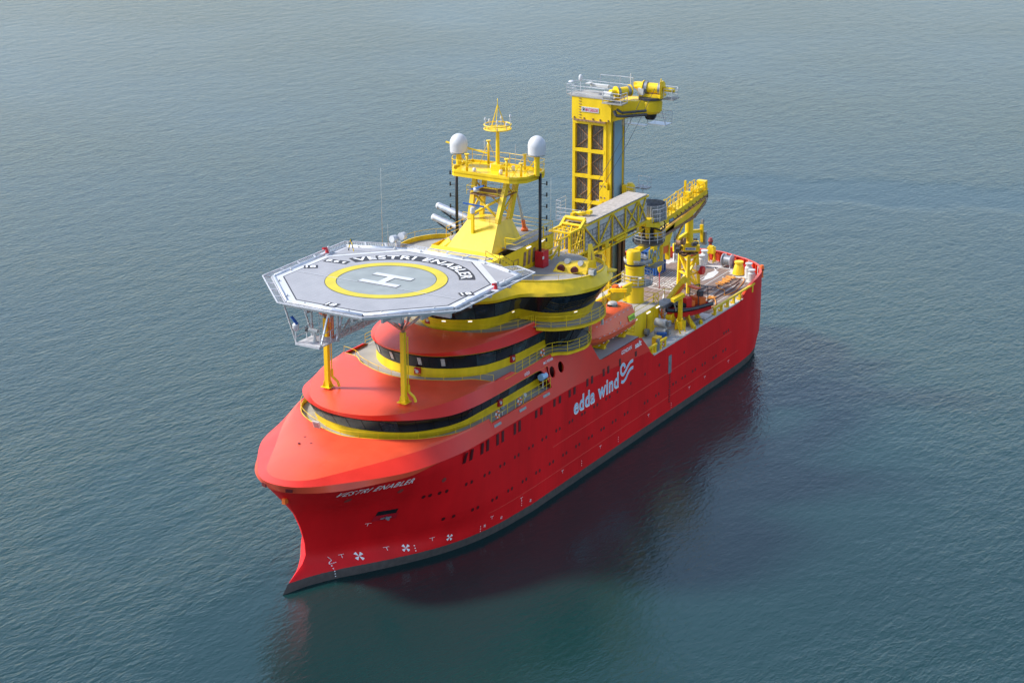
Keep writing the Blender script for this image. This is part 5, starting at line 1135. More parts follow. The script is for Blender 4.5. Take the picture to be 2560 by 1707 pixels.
b = MB(); rail([(-48.2, 2.5, 30.35), (-48.2, 4.7, 30.35), (-49.8, 4.7, 30.35), (-49.8, 2.6, 30.35), (-47.8, .6, 30.35), (-47.0, .6, 30.35)], 1.3, .8, .03, (1, .66, .33), b); b.bar((-46.2, .4, 30.3), (-46.2, .4, 34.3), .06); b.bar((-45.9, .8, 30.3), (-45.9, .8, 34.3), .06); b.bar((-48.2, 4.7, 30.3), (-48.6, 4.0, 32), .06)
for k in range(10): b.bar((-46.2, .4, 30.5+.38*k), (-45.9, .8, 30.5+.38*k), .03)
b.build('under_railing', 'alupaint', gt)
b = MB(); b.path([(-44.5, .3, 32.2), (-44.4, .6, 31.7), (-44.8, 1.4, 31.65), (-46.4, 3.3, 31.75)], .17, 8); b.path([(-44.5, .6, 32.4), (-44.6, 1.2, 32.05), (-46.5, 3.2, 32.15)], .14, 8); b.build('cable_tray', 'darksteel', gt)
b = MB(); b.lathe([(.14, 0), (.22, .15), (.22, .5), (.1, .7)], (-46.6, -5.0, 34.6), 10); b.tube((-46.6, -5, 33.3), (-46.6, -5, 34.6), .04, 6); b.lathe([(.35, 0), (.2, .12)], (-47, -6.4, 34.3), 10); b.tube((-48.5, .2, 33.4), (-48.5, .2, 35.6), .05, 6); b.build('lamp_dome', 'white', gt)
# maker's board
b = MB(); b.box((-44.66, -2.75, 31.95), (.04, 2.12, .56)); sb = b.build('maker_board', 'white', gt)
text_map('MACGREGOR', lambda u, v: (-44.63, -3.32+u, 31.76+v), 'maker_lettering', 'magenta', sb, width=1.55, height=.36, bold=.02)
b = MB(); b.add([(-44.63, -3.72, 31.8), (-44.63, -3.42, 31.8), (-44.63, -3.42, 32.1)], [(0, 1, 2)]); b.add([(-44.63, -3.75, 32.05), (-44.63, -3.6, 31.95), (-44.63, -3.5, 32.15)], [(0, 1, 2)]); b.build('maker_emblem', 'black', sb)
b = MB(); b.box((X0-.18, -4.3, 21.95), (.03, .38, .24)); b.build('panel_sticker', 'greensticker', gt); b = MB(); b.box((X0-.18, -2.0, 21.75), (.03, .4, .22)); b.build('panel_notice', 'offwhite', gt)
# mid platform on the aft port corner, and platform at the foot of the panels
b = MB(); b.box((-48.3, .6, 22.0), (2.4, 1.9, .12)); b.box((-49.9, 1.2, 22.6), (1.2, 1.6, .12)); b.box((-43.7, -3.6, 19.6), (2.3, 4.4, .12)); b.build('mid_platform', 'steel', gt)
b = MB(); rail([(-47.2, .3, 22.05), (-47.2, 1.5, 22.05), (-49.4, 1.5, 22.05)], 1.1, .9, .04, (1, .66, .33), b); rail([(-49.4, 2.0, 22.65), (-50.4, 2.0, 22.65), (-50.4, .4, 22.65)], 1.1, .7, .03, (1, .5), b)
rail([(-42.6, -5.8, 19.65), (-42.6, -1.5, 19.65)], 1.4, .9, .035, (1, .66, .33), b); rail([(-42.6, -5.8, 19.65), (-44.8, -5.8, 19.65)], 2.2, .55, .03, (1, .8, .6, .4, .2), b); rail([(-42.6, -5.8, 19.65), (-42.6, -5.2, 19.65)], 2.2, .3, .03, (1, .8, .6, .4, .2), b); b.build('mid_railing', 'alupaint', gt)
b = MB(); b.lathe([(.5, 0), (.6, .3), (.55, 1.0), (.3, 1.3)], (-48.2, .5, 22.1), 12); b.box((-47.4, .3, 22.8), (.5, .5, 1.1)); b.box((-48.8, .3, 20.5), (2.6, 1.8, 2.6)); b.build('mid_winch', 'yellow', gt)
b = MB(); b.box((X0+.25, -1.0, 22.9), (.35, .95, 2.1)); b.box((X0+.3, -.45, 21.6), (.3, .5, 3.2)); b.build('guide_carriage', 'yellow', gt)
b = MB()
for y, z in ((-1.25, 23.6), (-.8, 23.6), (-1.25, 22.3), (-.8, 22.3)): b.tube((X0+.42, y, z), (X0+.46, y, z), .11, 10)
b.build('carriage_roller', 'steelrust', gt)
# dark flexible curtains on the lower part of the side
for k, (xa, za) in enumerate(((-46.45, 12.4), (-47.35, 13.6))):
    b = MB(); b.box((xa, .12+.05*k, (18.3+za)/2), (.62, .22, 18.3-za)); b.tube((xa, .0, za), (xa, .23, za), .31, 14); b.build('hose_loop', 'rubber', gt)
# wires from the big drum to the stowed hook
for k, (p, q) in enumerate((((-47.5, 2.6, 34.4), (-32.6, 2.5, 24.2)), ((-47.6, 3.6, 34.4), (-33.2, 3.0, 24.1)))):
    t = thing('hoist_wire', ('left' if k == 0 else 'right')+' of the two long hoist wires slanting down from the large winch drum', 'wire', p, 'hoist wires'); b = MB(); p, q = Vector(p), Vector(q); b.path([p+(q-p)*i/10+Vector((0, 0, -1.6*4*(i/10)*(1-i/10)*.5)) for i in range(11)], .028, 4); b.build('wire', 'darksteel', t)
t = thing('hook_block', 'yellow hook block with two lobes lying on the gangway roof', 'hook block', (-33.2, 2.5, 23.5)); b = MB(); b.box((-32.9, 2.6, 23.75), (.8, .7, .3)); b.tube((-32.6, 2.0, 23.8), (-32.6, 3.3, 23.9), .16, 8); b.box((-33.2, 3.4, 23.9), (.6, .5, .35)); b.box((-32.2, 2.0, 23.7), (.6, .3, .4)); b.build('block', 'yellow', t); b = MB(); b.bar((-32.8, 2.6, 23.9), (-33.2, 2.8, 24.4), .08); b.build('shackle', 'darksteel', t)

# ================================================================== GANGWAY
gw = thing('telescopic_gangway', 'horizontal yellow truss gangway with a pale plate roof reaching over the bridge wing', 'gangway', (-34, 3.45, 20.5))
YA, YB, ZA, ZB = 4.6, 2.3, 20.5, 23.3
b = MB()
for y in (YA, YB):
    for z in (ZA, ZB): b.bar((-26.8, y, z), (-44.5, y, z), .2, .2)
b.build('chord', 'yellow', gw)
for y in (YA, YB):
    b = MB(); ns = [(-26.8, ZA, ZB), (-29.9, ZA, ZB), (-33.1, ZA, ZB), (-36.2, ZA, ZB), (-39.2, ZA, ZB), (-42.2, ZA, ZB)]
    for x, a_, c_ in ns: b.bar((x, y, a_), (x, y, c_), .14)
    for (xa, za, xb, zb_) in ((-29.9, ZB, -33.1, ZA), (-33.1, ZA, -36.2, ZB), (-36.2, ZB, -39.2, ZA), (-39.2, ZA, -42.2, ZB), (-39.2, ZB, -42.2, ZA), (-42.2, ZB, -44.3, ZA), (-42.2, ZA, -44, ZB), (-29.9, ZB, -27.8, ZA), (-27.4, ZA, -29, ZB)): b.bar((xa, y, za), (xb, y, zb_), .12)
    [b.bar((x, y, 19.8), (x, y, ZB), .06) for x in (-27.1, -27.4, -27.75, -28.1, -28.5, -28.9, -29.3)]; b.bar((-26.8, y, 21.9), (-29.9, y, 21.9), .07); b.bar((-26.8, y, 21.2), (-29.9, y, 21.2), .05); b.build('side_lattice', 'yellow', gw)
b = MB(); b.box((-37.4, 3.45, 23.48), (13.6, 2.45, .07)); b.build('roof_sheet', 'roofplate', gw)
xs_ = np.linspace(-30.6, -44.2, 10)
for xa, xb in zip(xs_, xs_[1:]):
    b = MB(); b.box(((xa+xb)/2, 3.45, 23.53), (abs(xa-xb)-.03, 2.4, .03)); b.build('roof_plate', 'roofplate', gw)
    for y in (YA-.14, YB+.14):
        b = MB(); b.box(((xa+xb)/2, y, 22.85), (abs(xa-xb)-.02, .03, .62)); b.build('side_window', 'offwhite', gw)
b = MB()
for y in (YA-.16, YB+.16): b.box((-37.2, y, 21.5), (14.6, .03, 2.0))
b.box((-35.5, 3.45, 20.55), (17.5, 2.2, .08)); b.build('side_mesh', 'mesh_grey', gw)
b = MB()
for z in (20.95, 21.4, 21.9, 22.5): b.bar((-27, YA-.1, z), (-44, YA-.1, z), .05)
for x in np.arange(-30.4, -44, -.8): b.bar((x, YA-.12, 20.6), (x, YA-.12, 22.5), .03)
b.build('side_handrail', 'steel', gw)
b = MB(); b.bar((-26.5, YA, 19.75), (-43.5, YA, 19.75), .14, .1); b.bar((-26.5, YB, 19.75), (-43.5, YB, 19.75), .14, .1)
for x in (-27, -30, -33.1, -36.2, -39.2, -42): b.bar((x, YA, 19.75), (x, YA, ZA), .09); b.bar((x, YB, 19.75), (x, YB, ZA), .09)
b.box((-38.5, YA-.2, 20.05), (2.6, .35, .35)); b.box((-35, YA-.2, 20.1), (.8, .45, .5)); b.box((-31, YA-.1, 20.0), (.7, .4, .5)); b.build('lower_beam', 'yellow', gw)
b = MB(); b.box((-36, 3.45, 19.95), (14, 1.4, .3)); b.build('telescope_rail', 'darksteel', gw)
b = MB(); b.tube((-30.1, YB, 23.95), (-30.1, YA, 23.95), .24, 12); b.tube((-29.3, YB+.1, 23.5), (-29.3, YA-.1, 23.5), .16, 10)
for y in (YB, YA): b.bar((-30.1, y, 23.95), (-28.9, y, 23.2), .26, .34)
b.build('roller_frame', 'yellow', gw)
b = MB()
for x in (-27.2, -28, -28.8): b.bar((x, YB, ZB), (x+.2, YA, ZB), .07)
for y in (2.8, 3.5, 4.1): b.bar((-26.8, y, ZB-.03), (-29.4, y, ZB-.03), .1, .06)
b.bar((-26.8, YA, ZB), (-29.4, 3.4, ZB+.02), .12); b.bar((-26.8, YB, ZB), (-26.8, YA, ZB), .16); b.build('front_roof_bar', 'yellow', gw)
b = MB()
for y in (YA, YB): b.bar((-26.8, y, 19.7), (-26.8, y, 23.35), .26); b.bar((-25.9, y, 19.9), (-26.0, y, 21.5), .1)
b.bar((-25.0, YA-.1, 22.6), (-23.2, YA-.2, 21.4), .16); b.bar((-25.0, YB+.1, 22.9), (-23.2, YB+.2, 21.4), .16)
for y in (YA-.1, YB+.1): b.bar((-26.8, y, 23.1), (-25.0, y, 23.0), .12); b.bar((-25.0, y, 23.0), (-24.6, y, 21.0), .12)
b.bar((-25.0, YB, 23.0), (-25.0, YA, 22.95), .12); b.build('tip_frame', 'yellow', gw)
b = MB(); b.box((-24.3, 3.45, 20.9), (5.0, 1.7, .1)); b.build('tip_floor', 'deckgrey', gw)
b = MB(); b.box((-22.2, 3.45, 20.98), (1.0, 1.9, .08)); b.build('tread_plate', 'yellow', gw); b = MB(); b.tube((-21.6, 2.3, 20.85), (-21.6, 4.6, 20.85), .14, 10); b.build('tip_fender', 'rubber', gw)
b = MB(); 
for y in (4.4, 2.5): rail([(-21.8, y, 21.0), (-24.8, y, 21.0)], 1.5, .5, .05, (1, .6, .3), b)
b.build('tip_railing', 'offwhite', gw)
b = MB(); b.box((-26.0, 4.85, 20.6), (.7, .12, .9)); b.build('blue_cabinet', 'lightblue', gw)
b = MB(); b.box((-25.0, 3.0, 23.2), (.3, .3, .35)); b.tube((-26.9, 3.45, 21.8), (-25, 3.2, 21.6), .03, 5); b.build('camera_box', 'white', gw)

# pedestal, slewing head
pd = thing('gangway_pedestal', 'round yellow pedestal with ring platforms carrying the aft end of the gangway', 'pedestal', (-44.0, 3.4, 11.3))
b = MB(); b.lathe([(1.03, 11.25), (1.03, 15.2), (1.12, 15.25), (1.12, 15.5)], (-44, 3.4, 0), 32); b.build('lower_drum', 'yellow', pd)
b = MB(); b.lathe([(1.15, 15.5), (1.15, 15.62)], (-44, 3.4, 0), 32); b.build('bearing_ring', 'black', pd)
b = MB(); b.lathe([(.78, 15.62), (.8, 16.9), (.7, 17.1)], (-43.8, 3.3, 0), 28); b.box((-45.6, 3.3, 16.9), (2.6, .7, .4)); b.box((-46, 3.4, 20.1), (3.6, 2.0, .5)); b.build('upper_drum', 'yellow', pd)
def ringplat(cx, cy, z, r, m, h=1.0, mesh=False, nm='ring_platform', r0=.9):
    b = MB(); b.lathe([(r0, z), (r, z), (r, z-.12), (r0, z-.12)], (cx, cy, 0), 32, cap=False); b.build(nm, m, pd)
    b = MB(); pts = [(cx+r*math.cos(t), cy+r*math.sin(t), z) for t in np.linspace(0, 2*math.pi, 25)]; rail(pts, h, .6, .045, (1, .66, .33), b); b.build('ring_railing', 'alupaint', pd)
ringplat(-44.6, 3.4, 13.25, 1.7, 'steel', 1.1); ringplat(-44.6, 3.4, 15.75, 1.5, 'steel', .3); ringplat(-47.2, 3.4, 17.5, 1.8, 'darksteel', 1.15, r0=.3)
b = MB(); b.lathe([(1.6, 17.1), (1.8, 17.45)], (-47.2, 3.4, 0), 28, cap=False); b.build('ring_skirt', 'steel', pd)
b = MB(); b.box((-46.2, 4.3, 15.1), (2.6, 2.3, .12)); b.build('box_platform', 'steel', pd)
b = MB(); b.box((-45.3, 4.6, 16.2), (1.2, .08, 1.5)); b.box((-46.9, 4.7, 16.2), (.9, .08, 1.5)); b.build('cabinet_sheet', 'ralblue', pd)
b = MB()
for (xa, xb) in ((-44.7, -45.9), (-46.4, -47.5)):
    for (p, q) in (((xa, 15.3), (xb, 17.1)), ((xa, 17.1), (xb, 15.3)), ((xa, 15.3), (xa, 17.1)), ((xb, 15.3), (xb, 17.1)), ((xa, 17.1), (xb, 17.1)), ((xa, 15.3), (xb, 15.3))): b.bar((p[0], 4.74, p[1]), (q[0], 4.78, q[1]), .07)
b.box((-46.1, 4.6, 17.0), (.8, .5, .4)); b.box((-46.2, 4.5, 15.6), (.5, .5, .6)); b.build('cabinet_frame', 'yellow', pd)
b = MB(); b.lathe([(.5, 17.5), (.9, 18.0), (.6, 18.4), (1.2, 19.2), (.9, 19.5)], (-47.3, 3.4, 0), 20); b.build('head_core', 'darksteel', pd)
for k in range(6):
    a = k*math.pi/3+.3; b = MB(); x, y = -47.3+1.0*math.cos(a), 3.4+1.0*math.sin(a); b.lathe([(.18, 17.9), (.26, 18.2), (.26, 18.9), (.34, 19.0), (.34, 19.4)], (x, y, 0), 12); b.build('slew_motor', 'yellow', pd)
b = MB(); b.lathe([(1.1, 19.0), (1.55, 19.3), (1.3, 19.7)], (-47.6, 3.4, 0), 24); b.add([(-44.3, 2.4, 20.2), (-44.3, 4.5, 20.2), (-47, 4.9, 19.6), (-47, 2, 19.6), (-44.3, 2.4, 19.8), (-44.3, 4.5, 19.8), (-47, 4.9, 19.1), (-47, 2, 19.1)], [(0, 1, 2, 3), (4, 7, 6, 5), (1, 5, 6, 2), (0, 3, 7, 4), (0, 4, 5, 1)]); b.build('head_collar', 'yellow', pd)
b = MB(); b.lathe([(1.62, 19.85), (1.66, 21.5)], (-47.7, 3.4, 0), 36, cap=False); b.lathe([(1.58, 19.85), (1.62, 21.5)], (-47.7, 3.4, 0), 36, cap=False); b.build('screen_wall', 'steel', pd)
b = MB(); b.lathe([(0, 19.85), (1.7, 19.85)], (-47.7, 3.4, 0), 30, cap=False); b.lathe([(1.66, 21.5), (1.66, 21.62), (1.58, 21.62)], (-47.7, 3.4, 0), 30, cap=False); b.build('screen_floor', 'steel', pd)
b = MB()
for t_ in np.linspace(0, 2*math.pi, 15)[:-1]: b.bar((-47.7+1.68*math.cos(t_), 3.4+1.68*math.sin(t_), 19.9), (-47.7+1.68*math.cos(t_), 3.4+1.68*math.sin(t_), 21.6), .05)
rail([(-45.6, 4.6, 19.9), (-46.3, 5.2, 19.9), (-47.8, 5.25, 19.9)], 1.5, .6, .035, (1, .66, .33), b); b.build('screen_frame', 'alupaint', pd)
b = MB()
for (x, y) in ((-48.4, 2.7), (-47.2, 2.6), (-48.3, 3.6)): b.box((x, y, 20.3), (.7, .6, .8))
b.build('inner_machinery', 'steelrust', pd)
b = MB(); b.path([(-46.4, 4.4, 19.2), (-47, 5.0, 18.8), (-48, 5.0, 18.9), (-48.6, 4.6, 19.4)], .1, 6); b.build('cable_loop', 'black', pd)
for (z, w_, nm) in ((13.95, .55, 'offwhite'), ):
    b = MB(); b.box((-43.1, 3.05, 14.0), (.06, .55, .3), R(-15)); b.build('notice', nm, pd); b = MB(); b.box((-43.35, 4.15, 14.15), (.06, .7, .08), R(40)); b.build('wall_lamp', 'lampwhite', pd)
b = MB(); b.box((-43.25, 2.75, 12.3), (.4, .7, 1.9)); b.build('pedestal_door', 'yellow', pd)

# ================================================================== DECK CRANE
dc = thing('deck_crane', 'yellow deck crane on a lattice tower with a long horizontal boom', 'crane', (-59, 2.6, 8.45))
C0 = [Vector(p) for p in ((-57.7, 3.4, 0), (-59.1, 1.45, 0), (-61.0, 2.0, 0), (-59.7, 3.85, 0))]
T0 = [Vector(p) for p in ((-57.8, 3.3, 0), (-58.9, 1.7, 0), (-60.4, 2.1, 0), (-59.5, 3.6, 0))]
def zz(p, z): return Vector((p.x, p.y, z))
for c, t_ in zip(C0, T0): b = MB(); b.bar(zz(c, 8.45), zz(t_, 12.9), .34); b.build('tower_leg', 'yellow', dc)
b = MB()
for i in range(4):
    j = (i+1) % 4
    for k, z in enumerate((8.5, 10.6, 12.6)):
        if k: b.bar(zz(C0[i].lerp(T0[i], (z-8.45)/4.45), z), zz(C0[j].lerp(T0[j], (z-8.45)/4.45), z), .22)
    for k, (za, zc_) in enumerate(((8.7, 10.5), (10.7, 12.5))):
        a_, c_ = (i, j) if (i+k) % 2 else (j, i); b.bar(zz(C0[a_].lerp(T0[a_], (za-8.45)/4.45), za), zz(C0[c_].lerp(T0[c_], (zc_-8.45)/4.45), zc_), .24)
b.build('tower_brace', 'yellow', dc)
CX, CY = -59.2, 2.65
b = MB(); b.lathe([(1.15, 12.9), (1.15, 13.0), (.8, 13.1), (.75, 13.5)], (CX, CY, 0), 20); b.build('base_flange', 'steelrust', dc)
b = MB(); b.lathe([(.9, 13.3), (.9, 14.1), (.5, 14.3), (.46, 17.6)], (CX, CY, 0), 20); b.box((CX, CY+.3, 13.7), (2.2, 1.9, .7), .5); b.build('crane_column', 'yellow', dc)
b = MB(); b.box((CX+1.25, CY+.85, 13.75), (.04, 1.2, .32), .5); cb = b.build('crane_sign', 'white', dc)
text_map('MACGREGOR', lambda u, v: (CX+1.29-.48*(u-.55), CY+.85+.88*(u-.55), 13.66+v), 'maker_lettering', 'contblue', cb, width=1.05, height=.2, bold=.02)
b = MB()
for k in range(16):
    a = random.uniform(0, 6.28); r_ = random.uniform(.8, 1.5); b.box((CX+r_*math.cos(a), CY+r_*math.sin(a), random.uniform(12.9, 14.3)), (random.uniform(.2, .6), random.uniform(.2, .6), random.uniform(.2, .6)), a)
b.build('hydraulic_valves', 'darksteel', dc)
b = MB()
for k in range(5): a = 1.5+k*1.1; b.path([(CX+1.1*math.cos(a+t_), CY+1.1*math.sin(a+t_), 13.0+.25*math.sin(3*t_+k)) for t_ in np.linspace(0, 1.4, 7)], .09, 5)
b.build('hose_bundle', 'black', dc)
b = MB(); b.bar((CX, CY, 15.3), (CX+1.9, CY-.5, 14.8), .35, .5); b.bar((CX, CY, 15.4), (CX-2.1, CY+.7, 15.1), .3, .4); b.bar((CX-2.1, CY+.7, 13.8), (CX-1.9, CY+.7, 15.9), .35); b.build('winch_arm', 'yellow', dc)
b = MB(); b.lathe([(.4, -.4), (.4, .4)], (CX+1.3, CY-.3, 14.6), 14, 'Y'); b.lathe([(.3, -.3), (.3, .3)], (CX+1.9, CY-.4, 14.5), 12, 'Y'); b.build('rope_drum', 'steelrust', dc)
b = MB(); b.box((CX-2.3, CY+.8, 14.2), (.5, .6, 1.6)); b.box((CX-2.1, CY+.7, 16.2), (.3, .3, .6)); b.build('control_cabinet', 'steel', dc)
by = 3.0
b = MB()
def prism(pts, y0, y1, mbx): n = len(pts); mbx.add([(x, y0, z) for x, z in pts]+[(x, y1, z) for x, z in pts], [tuple(range(n-1, -1, -1)), tuple(range(n, 2*n))]+[(i, (i+1) % n, n+(i+1) % n, n+i) for i in range(n)])
prism([(-48.6, 18.25), (-48.6, 18.8), (-62.0, 20.0), (-62.2, 19.4), (-59, 19.0), (-54, 18.35)], by-.5, by+.5, b); b.build('main_boom', 'yellow', dc)
b = MB(); prism([(-51.2, 17.0), (-51.0, 17.55), (-56, 18.0), (-60.5, 18.7), (-62.0, 19.2), (-61.9, 18.5), (-58.5, 17.6), (-55, 17.2)], by-.35, by+.35, b); b.build('folded_jib', 'yellow', dc)
b = MB(); b.bar((-51, by+.38, 17.0), (-59, by+.38, 17.35), .14, .3); b.bar((-59, by+.38, 17.35), (-61.9, by+.38, 18.5), .14, .4); b.bar((-52, by+.55, 18.2), (-62, by+.55, 19.3), .1, .14); b.build('boom_underside', 'steelrust', dc)
b = MB(); prism([(-48.6, 18.95), (-48.6, 18.85), (-61.8, 20.05), (-61.8, 20.15)], by-.75, by+.75, b)
b.box((-60.3, by, 20.3), (1.4, 1.0, .4)); b.build('boom_walkway', 'yellow', dc)
b = MB()
for s in (-.75, .75):
    rail([(x, by+s, 18.9+(-48.6-x)*.09) for x in np.arange(-49.5, -62, -.9)], 1.1, .8, .045, (1, .5), b)
for x in (-52.0, -55, -58.6):
    z = 18.9+(-48.6-x)*.09
    for s in (-.35, .35): b.path([(x, by+s, z), (x, by+s, z+1.3), (x-.5, by+s, z+1.6), (x-1.2, by+s, z+1.35), (x-1.2, by+s, z)], .05, 5)
b.build('boom_railing', 'yellow', dc)
b = MB(); b.bar((-58.6, by-.7, 20), (-58.6, by-.7, 21.6), .22); b.box((-61.6, by, 20.6), (.7, 1.1, .9)); b.box((-58.0, by-.1, 20.2), (.6, .9, .6)); b.build('boom_winch', 'yellow', dc)
b = MB()
for k in range(4): b.path([(-62.0, by+.1*k, 19.5+.1*k), (-62.6, by+.1*k, 19.6), (-62.7, by+.1*k, 18.8), (-62.2, by+.1*k, 18.3)], .045, 5)
b.build('tail_hose', 'black', dc)
b = MB(); b.add([(-51.1, by-.35, 17.3), (-51.1, by+.35, 17.3), (-54, by-.35, 17.8), (-54, by+.35, 17.8), (-51.0, by-.35, 15.7), (-51.0, by+.35, 15.7), (-52.6, by-.35, 15.6), (-52.6, by+.35, 15.6)], [(0, 1, 3, 2), (0, 4, 5, 1), (4, 6, 7, 5), (2, 3, 7, 6), (1, 5, 7, 3), (0, 2, 6, 4)]); b.build('hanging_jib', 'yellow', dc)
for x in (-50.9, -52.7): b = MB(); b.box((x, by+.1, 14.8), (.35, .5, 2.0)); b.build('jib_fork', 'yellow', dc)
b = MB(); b.box((-51.8, by, 15.2), (1.4, .5, .9)); b.build('fork_web', 'orange', dc)
b = MB(); b.bar((-54.2, by+.3, 13.2), (-53.8, by+.3, 17.2), .07); b.bar((-54.4, by+.3, 13.4), (-54.3, by+.3, 17.0), .05); b.bar((-54.6, by, 15.6), (-57.4, by, 17.7), .12); b.build('lifting_cable', 'darksteel', dc)
b = MB(); b.bar((-54.9, by+.1, 15.6), (-57.9, by+.1, 17.9), .2); b.build('luffing_cylinder', 'yellow', dc)
b = MB(); b.box((-52.6, by+.53, 18.45), (1.2, .04, .45)); b.build('boom_sheet', 'ralblue', dc)
t = thing('crane_hook', 'small yellow hook block hanging on a wire in front of the blue container', 'hook', (-55, 1.0, 11.7)); b = MB(); b.lathe([(.06, 11.3), (.22, 11.6), (.25, 12.2), (.06, 12.6)], (-55, 1, 0), 10); b.build('block', 'yellow', t); b = MB(); b.tube((-55, 1, 12.6), (-54.6, 1.9, 17.2), .03, 4); b.build('wire', 'darksteel', t); b = MB(); b.tube((-55, 1, 11.3), (-55.05, .98, 9.3), .05, 5); b.build('sling', 'redbox', t)

# ================================================================== LIFEBOAT
lb = thing('lifeboat', 'large enclosed orange lifeboat lying on its cradle on the boat deck', 'lifeboat', (-31.3, 7.0, 11.25))
LX = [(-24.9, 0, .25, .1, 12.7, 12.95, 13.1), (-25.4, 0, .8, .4, 12.1, 12.9, 13.45), (-26.4, 0, 1.25, .75, 11.85, 12.85, 13.8), (-28, 0, 1.6, 1.0, 11.7, 12.85, 14.15), (-30, 0, 1.72, 1.1, 11.6, 12.8, 14.35), (-33, 0, 1.75, 1.15, 11.55, 12.75, 14.45), (-35.5, 0, 1.75, 1.2, 11.55, 12.75, 14.45), (-37.2, 0, 1.72, 1.2, 11.6, 12.75, 14.4), (-37.45, 0, 1.6, 1.1, 11.8, 12.75, 14.3)]
LX = [(-24.9-(-24.9-r_[0])*.735, *r_[1:]) for r_ in LX]
def lbsec(x, _, hw, tw, zk_, zg, zt_):
    yc = 7.0; return [(x, yc, zk_), (x, yc+hw*.55, zk_+.12), (x, yc+hw*.92, zk_+(zg-zk_)*.55), (x, yc+hw, zg), (x, yc+hw*.97, zg+.12), (x, yc+(hw+tw)/2, (zg+zt_)/2+.15), (x, yc+tw, zt_-.08), (x, yc, zt_+.05)]
rows_ = []
for r_ in LX: h_ = lbsec(*r_); rows_.append(h_+[(x, 14-y, z) for x, y, z in h_[::-1][1:-1]]+[h_[0]])
b = MB(); b.strip(rows_); n_ = len(rows_[0])
b.add(rows_[0], [tuple(range(n_-1))]); b.add(rows_[-1], [tuple(range(n_-1))]); b.build('hull_and_canopy', 'boatorange', lb, 28)
b = MB()
for s in (1, -1): b.path([(x, 7+s*(hw+.03), zg+.04) for x, _, hw, tw, zk_, zg, zt_ in LX], .07, 6)
b.build('gunwale_fender', 'boatorange', lb)
for s in (1, -1):
    for k, x in enumerate(np.arange(-26.0, -33.9, -.95)):
        for (yy_, z) in ((1.78, 12.95), (1.36, 14.12), (1.68, 12.15)):
            b = MB(); b.box((x, 7+s*yy_*(1 if x < -27.5 else .93), z+.02), (.34, .03, .05)); b.build('reflective_tape', 'white', lb)
b = MB(); b.lathe([(.58, 14.3), (.56, 14.65), (.42, 14.88), (.2, 14.95), (0, 14.96)], (-32.2, 6.8, 0), 14); b.build('steering_cupola', 'offwhite', lb)
b = MB(); b.lathe([(.60, 14.45), (.55, 14.7)], (-32.2, 6.8, 0), 14, cap=False); b.build('cupola_window', 'glass', lb)
b = MB(); b.add([(-32.3, 8.78, 13.0), (-33.8, 8.76, 13.0), (-33.8, 8.56, 13.55), (-32.3, 8.58, 13.55)], [(0, 1, 2, 3)]); sg = b.build('maker_plate', 'limesign', lb)
text_map('PALFINGER', lambda u, v: (-32.4-u, 8.80-.36*v, 13.1+v*.93), 'maker_lettering', 'greentext', sg, width=1.25, height=.34, bold=.02)
b = MB(); b.box((-30.6, 8.62, 13.3), (.12, .04, .3)); b.box((-29, 8.6, 13.1), (.1, .04, .1)); b.build('boat_fitting', 'white', lb)
b = MB()
for x in (-27.8, -32.2): b.box((x, 7, 11.5), (.5, 2.6, .5)); b.bar((x, 8.0, 11.3), (x, 8.7, 12.2), .2); b.bar((x, 6.0, 11.3), (x, 5.3, 12.2), .2)
b.build('cradle', 'yellow', lb)
# davit arms behind the lifeboat
dv = thing('lifeboat_davit', 'yellow davit frame standing inboard of the orange lifeboat', 'davit', (-32, 4.7, 11.3))
for x in (-29.3, -35.4):
    b = MB(); b.bar((x, 4.8, 11.25), (x, 4.8, 15.0), .35); b.bar((x, 4.8, 15.0), (x, 6.9, 15.3), .35); b.bar((x, 6.6, 15.2), (x, 6.6, 14.2), .08); b.build('davit_arm', 'yellow', dv)
b = MB(); b.bar((-28.5, 4.8, 14.6), (-40.5, 4.8, 14.4), .3); b.bar((-30, 4.6, 13.4), (-40.5, 4.6, 13.2), .2); b.build('davit_beam', 'yellow', dv)
b = MB(); b.box((-37, 4.6, 14.9), (.7, .5, .4)); b.path([(-36.5, 5.3, 15.1), (-36.9, 5.3, 14.6), (-37.3, 5.2, 15.0)], .1, 6); b.build('winch', 'orange', dv)
b = MB()
rail([(-27, 3.6, 14.2), (-41, 3.6, 14.2)], 1.2, 1.2, .05, (1, .5), b); rail([(-27, 4.6, 13.3), (-33, 4.6, 13.3)], 1.1, 1.2, .05, (1, .5), b); b.build('catwalk_railing', 'yellow', dv)
b = MB(); b.box((-34, 3.9, 14.15), (14, 1.2, .12)); b.box((-34, 4.5, 13.7), (14, .12, .8)); b.build('catwalk', 'yellow', dv)
b = MB(); b.box((-34, 3.9, 14.23), (13.8, 1.1, .02)); b.build('catwalk_grating', 'offwhite', dv)
t = thing('ship_horn_plate', 'light blue plate with a dark round hole at the aft end of the bridge wing', 'sensor plate', (-24.5, 9.1, 14.9)); b = MB(); b.box((-24.8, 9.15, 16.3), (1.5, .08, 1.0), R(8)); b.build('plate', 'lightblue', t); b = MB(); b.lathe([(.24, 0), (.24, .06)], (-24.8, 9.16, 16.25), 14, 'Y'); b.build('hole', 'darksteel', t)
t = thing('vent_pipe', 'white bent vent pipe in front of the lifeboat bow', 'pipe', (-24.9, 9.3, 14.6)); b = MB(); b.path([(-24.0, 9.4, 15.6), (-24.6, 9.45, 15.7), (-24.9, 9.45, 15.5), (-24.95, 9.45, 14.9)], .14, 8); b.build('pipe', 'offwhite', t)

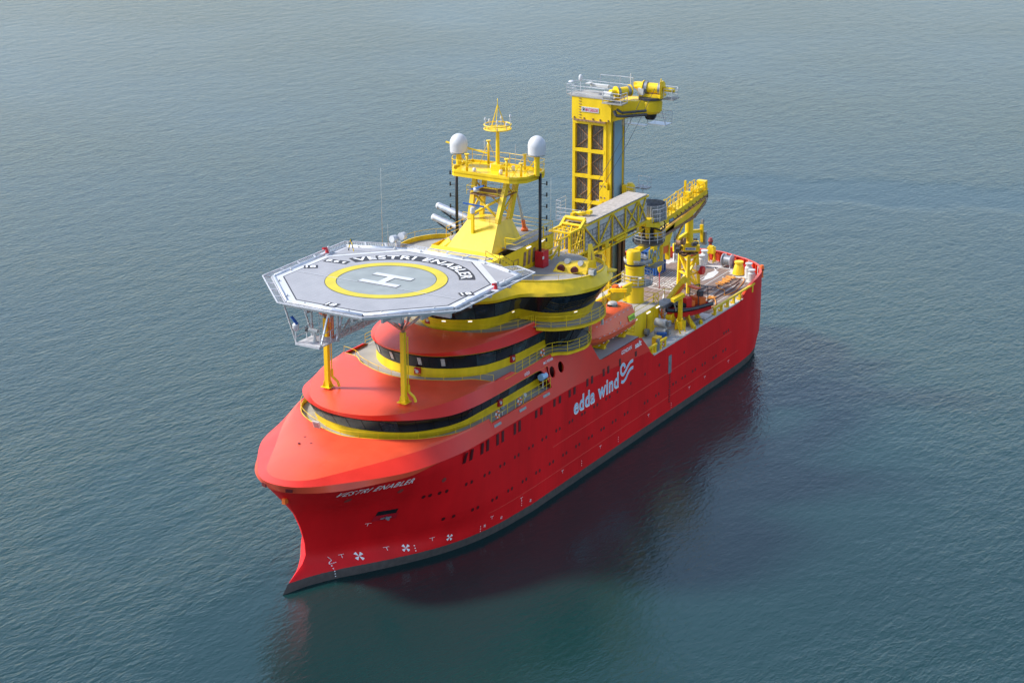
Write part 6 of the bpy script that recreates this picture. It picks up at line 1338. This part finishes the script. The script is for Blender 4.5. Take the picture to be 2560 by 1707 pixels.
# ================================================================== RESCUE BOAT AND DAVIT
rb_ = thing('rescue_boat', 'open red rescue boat with a black fender hanging in its davit', 'rescue boat', (-47.9, 8.0, 9.15))
rb_.scale = (1.04, 1.12, 1.3); rb_.rotation_euler.z = math.atan2(-2.0, 5.6)
def loc_part(bm_, name, m, parent, **k): o = bm_.build(name, m, **k); o.parent = parent; return o
Ls = [(2.95, .05, .55, 1.0), (2.5, .5, .25, .98), (1.7, .85, .05, .93), (.5, 1.02, -.02, .9), (-1.2, 1.05, 0, .9), (-2.7, 1.0, .08, .9)]
b = MB(); rws = []
for x, hw, zk_, zg in Ls: rws.append([(x, -hw, zg), (x, -hw*.8, zk_+.25), (x, 0, zk_), (x, hw*.8, zk_+.25), (x, hw, zg)])
b.strip(rws); b.add([(p[0]-.01, p[1], p[2]) for p in rws[-1]], [(0, 1, 2, 3, 4)]); loc_part(b, 'hull', 'boatred', rb_)
b = MB(); b.strip([[(x, -hw*.95, zg-.25), (x, 0, zg-.22), (x, hw*.95, zg-.25)] for x, hw, _, zg in Ls]); loc_part(b, 'cockpit_floor', 'boatred', rb_)
b = MB(); b.path([(x, hw+.05, zg) for x, hw, _, zg in Ls[::-1]]+[(3.05, 0, 1.0)]+[(x, -hw-.05, zg) for x, hw, _, zg in Ls], .17, 8); loc_part(b, 'fender', 'rubber', rb_)
b = MB(); b.box((.4, 0, 1.35), (.8, 1.3, .9)); loc_part(b, 'console', 'boatred', rb_)
b = MB(); b.box((-.3, 0, 1.15), (.5, 1.2, .5)); b.box((-1.6, 0, 1.2), (.9, 1.4, .6)); loc_part(b, 'seat_pod', 'orange', rb_)
b = MB(); b.box((1.25, 0, 1.15), (.9, 1.1, .25)); b.tube((1.0, -.6, 1.2), (1.0, .6, 1.2), .22, 10); loc_part(b, 'bow_cover', 'rubber', rb_)
b = MB()
for y in (-.6, .6): b.path([(-1.0, y, .9), (-1.0, y, 2.3), (-2.4, y, 2.35), (-2.5, y, .9)], .05, 6)
b.bar((-1.0, -.6, 2.3), (-1.0, .6, 2.3), .05); b.bar((-2.4, -.6, 2.3), (-2.4, .6, 2.3), .05); b.box((-1.9, 0, 1.7), (.5, .5, .5)); loc_part(b, 'roll_frame', 'darksteel', rb_)
b = MB(); b.box((-1.0, 0, 2.42), (.55, 1.3, .12)); loc_part(b, 'flotation_bag', 'boatorange', rb_)
rd = thing('rescue_boat_davit', 'yellow davit post and arm holding the red rescue boat', 'davit', (-45.4, 8.3, 8.45))
b = MB(); b.bar((-45.45, 8.35, 8.45), (-45.4, 8.35, 12.4), .42, .3); b.box((-45.4, 8.4, 8.9), (1.0, .9, .9)); b.add([(-45.3, 8.2, 10.4), (-44.4, 8.2, 8.5), (-45.3, 8.2, 8.5)], [(0, 1, 2)]); b.build('post', 'yellow', rd)
b = MB(); b.bar((-44.3, 7.9, 11.9), (-45.8, 8.5, 12.3), .55, .4); b.build('post_head', 'yellow', rd)
b = MB(); b.bar((-47.2, 5.6, 10.3), (-51.4, 6.0, 12.3), .5, .5); b.bar((-51.2, 6.0, 12.1), (-52.0, 6.0, 11.9), .5, .5); b.build('arm', 'yellow', rd)
b = MB(); b.bar((-48.0, 6.0, 10.5), (-50.6, 6.3, 11.8), .26); b.build('arm_cylinder', 'orange', rd)
for p, q in (((-48.6, 6.9, 9.7), (-46.0, 9.9, 8.55)), ((-50.6, 7.1, 9.7), (-47.9, 9.8, 8.55))):
    b = MB(); b.bar(p, q, .3, .5); b.build('skid', 'yellow', rd)
b = MB()
for x, y in ((-44.3, 8.9), (-44.8, 9.3), (-43.8, 9.2), (-46.3, 9.4)): b.bar((x, y, 8.45), (x+.2, y-.3, 9.9), .16)
b.build('base_frame', 'yellow', rd)
b = MB(); b.bar((-44.5, 7.95, 11.8), (-44.9, 8.1, 10.6), .1); b.bar((-44.9, 7.9, 10.9), (-47.5, 9.6, 10.4), .03); b.build('falls', 'steel', rd)
b = MB(); b.lathe([(.42, -.35), (.42, .35)], (-45.2, 7.2, 9.6), 16, 'Y'); b.lathe([(.55, -.05), (.55, .05)], (-45.2, 7.6, 9.6), 16, 'Y'); b.build('winch', 'yellow', rd)
# life raft canisters stacked
for k, z in enumerate((8.95, 9.95)):
    t = thing('raft_canister', ('upper' if k else 'lower')+' white life raft canister in the stack beside the rescue boat davit', 'canister', (-42.1, 7.7, z), 'white life raft canisters'); b = MB(); b.tube((-42.1, 7.0, z), (-42.1, 8.3, z), .43, 18); b.build('shell', 'offwhite', t)
    b = MB()
    for y in (7.2, 7.65, 8.1): b.lathe([(.45, -.04), (.45, .04)], (-42.1, y, z), 18, 'Y')
    b.build('band', 'white', t); b = MB(); b.box((-42.2, 8.55, z), (.6, .3, .6)); b.bar((-42.1, 7.3, z-.45), (-42.1, 8.2, z-.45), .1); b.build('cradle', 'steel', t)
t = thing('tarpaulin_bundle', 'blue and white covered bundle below the raft canisters', 'bundle', (-41.2, 8.4, 8.5)); b = MB(); b.box((-41.0, 8.3, 9.0), (.6, 1.1, .4), .4); b.build('cover', 'contblue', t)
t = thing('deck_gate', 'grey gangway gate panel between the short yellow barriers', 'gate', (-37.3, 9.7, 8.45)); b = MB(); b.box((-37.25, 9.7, 9.1), (.55, .2, 1.4)); b.build('panel', 'steel', t); b = MB(); b.bar((-37.1, 9.8, 9.75), (-37.4, 9.9, 9.2), .08); b.build('handle', 'offwhite', t)
t = thing('safety_sign_post', 'yellow equipment box with a red and white panel behind the barrier', 'equipment box', (-38.8, 8.9, 8.45)); b = MB(); b.box((-38.6, 8.9, 9.0), (1.0, .7, 1.1)); b.build('box', 'yellow', t); b = MB(); b.box((-38.0, 9.2, 9.0), (.4, .06, .5)); b.build('panel', 'redbox', t)

# deck house details
b = MB(); b.box((-42.4, 6.14, 9.65), (1.3, .1, 2.3)); b.build('house_door', 'yellow', ship); b = MB(); b.box((-41.6, 6.16, 9.7), (.03, .05, 2.2)); b.box((-43.1, 6.16, 9.7), (.03, .05, 2.2)); b.build('door_jamb', 'steelrust', ship)
for x in (-38.8, -42.0, -44.3): b = MB(); b.box((x, 6.16, 10.9), (.8, .1, .12)); b.build('wall_lamp', 'lampwhite', ship)
b = MB(); rail([(-38.8, 6.05, 11.25), (-44.55, 6.05, 11.25), (-44.55, 1.2, 11.25)], 1.1, 1.1, .04, (1, .5), b); rail([(-44.55, -5.9, 11.25), (-44.55, .9, 11.25)], 1.1, 1.3, .03, (1, .5), b); b.build('house_railing', 'yellow', ship)
b = MB(); rail([(-33.2, 8.9, 11.25), (-33.2, 6.3, 11.25), (-37.5, 6.3, 11.25)], 1.1, .8, .035, (1, .66, .33), b); b.build('boat_deck_railing', 'yellow', ship)
t = thing('deck_stairs', 'yellow steel stairs leading from the deck house roof down to the cargo deck', 'stairs', (-46, 4.5, 8.45))
b = MB()
for y in (3.3, 5.3): b.bar((-44.9, y, 11.2), (-47.5, y, 8.5), .08, .28)
b.build('stringer', 'yellow', t)
for k in range(10): b = MB(); b.box((-45.0-.26*k, 4.3, 11.0-.27*k), (.26, 1.9, .05)); b.build('tread', 'steel', t)
b = MB()
for y in (3.3, 5.3): rail([(-44.9, y, 11.2), (-47.5, y, 8.5)], 1.0, 1.2, .035, (1, .5), b)
b.build('handrail', 'yellow', t)
t = thing('side_landing', 'grey raised landing with a yellow rail beside the deck stairs', 'platform', (-46.3, 6, 10.8)); b = MB(); b.box((-46.2, 5.9, 10.75), (2.8, 1.3, .3)); b.build('floor', 'steel', t); b = MB(); rail([(-44.8, 5.3, 10.9), (-47.6, 5.3, 10.9), (-47.6, 6.5, 10.9)], 1.1, 1.0, .035, (1, .5), b); b.build('railing', 'yellow', t); b = MB(); b.bar((-47.4, 6.3, 10.6), (-45.9, 6.3, 8.5), .12, .3); b.bar((-45.0, 6.3, 10.6), (-45.0, 6.3, 8.5), .12); b.build('bracket', 'orange', t)
for i, (x, y, z, lb_) in enumerate(((-36.7, 6.4, 8.5, 'white flood lamp box low on the yellow deck house wall by the lifeboat stern'), (-41.0, 6.5, 8.6, 'grey hose reel at the foot of the yellow deck house wall'))):
    t = thing('hose_reel' if i else 'lamp_box', lb_, 'reel' if i else 'lamp', (x, y, z)); b = MB(); b.lathe([(.35, -.2), (.35, .2)], (x, y, z+.4), 14, 'Y'); b.build('drum' if i else 'housing', 'steel', t); b = MB(); b.box((x, y, z+.1), (.5, .3, .2)); b.build('foot', 'darksteel', t)

# container
ct = thing('shipping_container', 'dark blue ribbed shipping container standing on the aft deck behind the gangway pedestal', 'container', (-63.2, -5.6, 8.45))
cx0, cx1, cy0, cy1, cz0, cz1 = -62.0, -64.4, -6.4, -2.9, 8.5, 11.3
b = MB(); b.box(((cx0+cx1)/2, (cy0+cy1)/2, (cz0+cz1)/2), (2.3, cy1-cy0-.1, cz1-cz0-.1)); b.build('body', 'contblue', ct)
b = MB()
for x in (cx0, cx1):
    for y in (cy0, cy1): b.bar((x, y, cz0), (x, y, cz1), .16)
for z in (cz0+.08, cz1): b.bar((cx0, cy0, z), (cx0, cy1, z), .14); b.bar((cx1, cy0, z), (cx1, cy1, z), .14); b.bar((cx0, cy1, z), (cx1, cy1, z), .14)
b.build('corner_frame', 'contblue', ct)
for k in range(8): b = MB(); b.box((cx0-.01, cy0+.3+k*.41, (cz0+cz1)/2), (.09, .2, cz1-cz0-.25)); b.build('rib', 'contblue', ct)
for x in (-62.6, -63.0, -63.5, -63.9): b = MB(); b.tube((x, cy1+.06, cz0+.1), (x, cy1+.06, cz1-.1), .035, 6); b.build('door_bar', 'offwhite', ct)
b = MB(); b.box((-62.45, cy1+.04, 10.8), (.25, .02, .3)); b.box((-62.0+.06, -3.5, 10.6), (.02, .25, .25)); b.build('door_label', 'offwhite', ct)
b = MB()
for k in range(3): b.box(((cx0+cx1)/2, cy0+.7+k*.9, cz1+.0), (2.1, .45, .05))
b.build('roof_rib', 'contblue', ct)

# mooring gear at the stern
def bitt(x, y, r_, h_, label, m='offwhite', top=None):
    t = thing('mooring_bitt', label, 'bollard', (x, y, 8.45), 'mooring bitts at the stern'); b = MB(); b.lathe([(r_*1.05, 0), (r_, .05), (r_, h_*.7), (r_*.7, h_*.78), (r_*.7, h_*.88), (r_*.95, h_*.93), (r_*.95, h_)], (x, y, 8.45), 20); b.build('post', m, t); b = MB(); b.lathe([(r_*1.35, 0), (r_*1.35, .08)], (x, y, 8.44), 20); b.build('foot', m, t)
bitt(-68.2, .1, .46, 1.5, 'front one of the two white bitts beside the crane lattice'); bitt(-69.7, -.2, .46, 1.7, 'rear one of the two white bitts beside the crane lattice')
bitt(-69.0, -3.6, .45, 1.3, 'white bitt with a yellow cover left of the crane lattice'); bitt(-65.6, 7.9, .46, 1.5, 'nearest white bitt by the port quarter bulwark'); bitt(-67.0, 6.9, .46, 1.8, 'white bitt behind the nearest one at the port quarter')
t = thing('bitt_cover', 'round yellow cover on the bitt left of the crane lattice', 'cover', (-69.0, -3.6, 9.7)); b = MB(); b.lathe([(.5, 9.72), (.52, 10.6), (.3, 10.75)], (-69.0, -3.6, 0), 16); b.build('cover', 'yellow', t)
t = thing('capstan', 'cone shaped yellow capstan at the port quarter', 'capstan', (-67.7, 5.3, 8.45)); b = MB(); b.lathe([(.78, 0), (.74, .2), (.5, 1.15), (.42, 1.3), (.55, 1.4), (.55, 1.6)], (-67.7, 5.3, 8.45), 24); b.build('drum', 'yellow', t); b = MB(); b.lathe([(.8, 0), (.8, .06)], (-67.7, 5.3, 8.44), 24); b.build('base', 'deckgrey', t)
t = thing('hawser_reel', 'grey framed hawser reel standing near the stern bulwark', 'reel', (-69.9, 2.8, 8.45)); b = MB(); b.tube((-69.9, 2.3, 9.25), (-69.9, 3.3, 9.25), .6, 20); b.build('wound_hose', 'steel', t)
b = MB()
for y in (2.25, 3.35): b.lathe([(.8, -.03), (.8, .03)], (-69.9, y, 9.25), 24, 'Y'); b.bar((-69.4, y, 8.45), (-69.9, y, 9.4), .12); b.bar((-70.4, y, 8.45), (-69.9, y, 9.4), .12)
b.build('side_frame', 'alupaint', t)
t = thing('tugger_winch', 'red tugger winch behind the grey hawser reel', 'winch', (-70.4, 4.2, 8.45)); b = MB(); b.tube((-70.4, 3.9, 9.0), (-70.2, 4.9, 9.0), .45, 14); b.build('drum', 'redbox', t); b = MB(); b.box((-70.1, 5.2, 8.8), (.6, .7, .6)); b.box((-70.4, 4.3, 8.5), (1.0, 1.4, .1)); b.build('motor', 'redbox', t)
for x, y, lb_ in ((-70.8, .2, 'yellow roller fairlead on legs at the centre of the stern'), (-70.3, -6.7, 'yellow roller fairlead on legs at the starboard quarter')):
    t = thing('stern_roller', lb_, 'fairlead', (x, y, 8.45), 'yellow stern roller fairleads'); b = MB(); b.box((x, y, 9.95), (.75, .85, .75)); b.box((x+.1, y, 10.4), (.5, .6, .2)); b.build('housing', 'yellow', t)
    for dy in (-.4, .4): b = MB(); b.bar((x+.3, y+dy, 8.45), (x, y+dy, 9.6), .14); b.bar((x-.3, y+dy, 8.45), (x, y+dy, 9.6), .14); b.build('leg', 'yellow', t)
for x, y, lb_ in ((-72.0, -.5, 'dark red stern light post on top of the bulwark'), (-67.9, 8.2, 'orange red fairlead casting against the port quarter bulwark')):
    t = thing('stern_post' if x < -70 else 'quarter_fairlead', lb_, 'post' if x < -70 else 'fairlead', (x, y, 9.6)); b = MB(); zb_ = 9.6 if x < -70 else 8.45; b.lathe([(.25, 0), (.18, .3), (.2, .9), (.32, 1.1), (.2, 1.5)], (x, y, zb_), 12); b.build('post', 'grey_red' if x < -70 else 'orange', t); b = MB(); b.lathe([(.3, .9), (.3, 1.0)], (x, y, zb_), 12); b.build('collar', 'darksteel', t)
b = MB()
for i in (2, 6, 9, 13): p = tops[-1-i]; q = inn(p, .3); b.box((q[0], q[1], 9.2), (.16, .16, 1.0), math.atan2(p[1], p[0]+55))
b.build('bulwark_lamp', 'offwhite', ship)
t = thing('bulwark_access_box', 'red and white valve station hanging on the crane lattice foot', 'valve station', (-59.5, 4.1, 9.7)); b = MB(); b.lathe([(.5, -.25), (.55, 0), (.5, .25)], (-59.2, 4.4, 11.0), 14, 'Y'); b.build('hose_drum', 'redbox', t); b = MB(); b.box((-58.9, 4.1, 11.3), (.4, .4, .6)); b.build('cover', 'offwhite', t)
# ropes
def coilrope(pts, r_, name, m, label, cat='rope', group=None, loc=None):
    t = thing(name, label, cat, pts[0], group); b = MB(); b.path([tuple(p) for p in smooth_curve(pts, 80)], r_, 5); b.build('rope', m, t); return t
random.seed(3)
zr = 8.5
pile = [(-65.8+random.uniform(-.2, .2)+i*.11, 5.3+.8*math.sin(i*2.4)*(.6+.4*random.random()), zr+.1+.1*random.random()) for i in range(34)]
coilrope(pile, .06, 'mooring_rope', 'ropeorange', 'orange mooring rope flaked in a long heap on the timber deck')
coilrope([(-62, 5.1, zr), (-61.2, 5.6, zr), (-60.8, 6.6, zr), (-59, 7.5, zr), (-60.6, 7.9, zr), (-63, 7.6, zr), (-66, 6.8, zr), (-66.4, 6.4, zr), (-65.6, 6.1, zr)], .055, 'mooring_rope', 'ropeorange', 'orange rope running in a wide bend from the heap towards the port barrier')
coilrope([(-56.6, 5.8, zr), (-55.6, 6.1, zr), (-54.6, 6.9, zr), (-53.2, 7.8, zr), (-54.8, 8.2, zr), (-56.3, 7.6, zr), (-57.2, 6.9, zr), (-56.6, 6.4, zr+.05), (-57.4, 6.2, zr), (-58, 6.6, zr)], .06, 'mooring_rope', 'ropeorange', 'tangled orange rope loops beside the stern of the rescue boat')
coilrope([(-57.3+.5*math.cos(t_*1.7), 6.6+.5*math.sin(t_*2.3), zr+.04*(t_ % 2)) for t_ in range(14)], .055, 'mooring_rope', 'ropeorange', 'small knotted orange rope tangle in the middle of the cargo deck edge')
for k, (p, q, lb_) in enumerate((((-54.5, 5.2), (-63, 5.0), 'upper dark tow wire lying along the cargo deck'), ((-56, 6.5), (-66.3, 6.3), 'middle dark tow wire lying along the cargo deck'), ((-55, 7.3), (-64.5, 7.0), 'lowest dark tow wire lying along the cargo deck'))):
    n_ = 8; coilrope([(p[0]+(q[0]-p[0])*i/n_, p[1]+(q[1]-p[1])*i/n_+.16*math.sin(i*1.1+k), zr) for i in range(n_+1)], .05, 'tow_wire', 'ropedark', lb_, 'wire', 'dark tow wires')
t = thing('deck_hatch_cover', 'flat pale hatch cover near the port edge below the rescue boat skids', 'hatch', (-50.4, 8.9, 8.45)); b = MB(); b.box((-50.6, 8.8, 8.5), (1.9, 1.3, .1)); b.build('cover', 'offwhite', t)
t = thing('grey_valve_cluster', 'cluster of grey valves at the foot of the rescue boat skids', 'valves', (-47.4, 9.4, 8.45)); b = MB()
for k in range(6): b.lathe([(.12, 0), (.12, .35), (.2, .4), (.2, .55)], (-46.8-.28*k, 9.25+.15*(k % 2), 8.45), 8)
b.build('valve', 'steel', t)
b = MB()
for x, y in ((-36, 4.9), (-38.2, 5.4)): b.tube((x, y, 11.2), (x, y, 12.2), .3, 10)
b.build('vent_head', 'yellow', ship)

for (x, y, lb_) in ((10.9, -2.6, 'small dark round drain plate nearest the bow rail on the foredeck'), (10.4, -1.6, 'second small drain plate from the left on the foredeck'), (9.4, -3.0, 'third small drain plate close to the lower walkway rail'), (9.0, -2.1, 'small drain plate right under the walkway rail on the foredeck')):
    t = thing('drain_plate', lb_, 'drain', (x, y, 11.9), 'small drain plates on the foredeck'); b = MB(); b.lathe([(.13, 0), (.13, .06), (.06, .07)], (x, y, 11.72+.02*(11-x)), 10); b.build('plate', 'darkred', t)

b = MB()
for k in range(12):
    x = -50 - k; zt_ = 18.3+(-48.6-x)*.09; b.bar((x, by+.56, zt_), (x-.5, by+.56, zt_-.45), .07)
b.bar((-49.5, by+.56, 17.95), (-61.5, by+.56, 18.95), .07); b.build('boom_bracing', 'steelrust', dc)
b = MB()
for x in (-50.2, -53.6, -57.0, -60.4):
    z = 18.95+(-48.6-x)*.09; b.box((x, by+.1, z+.18), (.5, .6, .36))
b.build('boom_cable_box', 'yellow', dc)
